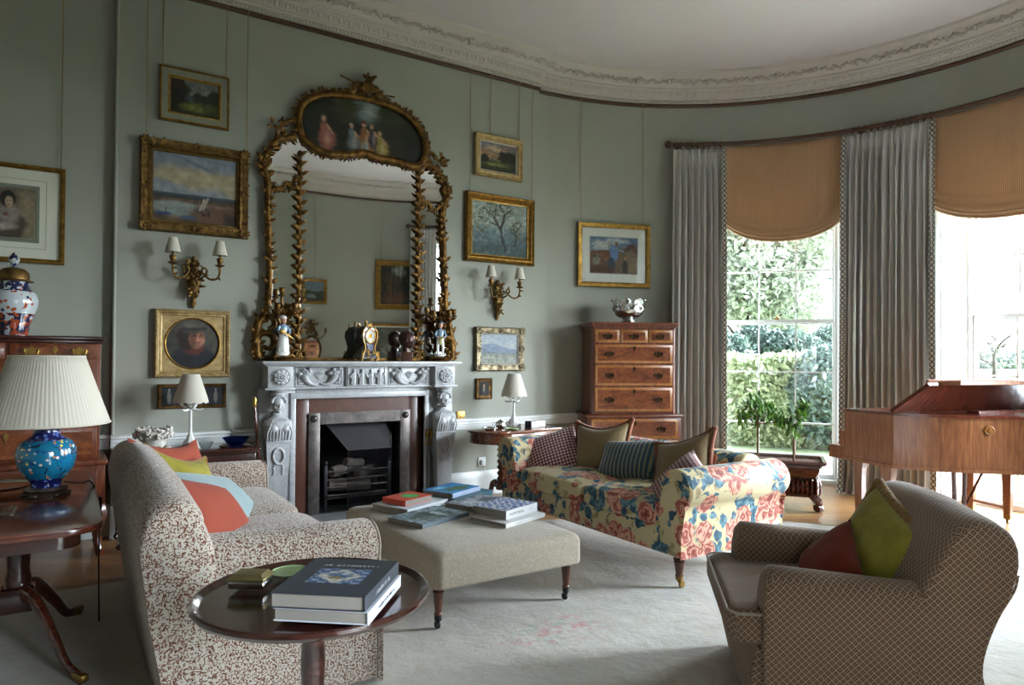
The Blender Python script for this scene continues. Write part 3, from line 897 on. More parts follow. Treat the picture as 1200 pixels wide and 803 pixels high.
# ------------------------------------------------------------------ pedestal table, left
def pedestal_table():
    root = thing('pedestal_table', 'dark mahogany pedestal table at the far left carrying the blue lamp', 'table', (-.42, 3.90, ZR))
    b = MB(); b.prism(roundrect(-.60, .555, -.78, .78, .12), 'z', .695, .722, .009, 3); b.build('tabletop', m_mahog, root, 40)
    b = MB(); b.prism(roundrect(-.52, .48, -.70, .70, .08), 'z', .63, .697); b.build('apron', m_mahogd, root)
    for x in (.25, -.30):
        b = MB(); b.lathe([(.05, .27), (.065, .29), (.065, .31), (.05, .33), (.052, .36), (.044, .40), (.05, .50), (.056, .52), (.05, .54), (.056, .56), (.05, .60), (.075, .635)], 20, T(x, 0, 0)); b.box((x, 0, .27), (.13, .13, .11), .01)
        col = b.build('column', m_mahogd, root)
    b = MB(); b.bx(-.30, .25, -.03, .03, .25, .31, .008); b.build('stretcher', m_mahogd, root)
    for x, sx in ((.25, 1), (-.30, -1)):
        for a in (-62, 62):
            M = T(x, 0, 0) @ RZ(a if sx > 0 else 180-a)
            b = MB(); sabre(b, M, .50, .30, .03, .075); l = b.build('leg', m_mahog, root)
            c = MB(); c.box((.505, 0, .028), (.09, .036, .036), .012, M=M); c.lathe([(.001, -.012), (.02, -.012), (.02, .012), (.001, .012)], 12, M @ T(.52, 0, .02) @ RX(90)); c.build('caster', m_brassold, l)
pedestal_table()

# ------------------------------------------------------------------ case furniture
def bail_handle(w=.09):
    b = MB()
    poly = [(x, z) for x, z in [(-.6, 0), (-.42, .22), (-.2, .16), (0, .34), (.2, .16), (.42, .22), (.6, 0), (.42, -.2), (.2, -.14), (0, -.3), (-.2, -.14), (-.42, -.2)]]
    b.prism([(x*w, z*w*1.1) for x, z in poly], 'y', -.004, 0)
    for s_ in (-1, 1): b.ell((s_*w*.42, -.012, .006), (.009, .012, .009), 8, 6)
    b.tube(smoothpts([(-w*.42, -.018, .006), (-w*.36, -.022, -.018), (-w*.15, -.024, -.03), (0, -.024, -.026), (w*.15, -.024, -.03), (w*.36, -.022, -.018), (w*.42, -.018, .006)], 4), .0048, 7)
    return b
def escutcheon():
    b = MB(); b.prism([(0, .03), (.012, .02), (.016, .004), (.008, -.012), (0, -.03), (-.008, -.012), (-.016, .004), (-.012, .02)], 'y', -.006, 0); return b
HND = bail_handle(); ESC = escutcheon()
def drawer(root, x0, x1, z0, z1, y, handles, key=True, hm=None, front=None, band=None, hs=1):
    b = MB(); b.bx(x0, x1, y-.012, y+.02, z0, z1, .004, 2)
    w, h = x1-x0, z1-z0
    d = b.build('drawer', band or m_inlay, root)
    p = MB(); p.bx(x0+.028, x1-.028, y-.0135, y, z0+.026, z1-.026); p.build('drawer_panel', front or m_walnut, d)
    for hx in handles:
        hb = MB().merge(HND, T(hx, y-.0135, (z0+z1)/2) @ SC(hs)); hb.build('handle', hm or m_bronze, d)
    if key:
        kb = MB().merge(ESC, T((x0+x1)/2, y-.0135, z1-.045)); kb.build('escutcheon', hm or m_bronze, d)
    return d

def tallboy():
    root = thing('tallboy', 'tall burr walnut chest on chest with bronze handles beside the left window', 'chest of drawers', (5.125, 5.665, 0), -26.7)
    # local: front faces -y, centre of the case at 0,0; depth .50
    yf = -.25
    b = MB()
    up = [(-.455, yf+.03), (-.43, yf), (.43, yf), (.455, yf+.03), (.455, .21), (-.455, .21)]
    b.prism(up, 'z', .80, 1.70, .003, 1); b.build('upper_case', m_walnutv, root, 30)
    b = MB()
    for p, z0, z1 in ((.012, 1.695, 1.715), (.028, 1.715, 1.735), (.045, 1.735, 1.762)):
        b.prism([(-.455-p, yf+.03), (-.43-p*.6, yf-p), (.43+p*.6, yf-p), (.455+p, yf+.03), (.455+p, .21), (-.455-p, .21)], 'z', z0, z1, .004, 2)
    b.build('cornice', m_walnutv, root, 30)
    b = MB(); b.bx(-.50, .50, yf-.045, .215, .10, .79, .004); b.bx(-.52, .52, yf-.065, .215, .77, .80, .008); b.build('lower_case', m_walnutv, root, 30)
    for x in (-.42, .42):
        for y in (yf+.03, .15): b = MB(); b.bx(x-.07, x+.07, y-.07, y+.07, 0, .11, .012); b.build('foot', m_walnutv, root)
    xs = (-.415, -.145, .145, .415)
    drawer(root, xs[0], xs[1]-.012, 1.55, 1.685, yf, [(xs[0]+xs[1])/2], False)
    drawer(root, xs[1], xs[2], 1.55, 1.685, yf, [0], False)
    drawer(root, xs[2]+.012, xs[3], 1.55, 1.685, yf, [(xs[2]+xs[3])/2], False)
    for z0, z1 in ((1.335, 1.53), (1.10, 1.315), (.83, 1.08)): drawer(root, -.415, .415, z0, z1, yf, [-.26, .26])
    for z0, z1 in ((.55, .755), (.33, .53), (.12, .31)): drawer(root, -.46, .46, z0, z1, yf-.045, [-.28, .28])
tallboy()

def cabinet_left():
    root = thing('chest_on_stand', 'walnut chest of drawers with brass handles behind the blue lamp', 'chest of drawers', (-.32, 5.83, 0))
    yf = -.23; w = .54
    b = MB(); b.bx(-w+.015, w-.015, yf, .24, .66, 1.47, .004); b.build('upper_case', m_walnutv, root, 30)
    b = MB(); b.bx(-w, w, yf-.02, .25, 1.465, 1.49, .008); b.bx(-w-.015, w+.015, yf-.035, .25, 1.488, 1.515, .009); b.build('cornice', m_mahogd, root)
    b = MB(); b.bx(-w-.02, w+.02, yf-.04, .25, .36, .63, .004); b.bx(-w-.035, w+.035, yf-.055, .25, .63, .67, .012); b.build('stand', m_walnutv, root)
    for x in (-w+.03, w-.03):
        for y in (yf+.02, .2):
            s_ = 1 if x > 0 else -1
            b = MB(); b.tube(smoothpts([(x, y, .37), (x+s_*.03, y-.02, .28), (x+s_*.005, y, .14), (x+s_*.02, y-.015, .03), (x+s_*.035, y-.03, .012)], 5), [.042, .044, .046, .044, .042, .038, .034, .031, .028, .026, .024, .023, .022, .022, .023, .024, .026, .028, .03, .032, .033], 8)
            b.build('leg', m_walnutv, root)
    drawer(root, -w+.03, -.012, 1.358, 1.462, yf, [-.43, -.13], True, m_brassold, m_walnut, m_walnutv)
    drawer(root, .012, w-.03, 1.358, 1.462, yf, [.13, .40], True, m_brassold, m_walnut, m_walnutv)
    for z0, z1 in ((1.14, 1.338), (.91, 1.12), (.68, .89)): drawer(root, -w+.03, w-.03, z0, z1, yf, [-.30, .30], True, m_brassold, m_walnut, m_walnutv)
    drawer(root, -w+.03, w-.03, .40, .60, yf-.04, [-.30, .30], True, m_brassold, m_walnut, m_walnutv)
cabinet_left()

def console():
    root = thing('console_table', 'dark mahogany console table against the wall behind the squiggle sofa', 'table', (.79, 5.84, 0))
    b = MB(); b.bx(-.50, .50, -.23, .23, .652, .68, .012, 3); b.bx(-.485, .485, -.215, .225, .635, .654, .006); b.build('tabletop', m_mahogd, root)
    b = MB(); b.bx(-.47, .47, -.19, .2, .50, .637, .006)
    r = random.Random(3)
    for k in range(34): b.ell((-.45+.9*k/33, -.195, .555+.014*sin(k*1.3)), (.018, .01, .016), 7, 5)
    b.build('apron', m_mahogd, root)
    for x in (-.44, .44):
        for y in (-.17, .18):
            s_ = 1 if x > 0 else -1
            b = MB(); b.tube(smoothpts([(x, y, .56), (x+s_*.03, y-.02, .44), (x, y, .2), (x-s_*.005, y, .06), (x+s_*.02, y-.02, .015)], 5), [.04-.0009*i for i in range(21)], 8); b.build('leg', m_mahogd, root)
console()

def spiral(b, M, z0, z1, r, turns=7, n=90):
    def fn(u, v):
        a = 2*pi*u; z = z0+(z1-z0)*v
        rr = r*(1+.24*sin(2*pi*turns*v*1.0-a*2))
        return (rr*cos(a), rr*sin(a), z)
    b.grid(16, n, fn, cu=True, M=M)
def sofa_table():
    root = thing('sofa_table', 'rosewood side table with spiral legs right of the fireplace', 'table', (3.55, 5.53, 0), 8)
    m_top = wood('rosewood', '#5c3220', '#8a5634', '#331a10', (2, 18, 18), .2, .6)
    D = [(.42, -.25), (.42, .25)]+[(-.22+x, y) for x, y in arcpts(0, 0, .24, 90, 270, 14, .25)]
    b = MB(); b.prism(D, 'z', .70, .722, .006, 2); b.build('tabletop', m_top, root, 35)
    D2 = [(.40, -.23), (.40, .23)]+[(-.22+x, y) for x, y in arcpts(0, 0, .21, 90, 270, 14, .23)]
    b = MB(); b.prism(D2, 'z', .605, .702); b.build('apron', m_top, root, 35)
    b = MB(); b.bx(-.2, .38, -.236, -.228, .615, .69, .002); b.build('drawer', m_top, root)
    for x in (-.12, .30):
        b = MB(); spiral(b, T(x, 0, 0), .20, .58, .034); b.lathe([(.05, .57), (.06, .59), (.06, .61)], 16, T(x, 0, 0)); b.lathe([(.05, .16), (.055, .18), (.045, .21)], 16, T(x, 0, 0)); b.build('column', m_legwood, root)
        for s_ in (-1, 1):
            b = MB()
            b.tube(smoothpts([(x, 0, .18), (x, s_*.07, .215), (x, s_*.125, .20), (x, s_*.15, .14), (x, s_*.18, .08), (x, s_*.24, .03), (x, s_*.27, .012)], 5), [.03-.0004*i for i in range(31)], 8)
            b.lathe([(.001, -.02), (.034, -.02), (.034, .02), (.001, .02)], 16, T(x, s_*.06, .205) @ RY(90)); b.build('leg', m_legwood, root)
    b = MB(); b.tube([(-.12, 0, .17), (.30, 0, .17)], .018, 10); b.build('stretcher', m_legwood, root)
sofa_table()

# ------------------------------------------------------------------ planter and its two trees
def planter():
    root = thing('jardiniere', 'long carved mahogany planter on scroll feet in front of the left window', 'planter', (5.70, 4.25, 0), -53.5)
    L, D = .46, .26
    b = MB()
    def rr(x, y, z, r=.03): return [(p[0], p[1], z) for p in roundrect(-x, x, -y, y, r, 4)]
    b.loft([rr(L-.09, D-.07, .30), rr(L-.06, D-.045, .36), rr(L-.05, D-.035, .415), rr(L-.015, D-.005, .425), rr(L, D, .44), rr(L, D, .452), rr(L-.012, D-.01, .46), rr(L-.035, D-.03, .455), rr(L-.04, D-.035, .40)], cap=False); b.build('trough', m_mahog, root, 40)
    g = MB(); g.bx(-L+.09, L-.09, -D+.075, D-.075, .12, .30, .02)
    n = 20
    for k in range(n):
        x = -L+.085+(2*L-.17)*k/(n-1)
        for s_ in (-1, 1): g.ell((x, s_*(D-.075), .215), (.024, .045, .092), 8, 7)
    for k in range(9):
        y = -D+.09+(2*D-.18)*k/8
        for s_ in (-1, 1): g.ell((s_*(L-.085), y, .215), (.045, .024, .092), 8, 7)
    g.build('gadrooned_body', m_mahog, root, 60)
    for x in (-1, 1):
        for y in (-1, 1):
            b = MB(); cx, cy = x*(L-.12), y*(D-.10)
            b.tube(smoothpts([(cx, cy, .14), (cx+x*.05, cy+y*.03, .10), (cx+x*.05, cy+y*.03, .05), (cx+x*.02, cy+y*.015, .03)], 5), [.04, .04, .038, .036, .034, .033, .032, .031, .03, .03, .03, .03, .03, .03, .03, .03], 8)
            b.lathe([(.001, -.025), (.032, -.025), (.034, 0), (.032, .025), (.001, .025)], 14, T(cx+x*.055, cy+y*.035, .034) @ RZ(math.degrees(atan2(y, x))) @ RX(90)); b.build('foot', m_mahog, root)
    m_soil = basic('potting_bark', '#5a4030', .95, var=.5, vs=40, bump=.8, bs=90)
    s = MB(); s.grid(20, 10, lambda u, v: (-L+.04+(2*L-.08)*u, -D+.035+(2*D-.07)*v, .425+.008*mnoise.noise((u*17, v*9, 0)))); s.build('soil', m_soil, root)
planter()

def leaf_mat(name, a, b_, c, tl=.15):
    t = NT(name)
    n = t.noise(t.co(), 3.5, 3, .6); n2 = t.noise(t.co(), 21, 1, .5)
    col = t.mix(t.ramp(n2, [(.35, 0), (.65, 1)]), t.ramp(n, [(.3, hexc(a)), (.7, hexc(b_))]), hexc(c))
    p = t.n('BsdfPrincipled', {'Base Color': col, 'Roughness': .45})
    tr = t.n('BsdfTranslucent', {'Color': col})
    mx = t.n('MixShader', {0: tl}); t.t.links.new(p.outputs[0], mx.inputs[1]); t.t.links.new(tr.outputs[0], mx.inputs[2])
    t.t.links.new(mx.outputs[0], t.out.inputs[0]); return t.mat
m_citrus = leaf_mat('citrus_leaves', '#1f4420', '#335f26', '#6f9a3a')
m_stem = basic('woody_stem', '#7a6148', .85, var=.2)
def standard_tree(label, loc, h, crown_pts, n, seed):
    r = random.Random(seed)
    root = thing('standard_plant', label, 'plant', loc, 0, 'little trees in the planter')
    b = MB(); b.tube(smoothpts([(0, 0, 0), (.006, .004, h*.3), (-.004, 0, h*.62)], 6), .011, 8)
    for cx, cy, cz, rr in crown_pts: b.tube(smoothpts([(0, 0, h*.55), (cx*.5, cy*.5, h*.55+(cz-h*.55)*.6), (cx, cy, cz)], 4), .005, 6)
    b.build('stem', m_stem, root)
    b = MB()
    for cx, cy, cz, rr in crown_pts:
        for k in range(int(n*rr/.12)):
            d = Vector((r.gauss(0, 1), r.gauss(0, 1), r.gauss(0, 1))).normalized()*rr*r.uniform(.3, 1)
            s = r.uniform(.03, .048)
            M = T(cx+d.x, cy+d.y, cz+d.z) @ Matrix.Rotation(r.uniform(0, 6.28), 4, 'Z') @ Matrix.Rotation(r.uniform(-1.3, .4), 4, 'X')
            b.add([(0, 0, -s), (s*.42, s*.16, -s*.3), (s*.36, s*.16, s*.45), (0, 0, s*1.1), (-s*.36, s*.16, s*.45), (-s*.42, s*.16, -s*.3), (0, 0, .1*s)], [(0, 1, 6), (1, 2, 6), (2, 3, 6), (3, 4, 6), (4, 5, 6), (5, 0, 6)], M)
    b.build('foliage', m_citrus, root, 0)
standard_tree('bushier small standard tree on the left side of the mahogany planter', (5.80, 4.50, .425), .58, [(0, 0, .42, .14), (-.12, .08, .38, .11), (.12, -.08, .44, .11), (.02, .06, .54, .10), (-.08, -.02, .5, .1), (.16, -.12, .34, .09)], 46, 5)
standard_tree('thinner small standard tree on the right side of the mahogany planter', (5.78, 4.08, .425), .56, [(0, 0, .36, .09), (.05, -.04, .46, .08), (-.09, .07, .38, .07), (.08, -.05, .53, .06), (.0, .02, .28, .07)], 40, 9)

# ------------------------------------------------------------------ grand piano
def piano():
    O = Vector((6.1, 2.6, 0))
    root = thing('fortepiano', 'reddish brown wooden grand piano with square tapered legs by the windows', 'piano', O)
    w = Vector((.964, -.267, 0)); k_ = Vector((-.267, -.964, 0))
    N0 = Vector((5.556, 3.573, 0)); C0 = Vector((5.376, 2.924, 0)); N1 = N0+w*1.5
    ben = smoothpts([C0, (5.60, 2.58, 0), (5.90, 2.27, 0), (6.02, 1.95, 0), (6.05, 1.5, 0), (6.13, 1.28, 0)], 6)
    tail = N1+k_*2.05
    chk = N0+(C0-N0)*.26
    def L2(p): return (p[0]-O.x, p[1]-O.y)
    out = [L2(chk)]+[L2(p) for p in ben]+[L2(tail), L2(N1+(C0-N0)*.26)]
    b = MB(); b.prism(out, 'z', .57, .965, .004, 1)
    # key cheeks step down to the front
    for P in (N0, N1-w*.09):
        q = [L2(P), L2(P+(C0-N0)*.26), L2(P+(C0-N0)*.26+w*.09), L2(P+w*.09)]
        b.prism(q, 'z', .57, .665, .006, 2)
        q2 = [L2(P+(C0-N0)*.17), L2(P+(C0-N0)*.27), L2(P+(C0-N0)*.27+w*.09), L2(P+(C0-N0)*.17+w*.09)]
        b.prism(q2, 'z', .66, .80, .02, 3)
    b.build('case', m_piano, root, 30)
    b = MB(); b.prism([L2(N0+w*.09), L2(N0+w*.09+(C0-N0)*.26), L2(N1-w*.09+(C0-N0)*.26), L2(N1-w*.09)], 'z', .57, .64); b.build('key_bed', m_piano, root)
    wb = MB(); bb = MB()
    for i in range(45):
        a = N0+w*(.10+1.30*i/45)+(C0-N0)*.03; c = N0+w*(.10+1.30*(i+1)/45-.002)+(C0-N0)*.03
        wb.prism([L2(a), L2(c), L2(c+(C0-N0)*.21), L2(a+(C0-N0)*.21)], 'z', .64, .655)
        if i % 7 not in (2, 6): bb.prism([L2(c-w*.006), L2(c+w*.006), L2(c+w*.006+(C0-N0)*.13), L2(c-w*.006+(C0-N0)*.13)][::1], 'z', .655, .668, M=T(*((C0-N0)*.08)))
    kb = wb.build('keyboard', basic('ivory', '#d8d0bc', .35, var=.03), root); bb.build('black_keys', m_black, kb)
    base = [L2(N0-w*.006-(C0-N0)*.0), L2(C0-w*.006+k_*.0)]+[L2(p+Vector((-.006, -.004, 0))) for p in ben[1:]]+[L2(tail), L2(N1)]
    b = MB(); b.prism(base, 'z', .555, .585, .006, 2); b.build('base_moulding', m_piano, root, 30)
    mo = [L2(p) for p in [chk+w*-.01]]+[L2(p+Vector((-.012, -.01, 0))) for p in ben]+[L2(tail+k_*.012), L2(N1+(C0-N0)*.26+w*.012)]
    b = MB(); b.prism(mo, 'z', .962, .985, .006, 2); lid = b.build('lid', m_darkred, root, 30)
    # front flap turned back, propped open
    a0 = C0+Vector((-.03, .0, .987)); u = Vector((.085, -.24, .215)); nrm = u.cross(w).normalized()
    if nrm.z < 0: nrm = -nrm
    th = .028
    def slab(b, p, ex, ey, n_, t_):
        vs = [p, p+ex, p+ex+ey, p+ey]; vs = [tuple(q-O) for q in vs]+[tuple(q+n_*t_-O) for q in vs]
        b.add(vs, [(3, 2, 1, 0), (4, 5, 6, 7), (0, 1, 5, 4), (1, 2, 6, 5), (2, 3, 7, 6), (3, 0, 4, 7)])
    b = MB(); slab(b, a0, w*1.50, u, nrm, th); b.build('lid_flap', m_darkred, root, 0)
    b = MB(); slab(b, a0+w*.08+u+Vector((0, 0, .0)), w*1.40, Vector((-.05, -.18, .012)), Vector((0, 0, 1)), .03); b.build('lid_flap', m_piano, root, 0)
    b = MB(); slab(b, C0+w*.38+k_*-.10+Vector((0, 0, .985)), w*.92, Vector((-.02, -.07, .25)), Vector((.26, .96, .2)).normalized(), .02); b.build('music_desk', m_piano, root, 0)
    b = MB(); slab(b, C0+w*.55+k_*.16+Vector((0, 0, .987)), w*.55, k_*.10, Vector((0, 0, 1)), .02); b.build('lid_board', m_darkred, root, 0)  # loose board lying flat on the lid
    # turned rosette on the bentside
    i = 9; p = ben[i]; t_ = (ben[i+1]-ben[i-1]).normalized(); nn = Vector((-abs(t_.y), -abs(t_.x), 0)).normalized()
    b = MB(); b.lathe([(.001, .016), (.012, .016), (.016, .009), (.024, .009), (.028, .014), (.034, .012), (.038, 0)], 20, T(*(p-O), ) @ T(0, 0, .875) @ nn.to_track_quat('Z', 'Y').to_matrix().to_4x4()); b.build('rosette', m_inlay, root)
    # legs
    def leg(p):
        q = p-O
        b = MB(); b.loft([[(q.x+x*s, q.y+y*s, z) for x, y in ((-1, -1), (1, -1), (1, 1), (-1, 1))] for s, z in ((.024, .05), (.026, .06), (.036, .46), (.045, .49), (.045, .56))]); l = b.build('leg', m_piano, root, 30)
        c = MB(); c.loft([[(q.x+x*s, q.y+y*s, z) for x, y in ((-1, -1), (1, -1), (1, 1), (-1, 1))] for s, z in ((.018, .035), (.027, .045), (.027, .075))]); c.lathe([(.001, -.01), (.02, -.01), (.02, .01), (.001, .01)], 12, T(q.x, q.y, .02) @ RX(90)); c.build('caster', m_brassold, l)
    A = Vector((5.73, 3.40, 0)); B = Vector((5.50, 3.03, 0)); Dd = Vector((6.80, 2.72, 0)); Cc = Vector((6.92, 3.06, 0)); E1 = Vector((6.22, 1.42, 0))
    for p in (A, B, Cc, Dd, E1): leg(p)
    for p, q in ((A, B), (Cc, Dd)):
        b = MB(); b.tube([p-O+Vector((0, 0, .13)), q-O+Vector((0, 0, .13))], .014, 8); b.build('stretcher', m_piano, root)
    # pedal lyre under the case
    Lc = N0+w*.75+k_*.60-O
    b = MB()
    for s_ in (-.06, .06): b.tube([Lc+w*s_+Vector((0, 0, .56)), Lc+w*s_*.8+Vector((0, 0, .12))], .018, 8)
    b.tube([Lc+w*.02+Vector((0, 0, .14)), Lc+w*.24+k_*.05+Vector((0, 0, .56))], .01, 8)
    b.bx(Lc.x-.10, Lc.x+.10, Lc.y-.05, Lc.y+.05, .07, .13, .01); b.build('pedal_lyre', m_darkred, root)
    b = MB(); b.prism([L2(N0+w*.45+k_*.35), L2(N0+w*.45+k_*.75), L2(N0+w*1.05+k_*.75), L2(N0+w*1.05+k_*.35)], 'z', .52, .56, .004); b.build('trapwork', m_black, root)
piano()

# ------------------------------------------------------------------ curtains, pole, blinds
def silk():
    t = NT('grey_silk')
    co = t.co()
    n = t.noise(t.co(scale=(1, 1, .15)), 40, 3, .6)
    col = t.mix(n, hexc('#b4b3ae'), hexc('#c8c7c2'))
    return t.pbr(col, .42, 0, t.bump(t.noise(t.co(scale=(1, 1, .2)), 9, 4, .6), .2, .02), .4, 0, .4)
m_silk = silk()
def braid():
    t = NT('trellis_braid')
    sp = t.n('SeparateXYZ'); t.put(sp.inputs[0], t.co('UV'))
    k = 1/.055
    def fr_(x): return t.math('ABSOLUTE', t.math('SUBTRACT', t.math('FRACT', x), .5))
    a = fr_(t.math('MULTIPLY', t.math('ADD', sp.outputs[0], sp.outputs[1]), k)); b = fr_(t.math('MULTIPLY', t.math('SUBTRACT', sp.outputs[0], sp.outputs[1]), k))
    col = t.mix(t.math('LESS_THAN', t.math('MINIMUM', a, b), .15), hexc('#b9b5a8'), hexc('#4d4a48'))
    return t.pbr(col, .8)
m_braid = braid()
def curtain(name, label, a0, a1, nf, r0, seed, ztop=3.74, edges_=(), puddle=.10):
    r = random.Random(seed)
    root = thing(name, label, 'curtain', (*arc((a0+a1)/2, r0), 0), 0, 'grey curtains on the pole')
    O = root.location
    ph = [r.uniform(-.5, .5) for _ in range(nf+1)]
    def pos(u, v):   # u across, v 0 bottom .. 1 top
        z = ztop*v
        wob = 2.2*mnoise.noise((u*nf*.5, z*.3, seed))
        f = cos(2*pi*nf*(u+.01*wob)+ph[int(u*nf)]*.0)
        gath = min(1, (1-v)*9)
        amp = (.016+.042*gath)*(1+.7*mnoise.noise((u*nf*.9, 3.3, seed)))*(1+.25*mnoise.noise((u*nf*.5, z*.7, seed+5)))
        a = a0+(a1-a0)*u
        sway = 1+.05*(1-v)
        a = (a0+a1)/2+(a-(a0+a1)/2)*sway + .25*sin(4*pi*nf*u)*(gath)
        R = r0-amp*f-.01*gath-.02*wob*(1-v)
        if z < .25:
            e = (1-z/.25); R -= puddle*e*e*(.6+.5*mnoise.noise((u*9, seed, 1))); z = z*.9+.012
        x, y = arc(a, R)
        return (x-O.x, y-O.y, z)
    b = MB(); nu = nf*12; b.grid(nu, 46, pos); fab = b.build('fabric', m_silk, root, 80)
    md = fab.modifiers.new('thick', 'SOLIDIFY'); md.thickness = .004
    h = MB()
    for k in range(nf):      # pinch pleats
        x, y, z = pos((k+.5)/nf, .985)
        for s_ in (-1, 0, 1):
            an = RAD((a0+a1)/2); tx, ty = -sin(an), cos(an)
            h.ell((x+tx*s_*.012, y+ty*s_*.012, z-.05), (.011, .011, .075), 7, 6)
    h.build('heading', m_silk, root)
    for e in edges_:
        bb = MB()
        def ed(u, v):
            x, y, z = pos(e, v); an = RAD((a0+a1)/2); d = (u-.5)*.05
            return (x-sin(an)*d*(1 if e < .5 else 1)-cos(an)*.014, y+cos(an)*d-sin(an)*.014, z)
        bb.grid(2, 60, ed); o = bb.build('braid', m_braid, root, 80)
        l = o.data.uv_layers.new(name='UVMap')
        for lp in o.data.loops:
            co_ = o.data.vertices[lp.vertex_index].co
            col_ = lp.vertex_index // 61
            l.data[lp.index].uv = (col_*.0275, co_.z)
    return root
curtain('silk_curtain', 'narrow grey silk curtain at the left end of the pole beside the tallboy', 58.0, 47.4, 8, 3.0, 1, edges_=(1.0,))
curtain('silk_curtain', 'wide grey silk curtain hanging between the two windows behind the piano', 23.8, 8.3, 13, 3.0, 2, edges_=(0.0, 1.0), puddle=.16)
curtain('silk_curtain', 'grey silk curtain at the far end of the pole, seen only in the mirror', -57, -66, 8, 3.0, 3)
pole = thing('curtain_pole', 'curved dark wooden curtain pole with ball finial running above the windows', 'curtain pole', (*arc(20, 2.99), 3.79))
O = pole.location
b = MB(); b.tube([(arc(58.2-124.4*i/90, 2.99)[0]-O.x, arc(58.2-124.4*i/90, 2.99)[1]-O.y, 0) for i in range(91)], .023, 12); b.build('rod', m_railwood, pole)
for a in (59.0, -67.0):
    b = MB(); x, y = arc(a, 2.99); b.ell((x-O.x, y-O.y, 0), .043, 16, 10); b.build('finial', m_railwood, pole)
ring = MB(); ring.tube([(0, .034*cos(2*pi*k/16), .034*sin(2*pi*k/16)-.008) for k in range(16)], .0055, 6, True)
for a0, a1, n in ((57.6, 47.8, 9), (23.5, 8.6, 14), (-57.3, -65.5, 8)):
    for k in range(n):
        a = a0+(a1-a0)*k/(n-1); x, y = arc(a, 2.99)
        b = MB(); b.merge(ring, T(x-O.x, y-O.y, 0) @ RZ(a+90)); b.build('ring', m_railwood, pole)
for a in (56.5, 21, -14, -60):
    x, y = arc(a, 2.99); x2, y2 = arc(a, RB)
    b = MB(); b.tube([(x-O.x, y-O.y, -.03), (x2-O.x, y2-O.y, -.03)], .013, 8); b.box((x2-O.x, y2-O.y, -.03), (.03, .06, .12), .008, M=None); b.build('bracket', m_railwood, pole)
m_orange = stripes('orange_stripe_silk', '#c5a07a', '#a5805a', .017, .42, 0, .5)
_n = m_orange.node_tree; _pb = [n for n in _n.nodes if n.type == 'BSDF_PRINCIPLED'][0]
_tl = _n.nodes.new('ShaderNodeBsdfTranslucent'); _ms = _n.nodes.new('ShaderNodeMixShader'); _ms.inputs[0].default_value = .13
_n.links.new(_pb.inputs['Base Color'].links[0].from_socket, _tl.inputs[0]); _n.links.new(_pb.outputs[0], _ms.inputs[1]); _n.links.new(_tl.outputs[0], _ms.inputs[2])
_n.links.new(_ms.outputs[0], [n for n in _n.nodes if n.type == 'OUTPUT_MATERIAL'][0].inputs[0])
def blind(label, a0, a1, ztop, zs, zc, seed):
    root = thing('swag_blind', label, 'blind', (*arc((a0+a1)/2, 3.05), ztop), 0, 'orange striped blinds')
    O = root.location
    L = RAD(abs(a1-a0))*3.05
    def pos(u, v):
        a = a0+(a1-a0)*u
        zb = zs+(zc-zs)*(1-abs(2*u-1)**2.3)**.62
        z = ztop+(zb-ztop)*v
        R = 3.05-.03*sin(pi*v)*sin(pi*u)-.012*v*(1+mnoise.noise((u*14, v*2, seed)))-.010*mnoise.noise((u*22, v*.8, seed))
        k = max(0, (v-.8)/.2)
        R -= .035*sin(k*pi)*(.5+.5*cos(k*9))+.02*k
        x, y = arc(a, R)
        return (x-O.x, y-O.y, z-O.z)
    n, m = 90, 40
    b = MB(); b.grid(n, m, pos); o = b.build('cloth', m_orange, root, 80)
    l = o.data.uv_layers.new(name='UVMap')
    for lp in o.data.loops:
        i, j = divmod(lp.vertex_index, m+1)
        l.data[lp.index].uv = (L*i/n, j/m)
    md = o.modifiers.new('thick', 'SOLIDIFY'); md.thickness = .004
    for q, rr in ((.965, .016), (1.0, .012)):
        b = MB(); b.tube([pos(i/60, q) for i in range(61)], rr, 8); t = b.build('hem_roll', m_orange, root, 80, True)
blind('orange striped swag blind over the left window beside the narrow curtain', 47.4, 23.8, 3.77, 2.95, 2.69, 1)
blind('orange striped swag blind over the right window at the picture edge', 9.0, -21.0, 3.77, 2.94, 2.70, 2)
# ------------------------------------------------------------------ brushwork: pictures are painted on the vertices of a fine canvas mesh
def paint_mat(name, rough=.7, coat=0):
    t = NT(name)
    c = t.mix(.28, t.n('Attribute', attribute_name='Paint').outputs[0], (0, 0, 0))
    return t.pbr(c, rough, 0, t.bump(t.noise(t.co(), 160, 3, .6), .15, .002), .4, coat)
m_paint = paint_mat('oil_paint'); m_print = paint_mat('printed_paper', .7, 0)
def colour_verts(o, fn):
    me = o.data
    at = me.color_attributes.new('Paint', 'FLOAT_COLOR', 'POINT')
    buf = []
    for v in me.vertices:
        c = fn(v.co); buf += [*lin([min(1, max(0, x)) for x in c]), 1]
    at.data.foreach_set('color', buf)
def C(h):
    h = h.lstrip('#'); return tuple(int(h[i:i+2], 16)/255 for i in (0, 2, 4))
def mixc(a, b, t):
    t = min(1, max(0, t)); return tuple(x+(y-x)*t for x, y in zip(a, b))
def sst(a, b, x):
    t = min(1, max(0, (x-a)/(b-a))) if a != b else float(x > a); return t*t*(3-2*t)
def nz(x, y, s=1, k=0): return mnoise.noise((x*s, y*s, k*7.31))
def fbm(x, y, s=1, k=0): return nz(x, y, s, k)+.5*nz(x, y, s*2.1, k+1)+.25*nz(x, y, s*4.3, k+2)
def blob(c, x, y, cx, cy, rx, ry, col, soft=.3, rag=0, k=0):
    d = hypot((x-cx)/rx, (y-cy)/ry)
    if rag: d += rag*fbm(x, y, 6/max(rx, .05)*.25, k)
    return mixc(c, col, 1-sst(1-soft, 1+soft, d))
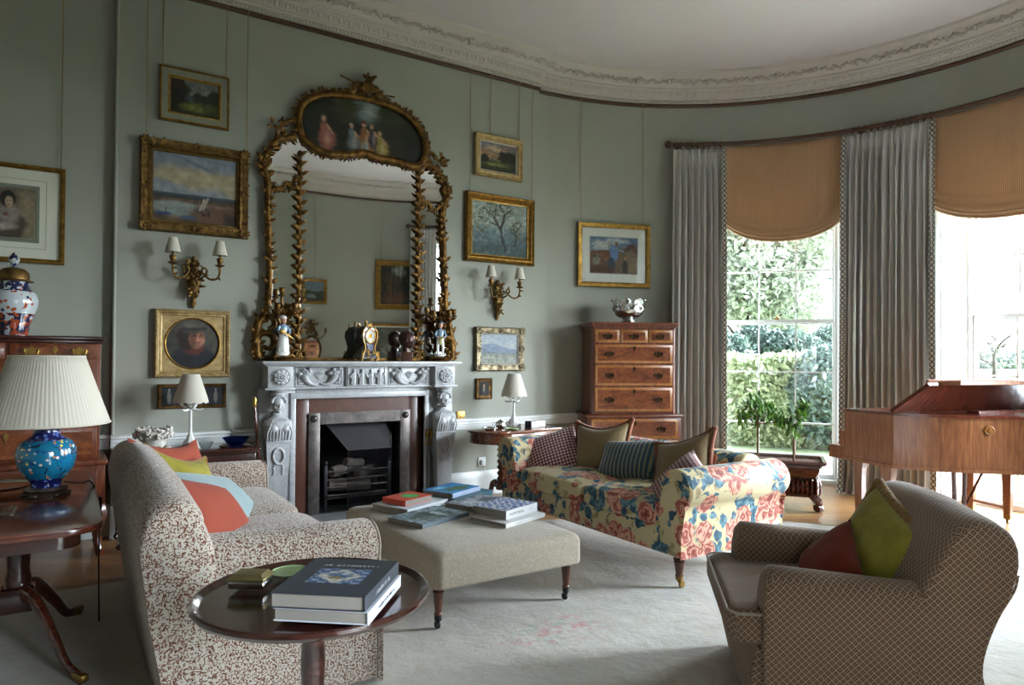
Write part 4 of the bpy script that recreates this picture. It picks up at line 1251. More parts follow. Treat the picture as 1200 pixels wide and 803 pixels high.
def stroke(c, x, y, x0, y0, x1, y1, w, col):
    dx, dy = x1-x0, y1-y0; t = max(0, min(1, ((x-x0)*dx+(y-y0)*dy)/(dx*dx+dy*dy+1e-9)))
    return mixc(c, col, 1-sst(w*.6, w*1.3, hypot(x-x0-dx*t, y-y0-dy*t)))
def grain(c, x, y, a=.05, s=30): 
    n = a*fbm(x, y, s, 5); return tuple(v*(1+n) for v in c)
def paint_fete(x, y):
    c = mixc(C('#1c1d14'), C('#2b2a1c'), .5+.6*fbm(x, y, 4, 1))
    c = blob(c, x, y, .50, .86, .20, .24, C('#6f8288'), .6, .35, 2); c = blob(c, x, y, .56, .82, .07, .11, C('#a3aaa4'), .7, .3, 3)
    c = blob(c, x, y, .36, .80, .09, .2, C('#3a3b22'), .5, .4, 4); c = blob(c, x, y, .70, .80, .12, .2, C('#33381f'), .5, .4, 5)
    if y < .3: c = mixc(c, C('#2c2a1a'), sst(.3, .1, y)*.8)
    for fx, fy, col, hair, s in ((.20, .33, '#9a5a50', '#c09a80', 1.0), (.405, .33, '#66727a', '#b89a80', .85), (.50, .36, '#8d5a34', '#7a3020', 1.0), (.56, .40, '#3b3440', '#a88a70', .7), (.625, .30, '#a08a4a', '#b58f72', .8)):
        sk = {'.20': 1}
        c = blob(c, x, y, fx+.02*s, fy-.08*s, .065*s, .17*s, C(col), .25, .25, fx)
        c = blob(c, x, y, fx-.005, fy+.09*s, .028*s, .10*s, C(col), .25, .1, fx)
        c = blob(c, x, y, fx+.02*s, fy-.06*s, .02*s, .12*s, mixc(C(col), C('#e0c8a8'), .45), .5, .3, fx+1)
        c = blob(c, x, y, fx-.006, fy+.225*s, .017*s, .045*s, C('#c9a183'), .3); c = blob(c, x, y, fx-.008, fy+.25*s, .018*s, .028*s, C(hair), .4)
        c = stroke(c, x, y, fx+.02*s, fy+.13*s, fx+.055*s, fy+.03*s, .010, C('#b88f72'))
    c = blob(c, x, y, .515, .16, .014, .16, C('#8fa0a5'), .3); c = blob(c, x, y, .485, .16, .012, .15, C('#7f9096'), .3)
    return grain(c, x, y, .12, 14)
def paint_meadow(x, y):
    c = mixc(C('#8f9088'), C('#6e7876'), y+.3*fbm(x, y, 3, 1))
    hill = .50+.06*sin(x*5); c = mixc(c, C('#4c5a5c'), sst(hill+.02, hill-.02, y)) if y < .6 else c
    if y < .42: c = mixc(C('#55602a'), C('#2f3818'), sst(.42, .05, y)+.5*fbm(x, y, 7, 2))
    c = blob(c, x, y, .45, .28, .2, .08, C('#7d8440'), .6, .3, 3)
    c = blob(c, x, y, .10, .60, .30, .46, C('#1d1a10'), .2, .35, 4); c = blob(c, x, y, .12, .82, .22, .2, C('#2b2414'), .3, .4, 5)
    for tx, ty, r in ((.55, .52, .08), (.66, .50, .07), (.80, .55, .11), (.93, .52, .12)): c = blob(c, x, y, tx, ty, r, r*1.3, C('#25291a'), .25, .4, tx)
    c = blob(c, x, y, .35, .08, .4, .14, C('#3a2f1c'), .5, .4, 6)
    return grain(c, x, y, .25, 16)
def paint_shore(x, y):
    c = mixc(C('#97a09c'), C('#8d93a0'), sst(.3, .55, y)); c = mixc(c, C('#b5a888'), sst(.42, .6, y+.14*fbm(x, y, 3, 1))*(1-sst(.72, .9, y+.1*fbm(x, y, 4, 2)))); c = mixc(c, C('#7d8a98'), sst(.78, .98, y+.2*fbm(x, y, 3, 3))*.7)
    d = y-(1.0-.42*(x-.2)); c = mixc(c, C('#5c6880'), (1-sst(.0, .05, abs(d)))*.75*sst(.25, .4, x)*(1-sst(.6, .75, x)))
    if y < .42: c = mixc(C('#4b5a68'), C('#38403c'), sst(.42, .34, y))
    if y < .34: c = mixc(C('#4e3f30'), C('#6d5a44'), .5+fbm(x, y, 5, 4))
    c = blob(c, x, y, .25, .20, .34, .10, C('#8c9490'), .35, .35, 5); c = blob(c, x, y, .75, .26, .3, .025, C('#8a949a'), .5, .2, 6)
    c = blob(c, x, y, .80, .10, .36, .17, C('#6b4d38'), .4, .4, 7); c = blob(c, x, y, .93, .09, .09, .10, C('#3a2c22'), .4, .4, 8)
    for bx, by in ((.60, .24), (.56, .22)):
        c = blob(c, x, y, bx, by-.04, .075, .018, C('#3c424c'), .3); c = stroke(c, x, y, bx-.01, by-.03, bx+.05, by+.14, .014, C('#b5a693')); c = stroke(c, x, y, bx-.02, by-.02, bx-.01, by+.12, .008, C('#8b6f56'))
    c = blob(c, x, y, .12, .10, .10, .025, C('#2f4a78'), .3); c = stroke(c, x, y, .15, .1, .16, .33, .004, C('#4a4038'))
    c = blob(c, x, y, .42, .07, .10, .02, C('#3d5a84'), .3)
    for px in (.60, .66): c = blob(c, x, y, px, .14, .022, .04, C('#3a2a26'), .3, .2, px)
    c = blob(c, x, y, .61, .17, .012, .02, C('#a34a3a'), .3)
    return grain(c, x, y, .14, 12)
def paint_portrait(x, y):
    c = mixc(C('#3c3c34'), C('#565347'), .5+.7*fbm(x, y, 3, 1))
    c = blob(c, x, y, .50, .10, .42, .36, C('#1d1f26'), .15, .12, 2); c = blob(c, x, y, .52, .38, .20, .10, C('#5e2a22'), .3, .2, 3)
    c = blob(c, x, y, .42, .62, .20, .26, C('#2a1d18'), .25, .15, 4)
    c = blob(c, x, y, .57, .60, .145, .20, C('#a8735a'), .22); c = blob(c, x, y, .64, .57, .07, .08, C('#c08468'), .6); c = blob(c, x, y, .50, .58, .06, .16, C('#6e4636'), .6)
    c = blob(c, x, y, .54, .655, .030, .014, C('#2a1a16'), .4); c = blob(c, x, y, .66, .655, .028, .014, C('#2a1a16'), .4)
    c = stroke(c, x, y, .51, .695, .57, .70, .008, C('#3a241c')); c = stroke(c, x, y, .63, .70, .685, .69, .008, C('#3a241c'))
    c = stroke(c, x, y, .615, .65, .63, .585, .009, C('#8d5844')); c = blob(c, x, y, .61, .525, .045, .014, C('#8a3a34'), .4)
    c = blob(c, x, y, .50, .83, .33, .13, C('#4d4a44'), .2, .2, 5); c = blob(c, x, y, .48, .90, .22, .10, C('#5d5a50'), .3, .3, 6); c = stroke(c, x, y, .28, .77, .74, .80, .03, C('#35322e'))
    return grain(c, x, y, .2, 10)
def paint_sunset(x, y):
    c = mixc(C('#b08a62'), C('#7f8490'), sst(.45, .95, y+.25*fbm(x, y, 3, 1))); c = blob(c, x, y, .42, .80, .26, .10, C('#cfae92'), .5, .4, 2); c = blob(c, x, y, .75, .9, .2, .08, C('#8b7068'), .5, .4, 3)
    if y < .45: c = mixc(C('#6f6a48'), C('#363a20'), sst(.45, .1, y)+.4*fbm(x, y, 6, 4))
    c = blob(c, x, y, .35, .42, .3, .03, C('#7a7a74'), .5, .3, 5)
    for tx, ty, r in ((.66, .52, .16), (.82, .56, .18), (.95, .5, .14), (.10, .40, .12)): c = blob(c, x, y, tx, ty, r, r*1.25, C('#27291a'), .2, .45, tx)
    c = blob(c, x, y, .4, .22, .3, .06, C('#85884e'), .5, .4, 6)
    return grain(c, x, y, .2, 14)
def paint_hawthorn(x, y):
    c = mixc(C('#a5b0a8'), C('#97a49c'), .5+fbm(x, y, 3, 1))
    c = mixc(c, C('#5a7078'), sst(.62, .38, y+.12*fbm(x, y, 4, 2))); c = mixc(c, C('#3d5052'), sst(.36, .12, y+.1*fbm(x, y, 6, 3)))
    c = mixc(c, C('#78887c'), .5*sst(.1, .5, fbm(x, y, 14, 4)))
    br = [(.60, .10, .52, .45), (.52, .45, .40, .72), (.52, .45, .58, .80), (.40, .72, .25, .85), (.40, .72, .43, .95), (.58, .80, .50, .95), (.58, .80, .70, .9), (.52, .55, .32, .62), (.78, .2, .80, .48), (.80, .48, .72, .62), (.80, .48, .90, .64), (.80, .4, .70, .50)]
    for i, s in enumerate(br): c = stroke(c, x+.02*nz(x, y, 9, i), y, *s, .018 if i < 3 else .010, C('#33302a'))
    for tx, ty, r in ((.42, .85, .2), (.25, .78, .13), (.60, .88, .13), (.8, .58, .13), (.12, .55, .16), (.9, .4, .1)):
        if hypot(x-tx, (y-ty)*1.1) < r*1.1 and fbm(x, y, 26, 5) > .18: c = mixc(c, C('#5c5a3a'), .75)
    return grain(c, x, y, .22, 22)
def paint_hills(x, y):
    c = mixc(C('#c3c9ca'), C('#aab8c2'), sst(.5, 1, y+.2*fbm(x, y, 3, 1)))
    h1 = .58+.10*sin(x*4+.6)+.03*fbm(x, y, 4, 2); c = mixc(c, C('#8c9bb0'), sst(h1+.015, h1-.015, y))
    h2 = .46+.12*sin(x*3.2+2.6)+.03*fbm(x, y, 5, 3); c = mixc(c, C('#7d8a94'), sst(h2+.015, h2-.015, y))
    if y < .33: c = mixc(C('#9aa094'), C('#b5b5ac'), .5+fbm(x, y, 7, 4))
    c = mixc(c, C('#6d7468'), .5*sst(.15, .4, fbm(x, y, 12, 5))*sst(.45, .25, y))
    return grain(c, x, y, .1, 14)
def paint_tiny(x, y):
    c = mixc(C('#14120f'), C('#242019'), .5+fbm(x, y, 3, 1)); c = blob(c, x, y, .5, .35, .22, .30, C('#3a3a36'), .4, .2, 2); c = blob(c, x, y, .48, .5, .10, .2, C('#8a7f70'), .5, .3, 3); c = blob(c, x, y, .50, .72, .09, .10, C('#b08f74'), .3)
    return c
def paint_harvest(x, y):
    c = mixc(C('#8a96a8'), C('#5f7ba0'), sst(.55, .95, y)); c = blob(c, x, y, .25, .80, .2, .12, C('#c9c8c0'), .5, .5, 1); c = blob(c, x, y, .55, .9, .22, .08, C('#bcc0c2'), .5, .5, 2)
    if y < .62+.06*x: c = mixc(C('#8c5f46'), C('#6d4632'), .5+fbm(x, y, 9, 3))
    c = blob(c, x, y, .72, .32, .22, .40, C('#77624a'), .2, .25, 4); c = blob(c, x, y, .88, .62, .16, .24, C('#5d3f30'), .25, .4, 5); c = blob(c, x, y, .86, .3, .16, .36, C('#84705a'), .3, .3, 6)
    c = blob(c, x, y, .50, .55, .09, .22, C('#6a88b8'), .2, .15, 7); c = stroke(c, x, y, .53, .68, .70, .62, .022, C('#7d98c0')); c = blob(c, x, y, .55, .82, .035, .06, C('#8a6048'), .3); c = blob(c, x, y, .44, .22, .09, .22, C('#3c4452'), .2, .15, 8)
    c = blob(c, x, y, .74, .16, .06, .22, C('#3f3630'), .2, .15, 9); c = blob(c, x, y, .74, .42, .03, .06, C('#a0745a'), .3)
    c = blob(c, x, y, .12, .35, .08, .16, C('#8b8478'), .3, .3, 10); c = blob(c, x, y, .10, .48, .03, .05, C('#4c3a30'), .3); c = blob(c, x, y, .2, .1, .3, .12, C('#5c4032'), .5, .4, 11)
    return grain(c, x, y, .18, 22)
def paint_lady(x, y):
    c = mixc(C('#6e5d4b'), C('#8b7a64'), .5+.8*fbm(x, y, 3, 1)); c = blob(c, x, y, .85, .5, .22, .5, C('#a08c72'), .5, .3, 2)
    c = blob(c, x, y, .42, .25, .40, .30, C('#5a4c40'), .2, .2, 3); c = blob(c, x, y, .45, .46, .22, .20, C('#9c9188'), .25, .2, 4); c = blob(c, x, y, .35, .22, .30, .08, C('#b8ac9c'), .4, .3, 5)
    c = blob(c, x, y, .44, .78, .16, .17, C('#2c221c'), .2, .15, 6); c = blob(c, x, y, .47, .71, .085, .12, C('#c3a68c'), .25); c = blob(c, x, y, .44, .735, .016, .01, C('#3a2a22'), .4); c = blob(c, x, y, .51, .735, .016, .01, C('#3a2a22'), .4); c = blob(c, x, y, .48, .655, .025, .01, C('#94483e'), .4)
    c = blob(c, x, y, .40, .46, .04, .035, C('#8a3a38'), .3, .2, 7)
    return grain(c, x, y, .15, 14)
def paint_dark_figures(x, y):
    c = mixc(C('#171a1f'), C('#262a30'), .5+fbm(x, y, 4, 1))
    for fx in (.12, .32, .52, .88): c = blob(c, x, y, fx, .45, .035, .35, C('#75736c'), .3, .2, fx); c = blob(c, x, y, fx, .85, .016, .08, C('#8d8a82'), .3)
    for fx in (.33, .66): c = mixc(c, C('#6d5226'), 1-sst(.008, .014, abs(x-fx)))
    return c
def paint_path(x, y):
    c = mixc(C('#3a3626'), C('#23211a'), .5+fbm(x, y, 5, 1)); c = blob(c, x, y, .5, .88, .18, .14, C('#9aa59c'), .5, .5, 2); c = blob(c, x, y, .6, .15, .3, .2, C('#6b4632'), .5, .4, 3); c = blob(c, x, y, .75, .4, .06, .4, C('#6f4a34'), .4, .3, 4)
    for i in range(7): c = stroke(c, x+.02*nz(x, y, 4, i), y, .08+.14*i, .2, .1+.13*i, 1, .012, C('#17150f'))
    c = mixc(c, C('#596046'), .6*sst(.2, .45, fbm(x, y, 11, 6)))
    return grain(c, x, y, .2, 20)
def paint_grey(x, y):
    c = mixc(C('#6c6e62'), C('#57594e'), .5+fbm(x, y, 6, 1)); c = blob(c, x, y, .2, .1, .4, .3, C('#6d6038'), .5, .5, 2); return grain(c, x, y, .35, 26)
def paint_lake(x, y):
    c = mixc(C('#8d9aa0'), C('#6f8292'), y); c = mixc(c, C('#3f4636'), sst(.55, .5, y+.15*fbm(x, y, 4, 1))); c = blob(c, x, y, .7, .25, .3, .10, C('#8594a0'), .4, .3, 2); return grain(c, x, y, .2, 14)

# ------------------------------------------------------------------ framed pictures
m_cream = basic('mount_board', '#dcd7c6', .85, var=.02)
m_whiteb = basic('white_mount', '#d6d3cb', .85, var=.02)
m_greyframe = basic('grey_frame_flat', '#7d8070', .6, var=.12, vs=12)
m_slipgold = gilt('gilt_slip', '#bb9a58', '#94743a', .4, 90, .15)
m_carvegold = gilt('carved_bronze_gold', '#8a6a36', '#43301a', .45, 160, .7)
m_silvergilt = gilt('silver_gilt', '#978b72', '#544834', .42, 150, .7)
m_palegold = gilt('pale_gold', '#c0a878', '#94794a', .5, 60, .15, .5)
m_darkgold = gilt('dark_gold', '#6d5026', '#33240f', .45, 120, .4)
m_picglass = m_glass
m_chain = basic('brass_chain', '#94793f', .4, .9, var=.2, vs=60)
m_darkline = basic('dark_line', '#1d1914', .8, var=0)  # thin dark line round each print

def canvas(parent, w, h, y, fn, n=64, name='painting', mat=None, x0=0, z0=0):
    m = max(8, int(n*h/w))
    b = MB(); b.grid(n, m, lambda u, v: (x0-w/2+w*u, y, z0-h/2+h*v))
    o = b.build(name, mat or m_paint, parent, 0)
    colour_verts(o, lambda c: fn((c.x-x0)/w+.5, (c.z-z0)/h+.5))
    return o

def chains(root, w, h, tops, inset=.06, zr=None):
    """two hanging chains from the top of the frame to the picture rail"""
    zt = 4.262-root.location.z
    for k, x in enumerate(tops):
        b = MB(); n = max(10, int((zt-h/2)/.017))
        b.tube([(x+.0015*(i % 2), -.018, h/2-.01+(zt-h/2+.01)*i/n) for i in range(n+1)], [.0036 if i % 2 else .0018 for i in range(n+1)], 5)
        b.ell((x, -.035, zt), (.008, .012, .012), 8, 6)
        b.build('chain', m_chain, root, 60)

def picture(name, label, loc, rz, w, h, prof, mats, fn, tops=None, orn=None, mount=None, n=64, cat='painting', glass=False, pw=None, ph=None, group=None, depth=.045, inner=None, pmat=None):
    """prof = [(inset, y_out)...] moulding from the wall outwards; picture sits inside the last inset"""
    root = thing(name, label, cat, loc, rz, group)
    ins = prof[-1][0]
    b = MB(); b.rings(w, h, [(0, 0)]+[(d, -y) for d, y in prof]+[(ins, 0)])
    f = b.build('frame', mats, root, 25)
    if inner:     # slip of another colour
        b = MB(); b.rings(w-2*ins+.004, h-2*ins+.004, [(0, -.004), (0, -prof[-1][1]-.0), (inner[0]*.4, -prof[-1][1]-.002), (inner[0], -.010), (inner[0], -.002)]); b.build('slip', inner[1], f, 25)
        ins += inner[0]
    W, Hh = w-2*ins, h-2*ins
    if orn:
        b = MB(); orn(b, w, h); b.build('ornament', mats, f, 50)
    if mount:
        b = MB(); b.bx(-W/2, W/2, -.012, -.006, -Hh/2, Hh/2); b.build('mount', mount, root, 0)
        canvas(root, pw, ph, -.0135, fn, n, 'print', pmat or m_print)
        b = MB(); b.rings(pw+.012, ph+.012, [(0, -.0122), (0, -.0128), (.004, -.0128), (.004, -.0122)]); b.build('mount_line', m_darkline, root, 0)
    else: canvas(root, W, Hh, -.012, fn, n)
    if glass:
        b = MB(); b.bx(-W/2, W/2, -.019, -.017, -Hh/2, Hh/2); b.build('glazing', m_glass, root, 0)
    if tops: chains(root, w, h, tops)
    return root
def orn_rope(r=.011, step=.02, ins=.012, y=-.035):
    def f(b, w, h):
        for (x0, z0, x1, z1) in ((-1, -1, 1, -1), (1, -1, 1, 1), (1, 1, -1, 1), (-1, 1, -1, -1)):
            X0, Z0, X1, Z1 = x0*(w/2-ins), z0*(h/2-ins), x1*(w/2-ins), z1*(h/2-ins)
            n = int(hypot(X1-X0, Z1-Z0)/step)
            for k in range(n):
                t = k/n; b.ell((0, 0, 0), (r*1.0, r, r*.55), 6, 5, T(X0+(X1-X0)*t, y, Z0+(Z1-Z0)*t) @ RY(40))
    return f
def orn_carved(wd, y=-.05, seed=0, corners=True, s=.03):
    def f(b, w, h):
        r = random.Random(seed)
        for (x0, z0, x1, z1) in ((-1, -1, 1, -1), (1, -1, 1, 1), (1, 1, -1, 1), (-1, 1, -1, -1)):
            L = 2*(w/2 if z0 == z1 else h/2); n = int(L/(s*.62))
            for k in range(n):
                t = (k+.5)/n
                for q in (.28, .68):
                    X = (x0+(x1-x0)*t)*(w/2-wd*q if x0 != x1 else w/2-wd*q); Z = (z0+(z1-z0)*t)*(h/2-wd*q)
                    if z0 == z1: Z = z0*(h/2-wd*q)
                    else: X = x0*(w/2-wd*q)
                    sprig(b, (X+r.uniform(-.004, .004), y+.012, Z+r.uniform(-.004, .004)), (r.uniform(-1, 1), -.25, r.uniform(-1, 1)), s*r.uniform(.7, 1.15), curl=r.uniform(-.4, .4))
        if corners:
            for sx in (-1, 1):
                for sz in (-1, 1):
                    for k in range(9):
                        a = 2*pi*k/9; sprig(b, (sx*(w/2-wd*.45), y, sz*(h/2-wd*.45)), (cos(a), -.25, sin(a)), wd*.62, curl=.3)
                    b.ell((sx*(w/2-wd*.45), y-.008, sz*(h/2-wd*.45)), wd*.16, 8, 6)
                for k in range(7):
                    a = 2*pi*k/7; sprig(b, (sx*(w/2-wd*.45), y, 0), (cos(a), -.25, sin(a)), wd*.5, curl=.3); sprig(b, (0, y, sx*(h/2-wd*.45)), (cos(a), -.25, sin(a)), wd*.5, curl=.3)
    return f
# ------------------------------------------------------------------ chimneypiece
def marble():
    t = NT('statuary_marble')
    co = t.co()
    n = t.noise(co, 3.2, 6, .65, 1.6)
    v = t.ramp(t.math('ABSOLUTE', t.math('SUBTRACT', n, .5)), [(0, hexc('#989b9e')), (.03, hexc('#a8aaac')), (.2, hexc('#b0b2b4'))])
    return t.pbr(v, .35, 0, t.bump(t.noise(co, 60, 3, .6), .08, .003), .5)
m_marble = marble()
def iron_mat():
    t = NT('burnished_iron')
    n = t.noise(t.co(), 14, 4, .65)
    return t.pbr(t.ramp(n, [(.3, hexc('#45403e')), (.7, hexc('#69625f'))]), .42, .7, t.bump(n, .15, .004))
m_iron = iron_mat()
m_slip = wood('brown_marble_slip', '#4c2c20', '#5d3828', '#3c2218', (3, 3, 1.2), .35, .2)
m_soot = basic('soot', '#0f0f11', .9, var=.3, vs=6)
m_log = basic('silver_birch_log', '#7a7068', .9, var=.4, vs=14, bump=.6, bs=50)

def flower(r, petals=7, depth=.02, rows=2):
    b = MB()
    for row in range(rows):
        rr = r*(1-.38*row); n = petals+row*0
        for k in range(n):
            a = 2*pi*k/n+row*.4
            b.ell((cos(a)*rr*.62, -depth*(.35+.3*row), sin(a)*rr*.62), (rr*.36, depth*.55, rr*.30), 8, 6, M=None)
    b.ell((0, -depth*.9, 0), (r*.22, depth*.5, r*.22), 8, 6)
    return b

def human_head(b, M, s, hair=True, bun=True):
    """a small carved head looking to -y, chin to crown = s"""
    b.ell((0, 0, s*.52), (s*.36, s*.42, s*.48), 18, 14, M)
    b.ell((0, -s*.08, s*.30), (s*.29, s*.33, s*.30), 14, 10, M)
    b.ell((0, -s*.40, s*.40), (s*.055, s*.09, s*.12), 8, 8, M)          # nose
    b.ell((0, -s*.36, s*.46), (s*.04, s*.05, s*.14), 8, 8, M)
    for x in (-1, 1):
        b.ell((x*s*.13, -s*.335, s*.465), (s*.065, s*.03, s*.03), 8, 6, M)
        b.ell((x*s*.35, .02*s, s*.44), (s*.045, s*.09, s*.12), 8, 6, M)
        b.ell((x*s*.17, -s*.28, s*.33), (s*.12, s*.09, s*.11), 8, 6, M)
    b.ell((0, -s*.365, s*.235), (s*.10, s*.04, s*.022), 8, 6, M)         # lips
    b.ell((0, -s*.36, s*.20), (s*.085, s*.04, s*.022), 8, 6, M)
    b.ell((0, -s*.31, s*.09), (s*.11, s*.09, s*.085), 8, 6, M)           # chin
    if hair:
        r = random.Random(5)
        for k in range(40):
            a = r.uniform(-.2*pi, 1.2*pi); e = r.uniform(.1, 1.3)
            x, y = cos(a)*cos(e), sin(a)*cos(e)
            b.ell((x*s*.38, y*s*.44, s*.56+sin(e)*s*.45), (s*.10, s*.10, s*.08), 7, 5, M)
        for k in range(11):
            a = pi*k/10; b.ell((cos(a)*s*.36, -s*.26, s*.60+sin(a)*s*.30), (s*.085, s*.11, s*.075), 7, 5, M)
        if bun: b.ell((0, s*.42, s*.55), (s*.2, s*.18, s*.2), 10, 8, M)

def herm(parent):
    b = MB()
    def rect(hw, yf, z): return [(-hw, 0, z), (-hw, yf, z), (hw, yf, z), (hw, 0, z)]
    b.bx(-.095, .095, -.125, 0, 0, .05, .004); b.bx(-.085, .085, -.115, 0, .05, .085, .006)
    b.loft([rect(.066, -.10, .085), rect(.098, -.125, .675)]); b.bx(-.102, .102, -.128, 0, .672, .69, .004)
    # draped torso
    def sec(w, d, z, y0=-.01): return [(w*cos(a), y0-d*.5+d*.5*sin(a)*1.0, z) for a in [2*pi*k/22 for k in range(22)]]
    b.loft([sec(.104, .13, .69), sec(.112, .15, .76), sec(.118, .165, .81), sec(.114, .15, .845), (sec(.085, .11, .872)), sec(.045, .075, .888), sec(.038, .07, .93)], cap=True)
    for k in range(9):
        x = -.09+.0225*k
        b.tube(smoothpts([(x*1.05, -.135, .695), (x*1.1, -.158, .76), (x*.9, -.163, .80), (x*.55, -.125, .865)], 4), .0075, 6)
    for s_ in (-1, 1): b.ell((s_*.045, -.15, .795), (.04, .03, .035), 10, 8)
    b.tube(smoothpts([(-.10, -.10, .85), (-.05, -.145, .835), (0, -.155, .825), (.05, -.145, .835), (.10, -.10, .85)], 4), .009, 6)
    human_head(b, T(0, -.075, .915), .155)
    b.lathe([(.05, 1.055), (.058, 1.068), (.05, 1.08), (.075, 1.095), (.085, 1.112)], 18, T(0, -.07, 0))
    o = b.build('herm_figure', m_marble, parent, 60)
    w = MB()   # laurel wreath carved on the shaft
    for k in range(26):
        a = 2*pi*k/26
        w.ell((.043*cos(a), -.128, .565+.062*sin(a)), (.012, .008, .014), 6, 5)
    for s_ in (-1, 1):
        for k in range(4): w.ell((s_*(.034+.003*(k % 2)), -.122, .485-.022*k), (.010, .007, .010), 6, 5)
    for k in range(5): w.ell((.01*(k-2), -.13, .50), (.008, .007, .010), 6, 5)
    w.build('wreath', m_marble, o, 60)
    return o

def chimneypiece():
    root = thing('chimneypiece', 'white carved marble chimneypiece with two herm figures and a fruit frieze', 'fireplace', (2.25, YN-.001, 0))
    b = MB()
    for s_ in (-1, 1):
        b.bx(s_*.60, s_*.90, -.13, 0, 0, 1.115, .004)
        b.bx(s_*.60, s_*.645, -.15, 0, .0, 1.03, .006); b.bx(s_*.58, s_*.92, -.30, 0, 0, .035, .004)
    b.bx(-.645, .645, -.15, 0, 1.022, 1.075, .006); b.bx(-.60, .60, -.13, 0, 1.06, 1.115, .004)
    b.build('jambs_and_lintel', m_marble, root, 30)
    b = MB(); b.bx(-.852, .852, -.19, 0, 1.11, 1.304, .003); b.bx(-.872, .872, -.205, 0, 1.108, 1.1245, .005)
    for s_ in (-1, 1):
        b.bx(s_*.655, s_*.86, -.255, 0, 1.122, 1.305, .003); b.bx(s_*.64, s_*.885, -.27, 0, 1.106, 1.124, .005)
    b.bx(-.185, .185, -.215, 0, 1.125, 1.305, .003)
    for a in (-.62, .215):
        f = MB(); f.rings(.405, .165, [(0, 0), (0, -.006), (.006, -.008), (.012, -.004), (.012, 0)]); b.merge(f, T(a+.2025, -.19, 1.212))
    f = MB(); f.rings(.35, .165, [(0, 0), (0, -.006), (.006, -.008), (.012, -.004), (.012, 0)]); b.merge(f, T(0, -.215, 1.212))
    fz = b.build('frieze', m_marble, root, 30)
    b = MB()
    for z0, z1, p in ((1.300, 1.312, .0), (1.312, 1.325, .018), (1.322, 1.345, .036)): b.bx(-.875-p, .875+p, -.265-p, 0, z0, z1, .004, 2)
    b.build('mantel_shelf', m_marble, root, 30)
    for s_ in (-1, 1):
        o = herm(root); o.location = (s_*.768, -.13, 0)
        r = MB(); r.merge(flower(.072, 9, .03, 3), T(s_*.757, -.255, 1.212)); r.tube([(s_*.757+.076*cos(2*pi*k/24), -.256, 1.212+.076*sin(2*pi*k/24)) for k in range(24)], .006, 6, True)
        r.build('rosette', m_marble, fz, 60)
        # two horns of plenty spilling fruit to either side of a palmette
        c = MB(); cx = s_*.418; rr = random.Random(8)
        for q in (-1, 1):
            p = smoothpts([(cx+q*.012, -.198, 1.152), (cx+q*.05, -.20, 1.145), (cx+q*.095, -.205, 1.165), (cx+q*.125, -.21, 1.205), (cx+q*.13, -.212, 1.232)], 5)
            c.tube(p, [.007+.0014*i for i in range(len(p))], 10)
            for k in range(15):
                c.ell((cx+q*(.125+rr.uniform(-.045, .05)), -.203-rr.uniform(0, .018), 1.245+rr.uniform(-.02, .035)), (rr.uniform(.011, .02),)*3, 8, 6)
            c.merge(flower(.026, 6, .022, 2), T(cx+q*.12, -.208, 1.25)); c.merge(flower(.02, 6, .02, 2), T(cx+q*.165, -.204, 1.225))
            for k in range(6): c.ell((cx+q*(.14+.008*k), -.197, 1.155+.006*k*(k % 2)), (.014, .008, .007), 6, 5, None)
            for k in range(5): c.ell((cx+q*(.175), -.197, 1.20-.012*k), (.008, .007, .009), 6, 5)
        for k in range(-3, 4): c.tube([(cx, -.196, 1.19), (cx+k*.009, -.20, 1.225), (cx+k*.014, -.197, 1.262-abs(k)*.007)], [.004, .005, .003], 5)
        c.build('horns_of_plenty', m_marble, fz, 60)
    c = MB(); rr = random.Random(4)   # centre tablet: small figures
    for k, x in enumerate((-.12, -.045, .04, .12)):
        c.ell((x, -.222, 1.262), (.014, .012, .017), 8, 6); c.loft([[(x+w*cos(a), -.222-.014*max(0, -sin(a)), z) for a in [2*pi*i/10 for i in range(10)]] for w, z in ((.03, 1.14), (.026, 1.17), (.02, 1.20), (.027, 1.235), (.012, 1.25))])
        c.tube([(x-.02, -.23, 1.235), (x-.04, -.235, 1.205), (x-.022, -.24, 1.195)], .007, 6); c.tube([(x+.02, -.23, 1.235), (x+.042, -.235, 1.215), (x+.03, -.24, 1.245)], .007, 6)
        for j in range(3): c.tube([(x-.018+.018*j, -.232, 1.21), (x-.024+.022*j, -.234, 1.145)], .005, 5)
    c.build('figure_tablet', m_marble, fz, 60)
    def ring_plate(hw, ht, ow, ot, y0, y1):
        b = MB()
        b.bx(-hw, -ow, y0, y1, 0, ht, .003); b.bx(ow, hw, y0, y1, 0, ht, .003); b.bx(-ow-.002, ow+.002, y0+.001, y1-.001, ot, ht, 0)
        return b
    ring_plate(.602, 1.024, .47, .885, -.075, .01).build('marble_slip', m_slip, root, 30)
    o = ring_plate(.476, .893, .376, .793, -.095, .02).build('iron_surround', m_iron, root, 30)
    for s_ in (-1, 1):
        b = MB(); b.lathe([(.03, 0), (.03, .006), (.022, .018), (.012, .024), (.001, .026)], 18, T(s_*.427, -.095, .845) @ RX(90)); b.build('boss', m_iron, o)
    b = MB(); b.bx(-.92, .92, -.62, -.0, .0, .012, .003); b.build('hearth_stone', m_marble, root, 30)
    b = MB()
    b.bx(-.38, .38, .42, .44, 0, .82); b.bx(-.40, -.376, -.0, .44, 0, .82); b.bx(.376, .40, 0, .44, 0, .82); b.bx(-.4, .4, 0, .44, .793, .82); b.bx(-.39, .39, -.08, .44, 0.012, .016)
    b.build('firebox', m_soot, root, 0)
chimneypiece()

